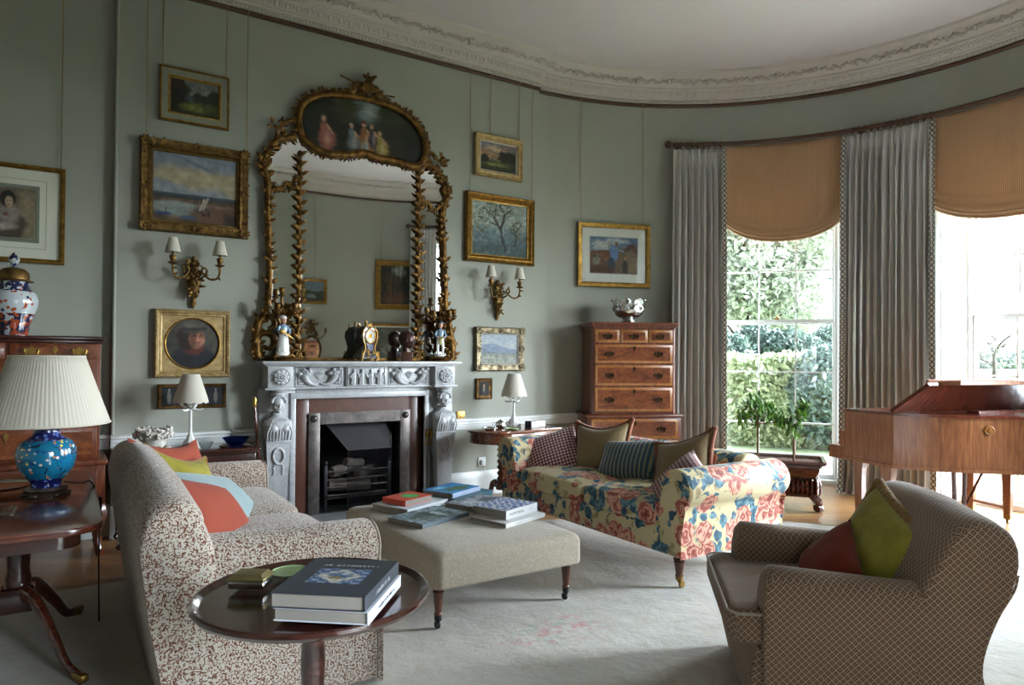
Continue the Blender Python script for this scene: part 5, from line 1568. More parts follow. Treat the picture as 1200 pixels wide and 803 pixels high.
def grate():
    root = thing('fire_grate', 'black iron fire grate with bars and logs behind a mesh spark guard', 'fire grate', (2.25, YN+.0, .018))
    b = MB()
    for x in (-.30, .30):
        b.bx(x-.015, x+.015, -.03, 0, 0, .40, .003); b.ell((x, -.015, .42), .022, 10, 8); b.bx(x-.012, x+.012, -.03, .30, .10, .125)
    b.build('fire_dogs', m_black, root)
    for z in (.13, .20, .27, .34):
        b = MB(); b.tube([(-.30, -.015, z), (-.1, -.03, z), (.1, -.03, z), (.30, -.015, z)], .009, 8); b.build('bar', m_iron, root)
    b = MB(); b.bx(-.30, .30, -.01, .30, .095, .11); b.build('grate_floor', m_black, root)
    # canted hood over the fire
    b = MB(); b.add([(-.29, .05, .77), (.35, .05, .77), (.30, -.05, .53), (-.11, -.05, .53)], [(0, 1, 2, 3)]); b.add([(-.29, .05, .77), (-.11, -.05, .53), (-.11, .3, .53), (-.29, .3, .77)], [(0, 1, 2, 3)])
    b.add([(.35, .05, .77), (.30, -.05, .53), (.30, .3, .53), (.35, .3, .77)], [(0, 1, 2, 3)])
    h = b.build('hood', m_black, root, 0); md = h.modifiers.new('t', 'SOLIDIFY'); md.thickness = .006
    b = MB()
    for p in ([(-.29, .05, .775), (-.11, -.055, .53)], [(.35, .05, .775), (.30, -.055, .53)], [(-.11, -.055, .53), (.30, -.055, .53)]): b.tube(p, .006, 6)
    b.build('hood_edge', m_iron, h)
    b = MB(); s_ = MB()
    for k in range(46): b.tube([(-.11+.41*k/45, -.058, .02), (-.11+.41*k/45, -.056, .53)], .0011, 4)
    for k in range(46): b.tube([(-.11, -.057, .02+.51*k/45), (.30, -.057, .02+.51*k/45)], .0011, 4)
    g = b.build('mesh_guard', m_black, root, 0)
    s_.tube([(-.11, -.06, .02), (-.11, -.06, .53)], .004, 6); s_.tube([(.30, -.06, .02), (.30, -.06, .53)], .004, 6); s_.tube([(-.11, -.06, .02), (.30, -.06, .02)], .004, 6); s_.build('guard_frame', m_black, g)
grate()
def logs():
    r = random.Random(2)
    for k, (p, q, rad) in enumerate((((-.24, .10, .20), (.14, .08, .19), .055), ((-.10, .20, .21), (.25, .18, .20), .05), ((-.22, .06, .32), (.05, .22, .34), .05), ((.02, .06, .30), (.26, .2, .31), .045), ((-.08, .10, .40), (.1, .16, .37), .04))):
        root = thing('log', ['pale log low across the front of the fire grate', 'log lying at the back of the fire grate', 'thick log resting on top at the left of the fire', 'log resting on the right side of the fire pile', 'short log on the very top of the fire pile'][k], 'log', (2.25, YN, .018), 0, 'logs in the grate')
        b = MB(); n = 8
        b.tube([(p[0]+(q[0]-p[0])*i/n, p[1]+(q[1]-p[1])*i/n, p[2]+(q[2]-p[2])*i/n+.004*r.uniform(-1, 1)) for i in range(n+1)], [rad*r.uniform(.93, 1.07) for _ in range(n+1)], 12)
        b.build('bark', m_log, root, 50)
        for e, d in ((p, -1), (q, 1)):
            v = (Vector(q)-Vector(p)).normalized()*d
            c = MB(); c.lathe([(.001, .004), (rad*.9, .003), (rad*.95, 0)], 14, T(*e) @ v.to_track_quat('Z', 'Y').to_matrix().to_4x4()); c.build('cut_end', m_pipe, root)
logs()
def tool(label, x, kind):
    root = thing('fire_iron', label, 'fire tool', (x, YN-.16, .012), 0, 'fire irons by the hearth')
    b = MB(); b.tube([(0, 0, .0 if kind else .02), (.004, .0, .30), (.0, .008, .56)], .006, 8)
    if kind == 0: b.bx(-.03, .03, -.006, .006, .0, .10, .004)
    if kind == 1:
        b.tube([(.022, 0, .0), (.02, 0, .3), (.004, .008, .50)], .005, 8); b.tube(smoothpts([(.0, .004, .47), (.03, .004, .44), (.0, .004, .40)], 5), .005, 6)
    b.build('shaft', m_iron, root)
    h = MB(); h.lathe([(.008, .54), (.014, .56), (.008, .58), (.011, .61), (.02, .65), (.012, .67), (.016, .69), (.001, .705)], 12); h.build('handle', m_brassold, root)
tool('iron shovel with brass handle beside the right herm of the fireplace', 2.872, 0); tool('iron tongs with brass handle, middle of the fire irons', 2.91, 1); tool('iron poker with brass handle nearest the right herm', 2.945, 2)
t_ = thing('fire_screen_pole', 'thin dark pole with gilt tip standing left of the chimneypiece', 'pole', (1.30, 5.90, 0))
b = MB(); b.tube([(.09, -.02, 0), (.04, -.01, .5), (0, 0, .98)], .013, 8); b.build('shaft', m_mahog, t_)
b = MB(); b.lathe([(.013, .97), (.018, .98), (.016, 1.0), (.019, 1.03), (.012, 1.05), (.001, 1.055)], 12); b.build('tip', m_brass, t_)

# ------------------------------------------------------------------ overmantel mirror
m_gilt = gilt('carved_gilt', '#84602b', '#35220e', .42, 150, .6)
m_giltb = gilt('bright_gilt', '#a37d38', '#6d4f20', .35, 90, .25)
m_mirror = NT('old_mirror'); m_mirror = m_mirror.pbr((.93, .95, .93), .02, 1.0)
def sprig(b, p, d, s, nrm=(0, -1, 0), curl=.3):
    """one carved leaf at p pointing along d"""
    d = Vector(d).normalized(); n = Vector(nrm); w = d.cross(n).normalized()
    P = Vector(p)
    vs = []
    for t, wd, up, cu in ((0, .10, .04, 0), (.32, .25, .17, .04), (.66, .22, .19, .35), (.9, .12, .12, .8), (1.0, .03, .06, 1.0)):
        c = P+d*s*t+n*s*up+w*s*curl*cu
        vs += [c-w*s*wd-n*s*.05, c+n*s*.05, c+w*s*wd-n*s*.05]
    fs = []
    for r in range(4):
        for k in range(2): fs.append((r*3+k, r*3+k+1, r*3+k+4, r*3+k+3))
    b.add(vs, fs)
def carved(b, pts, r, leaf=.05, step=2, seed=0, both=True, sc=1):
    rr = random.Random(seed)
    P = [Vector(p) for p in pts]
    b.tube(P, r, 9)
    for i in range(1, len(P)-1, step):
        t = (P[i+1]-P[i-1]).normalized(); w = t.cross(Vector((0, -1, 0))).normalized()
        for s_ in ((-1, 1) if both else (1,)):
            d = (t*1.1+w*s_*rr.uniform(.35, .8)).normalized()
            R_ = r[i] if hasattr(r, '__len__') else r
            sprig(b, P[i]+w*s_*R_*.6+Vector((0, -R_*.4, 0)), d, leaf*rr.uniform(.8, 1.3), curl=s_*.25)
def volute(cx, cz, r, a0, turns, y=-.045, n=26, k=.75):
    return [(cx+r*(1-k*i/n)*cos(RAD(a0)+2*pi*turns*i/n), y, cz+r*(1-k*i/n)*sin(RAD(a0)+2*pi*turns*i/n)) for i in range(n+1)]
def overmantel():
    OX, OZ0 = 2.25, 1.346
    root = thing('overmantel_mirror', 'tall rococo gilt overmantel mirror with a painted scene at its top', 'mirror', (OX, YN-.002, OZ0))
    Lf = [(1.36, 1.36), (1.345, 1.45), (1.352, 1.65), (1.426, 1.79), (1.443, 2.12), (1.428, 2.52), (1.418, 2.86), (1.385, 3.01), (1.43, 3.14), (1.52, 3.24), (1.65, 3.28)]
    Rf = [(3.17, 1.36), (3.185, 1.45), (3.15, 1.70), (3.11, 1.85), (3.105, 2.07), (3.085, 2.45), (3.075, 2.80), (3.125, 2.99), (3.06, 3.13), (2.97, 3.21), (2.86, 3.24)]
    ov = [(1.672, 3.40), (1.712, 3.58), (1.894, 3.70), (2.136, 3.735), (2.413, 3.735), (2.678, 3.675), (2.83, 3.54), (2.882, 3.40), (2.862, 3.26), (2.765, 3.19), (2.57, 3.215), (2.40, 3.215), (2.26, 3.24), (2.10, 3.195), (1.9, 3.185), (1.745, 3.25)]
    def l(p, y=-.04): return (p[0]-OX, y, p[1]-OZ0)
    sm = lambda P, n=6, y=-.04, c=False: [tuple(v) for v in smoothpts([l(p, y) for p in P], n, c)]
    # glass
    g = MB(); poly = [(x, z) for x, y, z in sm(Lf, 4)]+[(x, z) for x, y, z in sm(Rf, 4)[::-1]]
    g.prism(poly, 'y', -.028, -.006); g.build('mirror_glass', m_mirror, root, 0)
    # backing panel of the painting plus painting itself
    P = sm(ov, 6, -.034, True)
    cx = sum(p[0] for p in P)/len(P); cz = sum(p[2] for p in P)/len(P)
    nr = 34
    vs = []; fs = []
    for j in range(nr+1):
        for p in P: vs.append((cx+(p[0]-cx)*j/nr, -.036, cz+(p[2]-cz)*j/nr))
    N = len(P)
    for j in range(nr):
        for k in range(N): fs.append((j*N+k, j*N+(k+1) % N, (j+1)*N+(k+1) % N, (j+1)*N+k))
    pm = MB().add(vs, fs)
    po = pm.build('painted_panel', m_paint, root, 0, merge=False)
    x0, x1 = 1.66-OX, 2.89-OX; z0, z1 = 3.17-OZ0, 3.75-OZ0
    colour_verts(po, lambda v: paint_fete((v.x-x0)/(x1-x0), (v.z-z0)/(z1-z0)))
    b = MB(); pts = sm(ov, 7, -.05, True); b.tube(pts, .032, 10, True)
    rr = random.Random(1)
    for i, p in enumerate(pts):
        t = Vector(pts[(i+1) % len(pts)])-Vector(pts[i-1]); t.normalize(); w = t.cross(Vector((0, -1, 0))).normalized()
        if (Vector(p)-Vector((cx, -.05, cz))).dot(w) < 0: w = -w
        top = p[2] > cz
        for q in range(2 if top else 1):
            sprig(b, Vector(p)+w*.02, (w+t*rr.uniform(-1.2, 1.2)).normalized(), rr.uniform(.03, .055)*(1 if top else .7), curl=rr.uniform(-.4, .4))
        b.ell(Vector(p)-w*.026+Vector((0, -.012, 0)), .010, 6, 5)
    b.build('painting_frame', m_gilt, root, 50)
    # outer stiles with scroll feet and shoulders
    for F, s_, sd in ((Lf, 1, 3), (Rf, -1, 4)):
        b = MB(); pts = sm(F, 6, -.045)
        rad = [.030 if p[2] > .5 else .030+.03*(.5-p[2]) for p in pts]
        carved(b, pts, rad, .055, 3, sd)
        b.tube(volute(l(F[1])[0]+s_*.085, .15, .105, 180 if s_ > 0 else 0, .9*(-s_), -.06, 30, .7), [.03-.0005*i for i in range(31)], 9)
        b.tube(volute(l(F[1])[0]+s_*.10, .33, .06, -90, .8*s_, -.055, 24, .7), [.02-.0004*i for i in range(25)], 8)
        b.tube(volute(l(F[7])[0]+s_*.02, l(F[7])[2]+.02, .055, 200 if s_ > 0 else -20, 1.0*(-s_), -.055, 24, .7), .016, 8)
        # C scroll inside the shoulder
        x = l(F[6])[0]
        c = [(x+s_*.02, -.045, 2.86-OZ0), (x+s_*.10, -.045, 2.80-OZ0), (x+s_*.17, -.045, 2.88-OZ0), (x+s_*.21, -.045, 2.83-OZ0), (x+s_*.24, -.045, 2.93-OZ0)]
        carved(b, smoothpts(c, 6), .015, .035, 3, sd+7)
        for k in range(3):     # sprays hanging down the stile
            zc = .75+.42*k
            for q in range(7):
                i = min(range(len(pts)), key=lambda j: abs(pts[j][2]-(zc+.035*q)))
                sprig(b, Vector(pts[i])+Vector((s_*.01, -.02, 0)), (s_*rr.uniform(-.2, 1), -.2, rr.uniform(.2, 1)), .05)
                b.ell(Vector(pts[i])+Vector((s_*rr.uniform(-.03, .03), -.03, rr.uniform(-.02, .02))), .012, 6, 5)
        b.build('outer_stile', m_gilt, root, 50)
    for x in (1.692-OX, 2.82-OX):   # inner palm stems
        b = MB(); n = 42
        pts = [(x+.006*sin(k*.9), -.045, .02+k*(1.80/n)) for k in range(n+1)]
        b.tube(pts, .017, 8)
        for k in range(1, n):
            s_ = 1 if k % 2 else -1
            sprig(b, Vector(pts[k])+Vector((s_*.008, -.008, 0)), (s_*.58, -.12, 1), .066, curl=s_*.32)
            if k % 3 == 0: sprig(b, Vector(pts[k])+Vector((0, -.012, 0)), (.1*s_, -.5, 1), .055, curl=0)
        b.tube(volute(x+.03, .05, .05, 180, -.9, -.05, 20), .014, 7); b.tube(volute(x-.03, .05, .05, 0, .9, -.05, 20), .014, 7)
        b.build('palm_stem', m_gilt, root, 50)
    b = MB()    # cresting: shell, crossed staffs, foliage
    c0 = Vector((2.285-OX, -.07, 3.79-OZ0))
    for k in range(9):
        a = RAD(20+140*k/8); b.tube([c0, c0+Vector((cos(a)*.07, -.02, sin(a)*.07)), c0+Vector((cos(a)*.10, -.005, sin(a)*.10))], [.008, .016, .008], 7)
    b.tube([c0+Vector((-.26, 0, .105)), c0+Vector((.23, 0, -.02))], .009, 6); b.tube([c0+Vector((-.20, .01, .0)), c0+Vector((.27, .01, .02))], .008, 6)
    for k in range(26):
        x = rr.uniform(-.16, .16); sprig(b, c0+Vector((x, 0, -.05+.09*(1-abs(x)/.2)+rr.uniform(-.02, .02))), (x*3+rr.uniform(-.5, .5), -.2, 1), rr.uniform(.04, .075), curl=rr.uniform(-.4, .4))
    for k in range(10): b.ell(c0+Vector((rr.uniform(-.05, .06), -.03, .09+rr.uniform(-.03, .05))), .015, 7, 5)
    sprig(b, c0+Vector((.02, 0, .10)), (.5, -.2, 1), .09); sprig(b, c0+Vector((.0, 0, .10)), (-.3, -.2, 1), .08)
    b.build('cresting', m_gilt, root, 50)
    for px, pz, s_ in ((1.50, 3.36, 1), (3.05, 3.30, -1)):   # shoulder flowers
        b = MB()
        for k in range(16): sprig(b, (px-OX+rr.uniform(-.05, .05), -.05, pz-OZ0+rr.uniform(-.09, .02)), (rr.uniform(-1, 1), -.2, rr.uniform(0, 1)), .06, curl=rr.uniform(-.4, .4))
        b.tube(volute(px-OX+s_*.13, pz-OZ0+.0, .07, 180 if s_ > 0 else 0, -.8*s_, -.05, 20), .02, 8)
        b.build('shoulder_flower', m_gilt, root, 50)
    b = MB(); b.bx(1.40-OX, 3.13-OX, -.06, -.0, .0, .028, .005); b.build('bottom_rail', m_gilt, root)
overmantel()
PW = YN-.004
def ctr(x0, x1, z0, z1): return ((x0+x1)/2, PW, (z0+z1)/2)
flat = lambda a, b_: [(0, a), (.008, a+.006), (b_*.5, a-.004), (b_*.8, a-.012), (b_, a-.016)]
p = picture('framed_print', 'gold-framed print of a seated woman in a wide cream mount, far left wall', (-.345, YS-.004, 2.405), 0, .66, .71,
    [(0, .03), (.004, .036), (.02, .036), (.026, .03), (.034, .024)], m_giltb, paint_lady, (.30, -.30), None, m_cream, 70, 'framed print', True, .29, .36)
b = MB(); b.rings(.43, .50, [(0, -.0122), (0, -.0128), (.003, -.0128), (.003, -.0122)]); b.rings(.345, .415, [(0, -.0122), (0, -.014), (.022, -.014), (.022, -.0122)]); b.build('wash_line', m_greyframe, p, 0)
picture('landscape_painting', 'small dark landscape with trees in a grey and gold frame, topmost at left', ctr(.592, 1.112, 3.242, 3.672), 0, .515, .430,
    [(0, .035), (.006, .042), (.014, .042), (.018, .036)], m_giltb, paint_meadow, (-.235, .235), None, None, 64, inner=None)
pic = bpy.data.objects['landscape_painting']
b = MB(); b.rings(.482, .397, [(0, -.03), (.0, -.037), (.04, -.028), (.046, -.028)]); b.build('grey_flat', m_greyframe, [c for c in pic.children if c.name.startswith('frame')][0], 25)
b = MB(); b.rings(.394, .309, [(0, -.02), (0, -.030), (.008, -.032), (.022, -.014), (.022, -.01)]); b.build('gilt_slip', m_slipgold, [c for c in pic.children if c.name.startswith('frame')][0], 25)
picture('seascape_painting', 'beach scene with boats under a cloudy sky in a carved dull-gold frame', ctr(.462, 1.272, 2.36, 3.088), 0, .805, .728,
    [(0, .03), (.01, .055), (.05, .045), (.07, .05), (.082, .030)], m_carvegold, paint_shore, (-.36, .385), orn_carved(.078, -.05, 1), None, 80, inner=(.014, m_slipgold))
# round portrait in a square spandrel
def oval_picture():
    w, h = .553, .540
    root = thing('portrait_painting', 'round portrait of a person in a dark hat, in a square pale-gold frame', 'painting', ctr(.583, 1.136, 1.212, 1.753))
    b = MB(); b.rings(w, h, [(0, 0), (0, -.034), (.008, -.042), (.022, -.040), (.034, -.028), (.042, -.030), (.054, -.022), (.054, 0)]); f = b.build('frame', m_palegold, root, 25)
    b = MB(); orn_rope(.011, .019, .011, -.038)(b, w, h); b.build('rope_edge', m_palegold, f, 60)
    R_, n = .202, 72
    W, Hh = w/2-.052, h/2-.052
    outr = []
    for k in range(n):
        a = 2*pi*k/n; c, s_ = cos(a), sin(a); q = min(W/abs(c) if abs(c) > 1e-6 else 9, Hh/abs(s_) if abs(s_) > 1e-6 else 9); outr.append((c*q, -.022, s_*q))
    vs = outr+[(R_*cos(2*pi*k/n), -.022, R_*sin(2*pi*k/n)) for k in range(n)]
    b = MB().add(vs, [(k, (k+1) % n, n+(k+1) % n, n+k) for k in range(n)]); b.build('spandrel', m_palegold, root, 0)
    b = MB(); b.tube([(R_*cos(2*pi*k/n), -.022, R_*sin(2*pi*k/n)) for k in range(n)], .007, 8, True); b.build('gilt_ring', m_giltb, root)
    b = MB(); m = 30; vs = [(R_*cos(2*pi*k/n)*j/m, -.014, R_*sin(2*pi*k/n)*j/m) for j in range(m+1) for k in range(n)]
    b.add(vs, [(j*n+k, j*n+(k+1) % n, (j+1)*n+(k+1) % n, (j+1)*n+k) for j in range(m) for k in range(n)])
    o = b.build('painting', m_paint, root, 0); colour_verts(o, lambda c: paint_portrait(c.x/(2*R_)+.5, c.z/(2*R_)+.5))
oval_picture()
picture('figure_painting', 'long low dark picture of small pale figures half hidden behind the lamp', ctr(.612, 1.115, .962, 1.160), 0, .503, .195,
    [(0, .016), (.006, .022), (.022, .018), (.026, .014)], m_darkgold, paint_dark_figures, None, None, None, 70)
picture('landscape_painting', 'small sunset landscape in a pale gold frame, topmost on the right', ctr(3.437, 4.008, 3.224, 3.655), 0, .572, .430,
    [(0, .04), (.008, .048), (.03, .036), (.05, .04), (.066, .026)], m_palegold, paint_sunset, (-.10, .25), None, None, 64, inner=(.010, m_whiteb))
picture('tree_painting', 'large painting of bare hawthorn trees in a bright gold frame right of the mirror', ctr(3.335, 4.16, 2.351, 3.049), 0, .822, .696,
    [(0, .045), (.01, .058), (.03, .045), (.045, .05), (.07, .028), (.078, .026)], m_giltb, paint_hawthorn, (-.36, .39), None, None, 80)
picture('hill_painting', 'pale blue hill landscape in a carved silver-gilt frame above the right lamp', ctr(3.46, 4.042, 1.248, 1.695), 0, .582, .446,
    [(0, .03), (.01, .045), (.05, .036), (.066, .028)], m_silvergilt, paint_hills, None, orn_carved(.066, -.042, 5, True, .026), None, 64, inner=(.010, m_whiteb))
picture('miniature_painting', 'tiny dark portrait in a small gilt frame beside the right lamp shade', ctr(3.478, 3.669, .962, 1.174), 0, .19, .212,
    [(0, .016), (.006, .022), (.03, .012), (.036, .012)], m_darkgold, paint_tiny, None, None, None, 40)
ax, ay = arc(70.5, RB-.045)
picture('harvest_print', 'gold-framed field-workers print with white mount above the silver bowl', (ax, ay, 2.535), 70.5-90, .862, .712,
    [(0, .03), (.006, .038), (.03, .034), (.05, .026), (.054, .022)], m_giltb, paint_harvest, (-.40, .34), None, m_whiteb, 80, 'framed print', True, .56, .40)
# pictures on the opposite wall, seen in the mirror
picture('lake_painting', 'small lake landscape in a gold frame reflected low at left in the mirror', (3.68, YB+.004, 2.517), 180, .44, .44, [(0, .03), (.008, .036), (.05, .025)], m_giltb, lambda x, y: paint_lake(x, y), (0,), None, None, 40)
a2 = -70.2; ax, ay = arc(a2, RB-.03)
picture('woodland_painting', 'upright dark woodland painting in a gold frame, reflected in the mirror', (ax, ay, 2.70), a2-90, .84, .91, [(0, .04), (.01, .05), (.06, .035), (.085, .025)], m_giltb, paint_path, (-.3, .3), None, None, 60, inner=(.014, m_slipgold))
picture('abstract_painting', 'grey-green painting in a gold frame reflected behind the bronze head', (ax, ay, 1.56), a2-90, 1.0, .86, [(0, .03), (.008, .036), (.05, .028), (.055, .025)], m_giltb, paint_grey, None, None, None, 60, inner=(.02, m_whiteb))

# ------------------------------------------------------------------ girandole opposite (mirror view)
t_ = thing('girandole_mirror', 'small oval gilt girandole mirror with candle arms reflected beside the clock', 'mirror', (3.64, YB+.004, 1.30), 180)
b = MB(); P_ = [(.155*cos(2*pi*k/32), -.02, .20+.22*sin(2*pi*k/32)) for k in range(32)]; b.tube(P_, .018, 8, True); b.build('frame', m_gilt, t_)
b = MB(); b.prism([(p[0], p[2]) for p in P_], 'y', -.012, -.004); b.build('glass', m_mirror, t_, 0)
b = MB(); rr = random.Random(3)
for k in range(40): sprig(b, (rr.uniform(-.14, .14)*(1-.6*k/40), -.02, .42+.012*k*.6), (rr.uniform(-1, 1), -.2, rr.uniform(0, 1)), .06)
for s_ in (-1, 1): b.tube(smoothpts([(0, -.03, .42), (s_*.10, -.09, .38), (s_*.2, -.1, .45), (s_*.22, -.1, .5)], 5), .008, 6); b.lathe([(.02, .5), (.03, .52), (.014, .53), (.016, .58)], 10, T(s_*.22, -.1, 0))
b.build('cresting', m_gilt, t_, 50)

# ------------------------------------------------------------------ wall lights
m_shade = NT('card_shade'); _p = m_shade.n('BsdfPrincipled', {'Base Color': (*hexc('#d6d1c4'), 1), 'Roughness': .85}); _q = m_shade.n('BsdfTranslucent', {'Color': (*hexc('#d8ccb4'), 1)}); _m = m_shade.n('MixShader', {0: .3})
m_shade.t.links.new(_p.outputs[0], _m.inputs[1]); m_shade.t.links.new(_q.outputs[0], _m.inputs[2]); m_shade.t.links.new(_m.outputs[0], m_shade.out.inputs[0]); m_shade = m_shade.mat
def shade(b, r0, r1, h, z, M=None, seg=28, scallop=0, pleat=0):
    n = seg*(4 if scallop or pleat else 1)
    vs = []; fs = []
    rows = 6
    for t in (0, 1):
        for j in range(rows+1):
            v = j/rows
            for k in range(n):
                a = 2*pi*k/n; r = r0+(r1-r0)*v-t*.0025
                if pleat: r += .0022*cos(pleat*a)
                zz = z+h*v
                if scallop and j == 0: zz += -.012*abs(cos(a*scallop/2))
                vs.append((r*cos(a), r*sin(a), zz))
    R_ = rows+1
    for t in (0, 1):
        for j in range(rows):
            for k in range(n):
                q = (t*R_+j)*n; fs.append((q+k, q+(k+1) % n, q+n+(k+1) % n, q+n+k))
    for j in (0, rows):
        for k in range(n): fs.append((j*n+k, j*n+(k+1) % n, (R_+j)*n+(k+1) % n, (R_+j)*n+k))
    b.add(vs, fs, M)
def sconce(label, x, z):
    root = thing('wall_sconce', label, 'wall light', (x, PW, z), 0, 'gilt two-arm wall lights')
    b = MB(); r = random.Random(int(x*10))
    b.loft([[(w*cos(a), -d*(.5+.5*sin(a))*1.0-.002, zz) for a in [2*pi*k/14 for k in range(14)]] for zz, w, d in ((-.335, .006, .02), (-.30, .022, .03), (-.25, .018, .03), (-.20, .04, .05), (-.12, .055, .07), (-.05, .045, .06), (0, .03, .05), (.03, .045, .06), (.06, .02, .04), (.085, .008, .02))])
    for k in range(46):
        zz = r.uniform(-.26, .05); w = .05*(1-abs(zz+.09)/.24); sprig(b, (r.uniform(-w, w), -.05-r.uniform(0, .02), zz), (r.uniform(-1, 1), -.35, r.uniform(-.8, 1)), r.uniform(.03, .055), curl=r.uniform(-.5, .5))
    b.build('backplate', m_carvegold, root, 50)
    for s_ in (-1, 1):
        P_ = smoothpts([(s_*.02, -.05, -.11), (s_*.06, -.09, -.085), (s_*.085, -.11, -.04), (s_*.06, -.12, -.015), (s_*.05, -.11, -.05), (s_*.10, -.14, -.105), (s_*.15, -.16, -.10), (s_*.17, -.17, -.05), (s_*.17, -.17, .01)], 5)
        b = MB(); b.tube(P_, .0085, 8)
        for k in range(6, len(P_)-4, 5): sprig(b, P_[k], (r.uniform(-1, 1), -.3, r.uniform(-.2, 1)), .035)
        b.lathe([(.008, -.01), (.034, 0), (.038, .008), (.016, .014), (.02, .03), (.026, .05), (.022, .062), (.008, .066), (.008, .10), (.001, .105)], 14, T(s_*.17, -.17, 0)); arm = b.build('arm', m_carvegold, root, 50)
        c = MB(); shade(c, .057, .030, .115, .085, T(s_*.17, -.17, 0), 24); c.build('lamp_shade', m_shade, arm, 40)
sconce('gilt wall light with two cream shades left of the mirror, above the round portrait', .858, 2.10)
sconce('gilt wall light with two cream shades right of the mirror, below the tree painting', 3.722, 2.10)

# ------------------------------------------------------------------ small wall fittings
def plate(name, label, loc, w, h, mat, cat, rock=True):
    root = thing(name, label, cat, loc)
    b = MB(); b.bx(-w/2, w/2, -.007, 0, -h/2, h/2, .003); b.build('plate', mat, root)
    b = MB(); b.bx(-.012, .012, -.010, -.006, -.018, .018, .003); b.build('rocker' if rock else 'plug', mat if rock else m_white, root)
    return root
plate('light_switch', 'square brass light switch plate beside the right herm', (3.31, PW, .805), .09, .09, m_brass, 'switch')
t_ = thing('wall_socket', 'white wall socket with plugged-in cable below the side table', 'socket', (3.56, PW, .33))
b = MB(); b.bx(-.045, .045, -.009, 0, -.045, .045, .004); b.build('plate', m_white, t_)
b = MB(); b.bx(-.022, .022, -.045, -.008, -.03, .02, .008); b.build('plug', m_white, t_)
b = MB(); b.tube(smoothpts([(0, -.04, -.02), (.01, -.05, -.08), (-.015, -.04, -.16), (.03, -.05, -.24), (.10, -.06, -.315), (.25, -.1, -.322)], 6), .0035, 6); b.build('cable', m_white, t_)
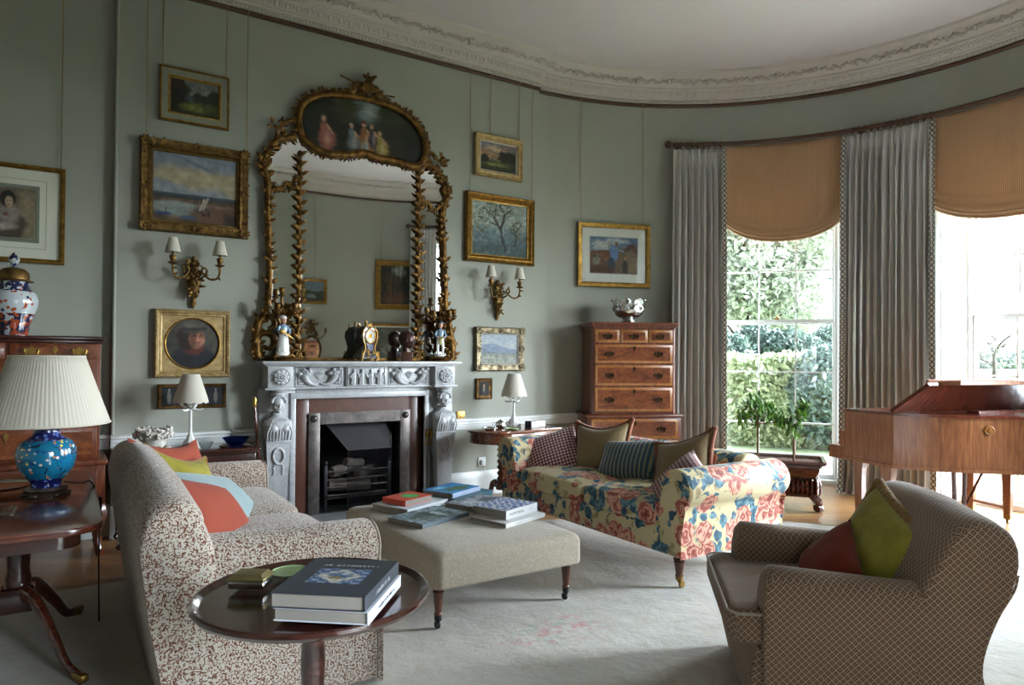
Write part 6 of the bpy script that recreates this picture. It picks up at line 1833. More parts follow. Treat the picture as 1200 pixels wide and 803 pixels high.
# ------------------------------------------------------------------ things on the mantelpiece
ZM = 1.346
m_porc = basic('white_porcelain', '#d5d6d2', .18, var=.03, vs=20, coat=.5)
m_porcblue = basic('blue_porcelain', '#7f98ac', .2, var=.2, vs=30, coat=.5)
m_skin = basic('painted_skin', '#c79a80', .35, var=.05)
m_bocage = basic('dark_bocage', '#26303c', .3, var=.5, vs=60, coat=.4)
m_yellowp = basic('yellow_breeches', '#b3ab76', .3, var=.1)
def figurine_candelabrum(label, loc, lady, rz=0):
    root = thing('figurine_candelabrum', label, 'candelabrum', loc, rz, 'gilt and porcelain candelabra')
    r = random.Random(3 if lady else 9)
    b = MB(); b.lathe([(.001, .0), (.085, .0), (.095, .012), (.08, .022), (.085, .03), (.06, .045), (.001, .05)], 20, SC(1, .75, 1))
    for k in range(18):
        a = 2*pi*k/18; sprig(b, (.08*cos(a), .06*sin(a), .012), (cos(a), sin(a), .4), .045, (0, 0, 1), .3)
    for s_ in (-1, 1): b.tube([(s_*.06+v[0]*.9, v[1]+.03, v[2]*.9) for v in volute(0, .03, .035, 0, s_*1.0, -.06, 16)], .009, 6)
    b.build('base', m_gilt, root, 50)
    b = MB(); b.lathe([(.055, .045), (.06, .058), (.05, .075), (.001, .08)], 16, SC(1, .7, 1)); 
    for k in range(10): b.ell((r.uniform(-.05, .05), r.uniform(-.035, .02), .07), (.012, .012, .009), 6, 5)
    b.build('mound', m_porc, root)
    # the figure
    H0 = .075
    f = MB()
    if lady:
        f.loft([[(w*cos(a), w*.8*sin(a)-.01, z) for a in [2*pi*k/18 for k in range(18)]] for z, w in ((H0, .052), (H0+.05, .05), (H0+.10, .045), (H0+.14, .036), (H0+.16, .026))])
        for k in range(10): a = 2*pi*k/10; f.tube([(.05*cos(a), .04*sin(a)-.01, H0), (.03*cos(a), .025*sin(a)-.01, H0+.15)], .006, 5)
        fig = f.build('skirt', m_porc, root, 60)
    else:
        for s_ in (-1, 1): f.tube(smoothpts([(s_*.022, -.02, H0), (s_*.024, -.018, H0+.06), (s_*.018, -.012, H0+.14)], 4), [.010, .011, .012, .012, .013, .014, .015, .016, .017], 8)
        fig = f.build('legs', m_porc, root, 60)
        f = MB(); f.loft([[(w*cos(a), w*.75*sin(a)-.01, z) for a in [2*pi*k/14 for k in range(14)]] for z, w in ((H0+.085, .032), (H0+.13, .034), (H0+.16, .03))]); f.build('breeches', m_yellowp, root, 60)
    f = MB(); f.loft([[(w*cos(a), w*.7*sin(a)-.01, z) for a in [2*pi*k/14 for k in range(14)]] for z, w in ((H0+.12, .036), (H0+.15, .030), (H0+.19, .036), (H0+.22, .034), (H0+.235, .012))])
    for s_ in (-1, 1): f.tube(smoothpts([(s_*.034, -.01, H0+.215), (s_*.05, -.025, H0+.17), (s_*.03-.0, -.055, H0+.15)], 4), [.014, .013, .012, .012, .011, .010, .009, .009, .009], 8)
    f.build('jacket', m_porcblue if not lady else m_porcblue, root, 60)
    f = MB(); human_head(f, T(0, -.012, H0+.235), .062, False); f.ell((-.028, -.058, H0+.15), .010, 7, 6); f.ell((.028, -.058, H0+.15), .010, 7, 6); f.build('head', m_skin, root, 60)
    f = MB()
    if lady: f.ell((0, -.004, H0+.285), (.030, .030, .024), 12, 8); f.build('cap', m_porc, root)
    else: f.lathe([(.001, .0), (.045, .0), (.045, .005), (.024, .008), (.022, .03), (.001, .034)], 14, T(0, -.008, H0+.285)); f.build('hat', m_bocage, root)
    if lady:
        f = MB(); f.tube([(-.035, -.065, H0+.175), (.06, -.06, H0+.115)], .006, 6); f.ell((-.03, -.065, H0+.17), (.03, .012, .02), 12, 8); f.build('mandolin', m_slipgold, root)
    # stem with branches
    b = MB(); b.tube(smoothpts([(.03, .05, .04), (.045, .055, .2), (.02, .05, .36), (0, .04, .44)], 6), .016, 8)
    for k in range(60):
        z = r.uniform(.08, .46); sprig(b, (.03+r.uniform(-.03, .03), .03, z), (r.uniform(-1, 1), -.4, r.uniform(0, 1)), .058, curl=.4)
    b.build('stem', m_gilt, root, 50)
    for k, (dx, dy, zz) in enumerate(((-.13, .0, .47), (-.075, -.07, .44), (.075, -.06, .45), (.13, .01, .46), (.0, .03, .58))):
        a = MB(); a.tube(smoothpts([(.005, .04, .40), (dx*.5, dy*.5+.03, .375), (dx*.9, dy, .40), (dx, dy, zz-.035)], 5), .0115, 7)
        a.lathe([(.008, -.04), (.033, -.032), (.035, -.024), (.014, -.018), (.021, 0), (.026, .02), (.021, .03), (.027, .038), (.012, .04)], 12, T(dx, dy, zz))
        for q in range(3): sprig(a, (dx*(.3+.25*q), dy*(.3+.25*q), .385+.005*q), (r.uniform(-1, 1), -.4, r.uniform(-.3, 1)), .05, curl=.4)
        sprig(a, (dx*.6, dy*.6, .39), (r.uniform(-1, 1), -.4, .6), .05); a.build('branch', m_gilt, root, 50)
figurine_candelabrum('gilt candelabrum with a porcelain lady in white at the left end of the mantelpiece', (1.53, 5.94, ZM), True, 8)
figurine_candelabrum('gilt candelabrum with a porcelain man in blue at the right end of the mantelpiece', (3.00, 5.94, ZM), False, -20)

def bracket_clock():
    root = thing('bracket_clock', 'black and gilt waisted bracket clock on the mantelpiece', 'clock', (2.255, 5.93, ZM), 24)
    m_ebony = basic('ebonised_case', '#17141a', .2, var=.1, coat=.7)
    prof = [(.0, .02), (.105, .02), (.105, .035), (.085, .05), (.062, .10), (.058, .13), (.075, .17), (.09, .22), (.085, .265), (.06, .295), (.045, .31), (.0, .315)]
    poly = prof+[(-x, z) for x, z in prof[::-1] if x > 0]
    b = MB(); b.prism(poly, 'y', -.05, .06, .004, 2); b.build('case', m_ebony, root, 40)
    b = MB()
    for pts in ([(x, z) for x, z in prof[1:-1]],):
        for s_ in (-1, 1): b.tube(smoothpts([(s_*x, -.053, z) for x, z in pts], 3), .0055, 6)
    b.tube([(.058*cos(2*pi*k/28), -.056, .222+.058*sin(2*pi*k/28)) for k in range(28)], .006, 6, True)
    rr = random.Random(6)
    for k in range(9): sprig(b, (rr.uniform(-.05, .05), -.054, .07+rr.uniform(-.03, .03)), (rr.uniform(-1, 1), -.2, rr.uniform(-1, 1)), .03, curl=.3)
    for s_ in (-1, 1):
        for k in range(5): sprig(b, (s_*(.085), -.05, .03+.01*k), (s_, -.4, -.3+.3*k), .03)
        b.ell((s_*.09, -.04, .012), (.018, .018, .014), 8, 6); b.ell((s_*.09, .045, .012), (.018, .018, .014), 8, 6)
    for k in range(10): sprig(b, (rr.uniform(-.03, .03), -.05, .295+rr.uniform(0, .02)), (rr.uniform(-1, 1), -.2, 1), .03)
    b.lathe([(.012, .312), (.016, .322), (.008, .332), (.014, .345), (.001, .372)], 10, T(0, .0, 0)); 
    for s_ in (-1, 1): b.lathe([(.010, .295), (.013, .305), (.006, .315), (.010, .325), (.001, .345)], 10, T(s_*.05, .04, 0))
    b.build('gilt_mounts', m_giltb, root, 50)
    b = MB(); b.lathe([(.001, .004), (.052, .002), (.055, 0)], 36, T(0, -.052, .222) @ RX(90)); d = b.build('dial', m_porc, root)
    b = MB()
    for k in range(12):
        a = 2*pi*k/12; M = T(.043*sin(a), -.0565, .222+.043*cos(a)) @ RY(math.degrees(a)); b.box((0, 0, 0), (.005, .001, .011), 0, M=M)
    b.tube([(.034*cos(2*pi*k/24), -.0565, .222+.034*sin(2*pi*k/24)) for k in range(24)], .0012, 4, True); b.build('numerals', basic('dial_blue', '#2a3f7a', .4, var=0), d, 0)
    b = MB(); b.lathe([(.001, .001), (.024, .0)], 24, T(0, -.0562, .222) @ RX(90)); b.build('dial_centre', m_giltb, d)
    b = MB(); b.tube([(0, -.060, .222), (.012, -.060, .245)], .0022, 5); b.tube([(0, -.060, .222), (.03, -.060, .205)], .0016, 5); b.build('hands', m_black, d)
    b = MB(); b.prism([(-.03, .10), (.03, .10), (.04, .15), (-.04, .15)], 'y', -.056, -.05); b.build('plaque', basic('blue_enamel', '#20294a', .2, var=0, coat=.5), root)
bracket_clock()
def bronze_head():
    root = thing('bronze_head', 'dark bronze portrait head on a square wooden block on the mantelpiece', 'sculpture', (2.655, 5.93, ZM), 62)
    b = MB(); b.bx(-.052, .052, -.052, .052, 0, .085, .003); b.build('block', wood('block_wood', '#4a2c22', '#63402f', '#331d15', (6, 6, 2), .4, .2), root)
    m_brz = basic('patinated_bronze', '#3a2620', .36, .55, var=.3, vs=25, bump=.3, bs=70)
    b = MB(); b.lathe([(.035, .085), (.034, .11), (.03, .13), (.036, .15)], 16, T(0, .012, 0)); human_head(b, T(0, 0, .115), .165, False)
    b.ell((0, .012, .115+.095), (.062, .072, .08), 18, 12); b.build('head', m_brz, root, 70)
bronze_head()

# ------------------------------------------------------------------ silver bowl on the tallboy
m_silver = basic('polished_silver', '#c9c9c6', .16, 1.0, var=.05, vs=8, bump=.08, bs=40)
def monteith():
    root = thing('silver_bowl', 'silver bowl with a notched crown rim on top of the tallboy', 'bowl', (5.075, 5.60, 1.763))
    R_ = .165
    b = MB(); b.lathe([(.001, .0), (.085, .0), (.088, .012), (.07, .02), (.062, .04), (.07, .052)], 36); b.build('foot', m_silver, root)
    b = MB(); pr = [(.065, .05), (.115, .066), (.148, .10), (.160, .14), (.162, .19), (.168, .205), (.162, .206), (.155, .19), (.152, .14), (.14, .105), (.1, .07), (.001, .06)]
    b.lathe(pr, 64, flute=lambda a, z: 1+.012*cos(14*a)*(1 if z < .13 else 0)); bw = b.build('bowl', m_silver, root, 50)
    n = 96; vs = []; fs = []
    for k in range(n):
        a = 2*pi*k/n; t = abs(((k*8/n) % 1)-.5)*2; z = .222+.030*abs(cos(4*a))
        for r_ in (.164, .171): vs += [(r_*cos(a), r_*sin(a), .20), (r_*1.03*cos(a), r_*1.03*sin(a), z)]
    for k in range(n):
        q, p_ = k*4, ((k+1) % n)*4
        fs += [(q, p_, p_+1, q+1), (q+2, q+3, p_+3, p_+2), (q+1, p_+1, p_+3, q+3)]
    b = MB().add(vs, fs)
    for k in range(8): a = 2*pi*(k+.5)/8; b.ell((.172*cos(2*pi*k/8), .172*sin(2*pi*k/8), .245), (.018, .018, .016), 8, 6)
    b.build('crown_rim', m_silver, root, 50)
    for s_ in (-1, 1):
        b = MB(); b.tube([(s_*(.168)+.012*s_, .035*cos(2*pi*k/20), .15+.035*sin(2*pi*k/20)) for k in range(20)], .005, 6, True); b.ell((s_*.165, 0, .185), (.02, .025, .022), 10, 8); b.build('ring_handle', m_silver, root)
    b = MB()
    for k in range(10): a = 2*pi*k/10; b.ell((.161*cos(a), .161*sin(a), .155), (.012, .012, .03), 8, 6)
    b.tube([(.055*cos(2*pi*k/24), -.163, .15+.032*sin(2*pi*k/24)) for k in range(24)], .004, 6, True); b.build('chasing', m_silver, bw)
monteith()

# ------------------------------------------------------------------ blue lamp and friends on the pedestal table
ZT = .722
def cloisonne():
    t = NT('cloisonne_enamel')
    co = t.co()
    base = t.mix(t.noise(co, 9, 3, .6), hexc('#0d5274'), hexc('#176f90'))
    sp = t.n('SeparateXYZ'); t.put(sp.inputs[0], co)
    v = t.n('TexVoronoi', feature='F1'); t.put(v.inputs['Vector'], co); v.inputs['Scale'].default_value = 46; v.inputs['Randomness'].default_value = .9
    sc = t.n('SeparateColor'); t.put(sc.inputs[0], v.outputs['Color'])
    fl = t.math('MULTIPLY', t.math('LESS_THAN', v.outputs['Distance'], .30), t.math('GREATER_THAN', t.noise(co, 11, 1, .5), .46))
    col = t.mix(fl, base, t.ramp(sc.outputs[0], [(.0, hexc('#c8b9b4')), (.35, hexc('#b9703c')), (.6, hexc('#2a2f7a')), (.8, hexc('#d0c24a'))], 'CONSTANT'))
    br = t.math('LESS_THAN', t.math('ABSOLUTE', t.math('SUBTRACT', t.noise(co, 9, 2, .5, .8), .5)), .007)
    col = t.mix(br, col, hexc('#141a2a'))
    bands = t.math('ADD', t.math('GREATER_THAN', sp.outputs[2], .262), t.math('LESS_THAN', sp.outputs[2], .085))
    bandc = t.mix(t.math('LESS_THAN', t.vor(co, 46, 'F1'), .34), hexc('#161c4e'), hexc('#5a6fb0'))
    col = t.mix(bands, col, bandc)
    return t.pbr(col, .16, 0, t.bump(t.noise(co, 120, 2, .5), .1, .002), .5, .6)
def blue_lamp():
    root = thing('table_lamp', 'large blue cloisonne vase lamp with pleated cream shade at the left', 'lamp', (-.07, 3.93, ZT+ZR))
    b = MB(); b.lathe([(.001, 0), (.085, 0), (.088, .012), (.075, .02), (.085, .03), (.08, .042), (.001, .043)], 28, flute=lambda a, z: 1+.05*cos(6*a))
    for k in range(6): a = 2*pi*k/6; b.ell((.083*cos(a), .083*sin(a), .010), (.02, .02, .012), 8, 6)
    b.build('stand', basic('carved_stand', '#2a1c12', .4, var=.2, coat=.3), root, 50)
    b = MB(); b.lathe([(.06, .042), (.062, .06), (.064, .07), (.085, .09), (.112, .135), (.122, .18), (.12, .22), (.105, .25), (.075, .27), (.055, .282), (.052, .31), (.058, .33), (.001, .335)], 40); b.build('vase', cloisonne(), root, 60)
    b = MB(); b.lathe([(.03, .333), (.03, .345), (.012, .35), (.012, .42), (.018, .43), (.018, .47), (.001, .475)], 14)
    for k in range(3): a = 2*pi*k/3; b.tube([(0, 0, .62), (.155*cos(a), .155*sin(a), .635)], .003, 5)
    b.tube([(0, 0, .47), (0, 0, .625)], .004, 6); b.build('fitting', m_brass, root)
    sh = MB(); shade(sh, .258, .150, .318, .335, None, 60, 0, 84); s_ = sh.build('lamp_shade', m_shade, root, 75)
    for r_, z_ in ((.259, .337), (.151, .651)): t = MB(); t.tube([(r_*cos(2*pi*k/48), r_*sin(2*pi*k/48), z_) for k in range(48)], .005, 6, True); t.build('shade_trim', m_shade, s_)
    b = MB(); b.tube(smoothpts([(.07, .05, .05), (.14, .09, .03), (.19, .13, .02), (.222, .17, -.12), (.225, .19, -.4), (.23, .2, -.70)], 6), .004, 6); b.build('cord', m_black, root)
    b = MB(); b.bx(.205, .235, .15, .185, -.13, -.06, .008); b.build('cord_switch', m_black, root)
blue_lamp()
m_clear = NT('cut_glass'); _g = m_clear.n('BsdfGlass', {'Roughness': .02, 'IOR': 1.4, 'Color': (.93, .96, .97, 1)}); _t = m_clear.n('BsdfTransparent', {'Color': (.9, .94, .95, 1)}); _m = m_clear.n('MixShader', {0: .45})
m_clear.t.links.new(_t.outputs[0], _m.inputs[1]); m_clear.t.links.new(_g.outputs[0], _m.inputs[2]); m_clear.t.links.new(_m.outputs[0], m_clear.out.inputs[0]); m_clear = m_clear.mat
m_blueglass = NT('cobalt_glass'); _g = m_blueglass.n('BsdfGlass', {'Roughness': .03, 'IOR': 1.45, 'Color': (.30, .45, .8, 1)}); _t = m_blueglass.n('BsdfTransparent', {'Color': (.22, .36, .75, 1)}); _m = m_blueglass.n('MixShader', {0: .5}); m_blueglass.t.links.new(_t.outputs[0], _m.inputs[1]); m_blueglass.t.links.new(_g.outputs[0], _m.inputs[2]); m_blueglass.t.links.new(_m.outputs[0], m_blueglass.out.inputs[0]); m_blueglass = m_blueglass.mat
def salver():
    root = thing('silver_salver', 'silver salver with pie-crust rim on feet beside the blue lamp', 'tray', (-.26, 4.10, ZT+ZR))
    b = MB(); b.lathe([(.001, .024), (.13, .024), (.145, .032), (.152, .040), (.147, .041), (.136, .033), (.12, .029), (.001, .029)], 72, flute=lambda a, z: 1+.02*cos(12*a)*(1 if z > .03 else .3)); b.build('tray', m_silver, root, 50)
    for k in range(3):
        a = 2*pi*k/3+.5; b = MB(); b.tube(smoothpts([(.10*cos(a), .10*sin(a), .026), (.115*cos(a), .115*sin(a), .014), (.12*cos(a), .12*sin(a), .005)], 4), .006, 6); b.build('foot', m_silver, root)
salver()
def dish(name, label, loc, r, h, mat, cat, n=28, flute=None):
    root = thing(name, label, cat, loc)
    b = MB(); b.lathe([(.001, 0), (r*.5, 0), (r*.55, .004), (r*.8, h*.5), (r, h), (r*.97, h), (r*.75, h*.5+.004), (r*.5, .009), (.001, .008)], n, flute=flute); b.build('bowl', mat, root, 60)
    return root
o = dish('glass_dish', 'small clear glass dish at the front of the dark pedestal table', (-.21, 3.50, ZT+ZR), .055, .035, m_clear, 'dish'); b = MB(); b.lathe([(.018, -.0), (.022, .004), (.01, .008)], 16); b.build('foot', m_clear, o)

# ------------------------------------------------------------------ covered jar on the chest
def imari_mat():
    t = NT('imari_glaze'); co = t.co(); sp = t.n('SeparateXYZ'); t.put(sp.inputs[0], co)
    base = hexc('#b4bcc0')
    v = t.n('TexVoronoi', feature='F1'); t.put(v.inputs['Vector'], co); v.inputs['Scale'].default_value = 30
    sc = t.n('SeparateColor'); t.put(sc.inputs[0], v.outputs['Color'])
    m = t.math('MULTIPLY', t.math('LESS_THAN', v.outputs['Distance'], .36), t.math('GREATER_THAN', t.noise(co, 10, 1, .5), .47))
    col = t.mix(m, base, t.ramp(sc.outputs[0], [(0, hexc('#9c4a2c')), (.5, hexc('#20284a')), (.75, hexc('#a8522f'))], 'CONSTANT'))
    lo = t.math('MULTIPLY', t.math('LESS_THAN', sp.outputs[2], .15), t.math('GREATER_THAN', t.noise(co, 20, 2, .6), .42))
    col = t.mix(lo, col, t.mix(t.math('GREATER_THAN', t.noise(co, 34, 1, .5), .52), hexc('#1d2340'), hexc('#9a4529')))
    hi = t.math('MULTIPLY', t.math('GREATER_THAN', sp.outputs[2], .30), t.math('GREATER_THAN', t.noise(co, 26, 2, .6), .46))
    col = t.mix(hi, col, hexc('#23284a'))
    return t.pbr(col, .15, 0, None, .5, .6)
def imari():
    root = thing('covered_jar', 'blue, white and rust porcelain jar with gilt lid on the left chest', 'jar', (-.305, 5.84, 1.516))
    m = imari_mat()
    b = MB(); b.lathe([(.001, 0), (.085, 0), (.09, .01), (.095, .06), (.118, .13), (.142, .20), (.146, .24), (.135, .285), (.10, .32), (.09, .335), (.09, .37), (.001, .37)], 40); b.build('jar', m, root, 60)
    b = MB(); b.lathe([(.115, .368), (.118, .374), (.092, .382), (.092, .40), (.088, .43), (.065, .455), (.03, .465), (.001, .466)], 36); l = b.build('lid', m_carvegold, root, 60)
    b = MB(); b.lathe([(.02, .464), (.024, .475), (.016, .487), (.032, .51), (.034, .525), (.02, .55), (.001, .57)], 20); b.build('knob', m, l, 60)
imari()

# ------------------------------------------------------------------ on the console
ZC_ = .680
def white_lamp(label, loc, rz, dz=0):
    root = thing('table_lamp', label, 'lamp', loc, rz, 'white plaster lamps')
    m = basic('white_plaster', '#cfd0cd', .5, var=.05)
    b = MB(); b.lathe([(.001, 0), (.07, 0), (.072, .02), (.06, .03), (.052, .05), (.03, .075), (.016, .11), (.011, .14), (.011, .30-dz), (.016, .315-dz), (.03, .33-dz), (.001, .335-dz)], 8); b.build('base', m, root, 30)
    b = MB()
    for k in range(3):
        D_ = T(0, 0, -dz); a = 2*pi*k/3+.4; b.tube(smoothpts([(0, 0, .30), (.045*cos(a), .045*sin(a), .315), (.075*cos(a), .075*sin(a), .345), (.05*cos(a), .05*sin(a), .375), (.02*cos(a), .02*sin(a), .36)], 5), .009, 7, M=D_)
        b.tube(smoothpts([(0, 0, .31), (.05*cos(a+1), .05*sin(a+1), .29), (.09*cos(a+1), .09*sin(a+1), .30)], 5), [.010, .010, .010, .010, .010, .009, .009, .008, .007, .006, .004], 7, M=D_)
    b.tube([(0, 0, .33-dz), (0, 0, .50-dz)], .006, 6); b.build('ribbon_bow', m, root, 60)
    sh = MB(); shade(sh, .128, .062, .205, .355-dz, None, 36, 12); sh.build('lamp_shade', m_shade, root, 60)
    b = MB(); b.lathe([(.060, .556-dz), (.064, .56-dz), (.060, .564-dz), (.001, .562-dz)], 24); b.build('shade_ring', m, root)
    return root
white_lamp('white lamp with scalloped shade and plaster bow left of the fireplace', (.81, 5.80, ZC_), 20)
def encrusted_bowl():
    root = thing('encrusted_bowl', 'grey stoneware bowl encrusted with shells on the console table', 'bowl', (.548, 5.70, ZC_))
    m = basic('stoneware', '#b3aea6', .8, var=.2, vs=30, bump=.6, bs=90)
    b = MB(); b.lathe([(.001, .012), (.075, .012), (.08, .03), (.085, .08), (.105, .11), (.118, .14), (.11, .165), (.09, .165), (.085, .12), (.001, .1)], 32)
    b.build('bowl', m, root, 60)
    r = random.Random(4); b = MB()
    for k in range(120):
        a = r.uniform(0, 2*pi); z = r.uniform(.105, .175); q = .112+.012*sin((z-.1)*40); s_ = r.uniform(.008, .016)
        b.ell((q*cos(a), q*sin(a), z), (s_, s_, s_), 7, 5)
    tag(b.build('shells', m, root, 60), kind='stuff')
    b = MB(); b.lathe([(.001, 0), (.13, 0), (.14, .010), (.13, .013), (.001, .012)], 32); b.build('saucer', m_porc, root)
encrusted_bowl()
o = thing('stone_ball', 'small pale stone ball beside the encrusted bowl', 'ornament', (.625, 5.585, ZC_)); b = MB(); b.ell((0, 0, .030), .03, 20, 14); b.build('ball', basic('pale_stone', '#aaa294', .6, var=.15, vs=20), o); b = MB(); b.lathe([(.012, 0), (.016, .003), (.011, .007)], 14); b.build('ring', m_porc, o)
o = dish('glass_bowl', 'small clear glass bowl in front of the left white lamp', (.90, 5.67, ZC_), .055, .055, m_clear, 'bowl', 8); b = MB(); b.lathe([(.02, -.0), (.03, .003), (.02, .006)], 8); b.build('foot', m_clear, o)
o = dish('blue_glass_bowl', 'cobalt blue glass bowl on the console table', (1.14, 5.80, ZC_), .095, .06, m_blueglass, 'bowl'); b = MB(); b.tube([(.095*cos(2*pi*k/32), .095*sin(2*pi*k/32), .06) for k in range(32)], .006, 6, True); b.build('rim', m_blueglass, o)
for i, (x, y, lb) in enumerate(((1.035, 5.68, 'small silver dish left of the blue glass bowl'), (1.19, 5.66, 'small silver dish at the right end of the console table'))):
    o = dish('silver_dish', lb, (x, y, ZC_), .05, .018, m_silver, 'dish'); o['group'] = 'small silver dishes'; b = MB(); b.lathe([(.03, .012), (.033, .02), (.02, .03), (.001, .034)], 18); b.build('lid', m_silver, o)

# ------------------------------------------------------------------ on the side table
ZS = .722
white_lamp('white lamp with scalloped shade on the side table right of the fireplace', (3.66, 5.66, ZS), 60, .055)
def teapot():
    root = thing('silver_pot', 'small silver pot with handle on the side table', 'pot', (3.42, 5.52, ZS))
    b = MB(); b.lathe([(.001, 0), (.03, 0), (.032, .006), (.045, .02), (.052, .04), (.046, .06), (.03, .068), (.02, .074), (.006, .085), (.001, .09)], 24); b.build('body', m_silver, root)
    b = MB(); b.tube(smoothpts([(-.045, 0, .05), (-.075, 0, .06), (-.08, 0, .035), (-.05, 0, .022)], 5), .0045, 6); b.build('handle', m_silver, root)
    b = MB(); b.tube(smoothpts([(.045, 0, .03), (.065, 0, .045), (.08, 0, .066)], 5), [.010, .010, .009, .009, .008, .008, .007, .007, .006, .006, .005], 8); b.build('spout', m_silver, root)
teapot()
o = dish('silver_dish', 'shallow silver dish nearest the curved end of the side table', (3.27, 5.45, ZS), .07, .022, m_silver, 'dish'); b = MB(); b.tube([(.07*cos(2*pi*k/28), .07*sin(2*pi*k/28), .022) for k in range(28)], .004, 6, True); b.build('rim', m_silver, o)
m_green = basic('celadon_glaze', '#8fa878', .2, var=.1, coat=.5)
o = dish('green_dish', 'pale green saucer on the side table in front of the silver pot', (3.48, 5.40, ZS), .06, .012, m_green, 'dish'); b = MB(); b.tube([(.06*cos(2*pi*k/28), .06*sin(2*pi*k/28), .012) for k in range(28)], .003, 6, True); b.build('rim', m_green, o)
def spot_box():
    root = thing('patterned_box', 'long red and white spotted box on the side table', 'box', (3.82, 5.52, ZS), 12)
    t = NT('red_spots'); v = t.vor(t.co(), 38, 'F1', rand=0); m = t.pbr(t.mix(t.math('LESS_THAN', v, .33), hexc('#d5cfc8'), hexc('#a52a2c')), .6)
    b = MB(); b.bx(-.10, .10, -.04, .04, 0, .058, .004); b.build('box', m, root); b = MB(); b.bx(-.105, -.098, -.042, .042, 0, .06, .002); b.bx(.098, .105, -.042, .042, 0, .06, .002); b.build('end_band', basic('navy_paper', '#262b4a', .7, var=.1), root)
spot_box()

# ------------------------------------------------------------------ books
m_pages = stripes('page_edges', '#8a857c', '#77726a', .0016, .4, 1, .9)
def text(name, body, size, M, parent, mat, align='CENTER'):
    cu = bpy.data.curves.new(name, 'FONT'); cu.body = body; cu.size = size; cu.align_x = align; cu.align_y = 'CENTER'; cu.extrude = .0002
    cu.materials.append(mat)
    o = bpy.data.objects.new(name, cu); COL.objects.link(o); o.parent = parent; o.matrix_local = M
    return o
def marks(name, n, size, M, parent, mat, seed=1):
    """made-up strokes in place of unreadable lettering: short upright and level strokes"""
    r = random.Random(seed); b = MB(); x = -n*size*.33
    for k in range(n):
        if r.random() > .14:
            b.bx(x, x+size*.12, -size*.36, size*r.choice((.2, .36)), 0, .0003)
            if r.random() > .4: b.bx(x, x+size*.4, -size*.06+size*r.choice((-.28, 0, .3)), size*.06+size*r.choice((.0, .02)), 0, .0003)
            if r.random() > .5: b.bx(x+size*.32, x+size*.44, -size*.36, size*.3, 0, .0003)
        x += size*.66
    o = b.build(name, mat, parent, 0); o.matrix_local = M
    return o
def solid(name, h, rough=.5): return basic(name, h, rough, var=.04)
def book(name, label, loc, rz, L, W, t, cover, spine='y0', group=None, front=None, hard=True, cat='book', fn=None, rect=None):
    """lies flat; L along x, W along y; spine on the -y side (y0) or -x side (x0)"""
    root = thing(name, label, cat, loc, rz, group)
    b = MB()
    c = .003 if hard else .001
    b.bx(-L/2, L/2, -W/2, W/2, 0, c, .0008, 1); b.bx(-L/2, L/2, -W/2, W/2, t-c, t, .0008, 1)
    if spine == 'y0': b.bx(-L/2, L/2, -W/2-.002, -W/2+c, 0, t, .001, 1)
    else: b.bx(-L/2-.002, -L/2+c, -W/2, W/2, 0, t, .001, 1)
    cv = b.build('cover', cover, root, 30)
    g = .004 if hard else .0015
    p = MB(); p.bx(-L/2+g if spine != 'x0' else -L/2+.002, L/2-g, -W/2+.002 if spine == 'y0' else -W/2+g, W/2-g, c, t-c); p.build('pages', m_pages, root, 0, True)
    if fn:
        r = rect or (0, 0, L-.002, W-.002)
        bb = MB(); n = 40; m = max(8, int(n*r[3]/r[2])); bb.grid(n, m, lambda u, v: (r[0]-r[2]/2+r[2]*u, r[1]-r[3]/2+r[3]*v, t+.0004))
        o = bb.build('cover_picture', m_print, root, 0); colour_verts(o, lambda q: fn((q.x-r[0])/r[2]+.5, (q.y-r[1])/r[3]+.5))
    return root
m_ink = solid('dark_ink', '#26282c'); m_ltgrey = solid('silver_ink', '#a9adb0', .4)
ZB = .703+ZR
cw = 'books on the round table'
# two art books on the tripod table; cover edges run at 39 degrees
m_char = basic('charcoal_cloth', '#2c3138', .5, var=.06)
def tilepic(x, y):
    c = C('#8a97a8') if (sin(x*26)*sin(y*20) > .1) else C('#3f567c')
    if abs(x-.5)+abs(y-.5)*1.1 < .48: c = C('#b9b4a8')
    c = blob(c, x, y, .55, .5, .2, .22, C('#44617f'), .3, .4, 1); c = blob(c, x, y, .38, .55, .1, .12, C('#8a7450'), .3, .4, 2); c = blob(c, x, y, .65, .42, .08, .08, C('#a5b0b5'), .3, .3, 3)
    return grain(c, x, y, .3, 20)
bl = book('art_book', 'white-spined art book underneath the charcoal one on the round table', (.652, 1.884, ZB), 51, .305, .252, .034, solid('white_jacket', '#b9bcc4'), 'y0', cw)
marks('spine_title', 22, .011, T(.0, -.1285, .017) @ RX(90), bl, m_ink)
bt = book('art_book', 'charcoal art book with a tile picture on its cover, on the round table', (.645, 1.888, ZB+.0345), 51, .308, .252, .040, m_char, 'y0', cw, fn=tilepic, rect=(-.005, -.005, .125, .15))
marks('cover_title', 15, .019, T(.088, -.005, .0404) @ RZ(90), bt, m_ltgrey)
marks('spine_title', 15, .015, T(0, -.1285, .020) @ RX(90), bt, m_ltgrey)
def trinket():
    root = thing('metal_box', 'small square gold and silver lidded box on the round table', 'box', (.472, 2.165, ZB), -34)
    b = MB(); b.bx(-.052, .052, -.04, .04, 0, .022, .003); b.build('base', m_silver, root)
    m = basic('brushed_gilt', '#a89a6a', .28, .9, var=.2, vs=14)
    b = MB(); b.bx(-.055, .055, -.043, .043, .0215, .031, .004); b.loft([[(-x, -y, z), (x, -y, z), (x, y, z), (-x, y, z)] for x, y, z in ((.050, .038, .030), (.042, .030, .040), (.032, .02, .0405))]); b.build('lid', m, root, 30)
trinket()
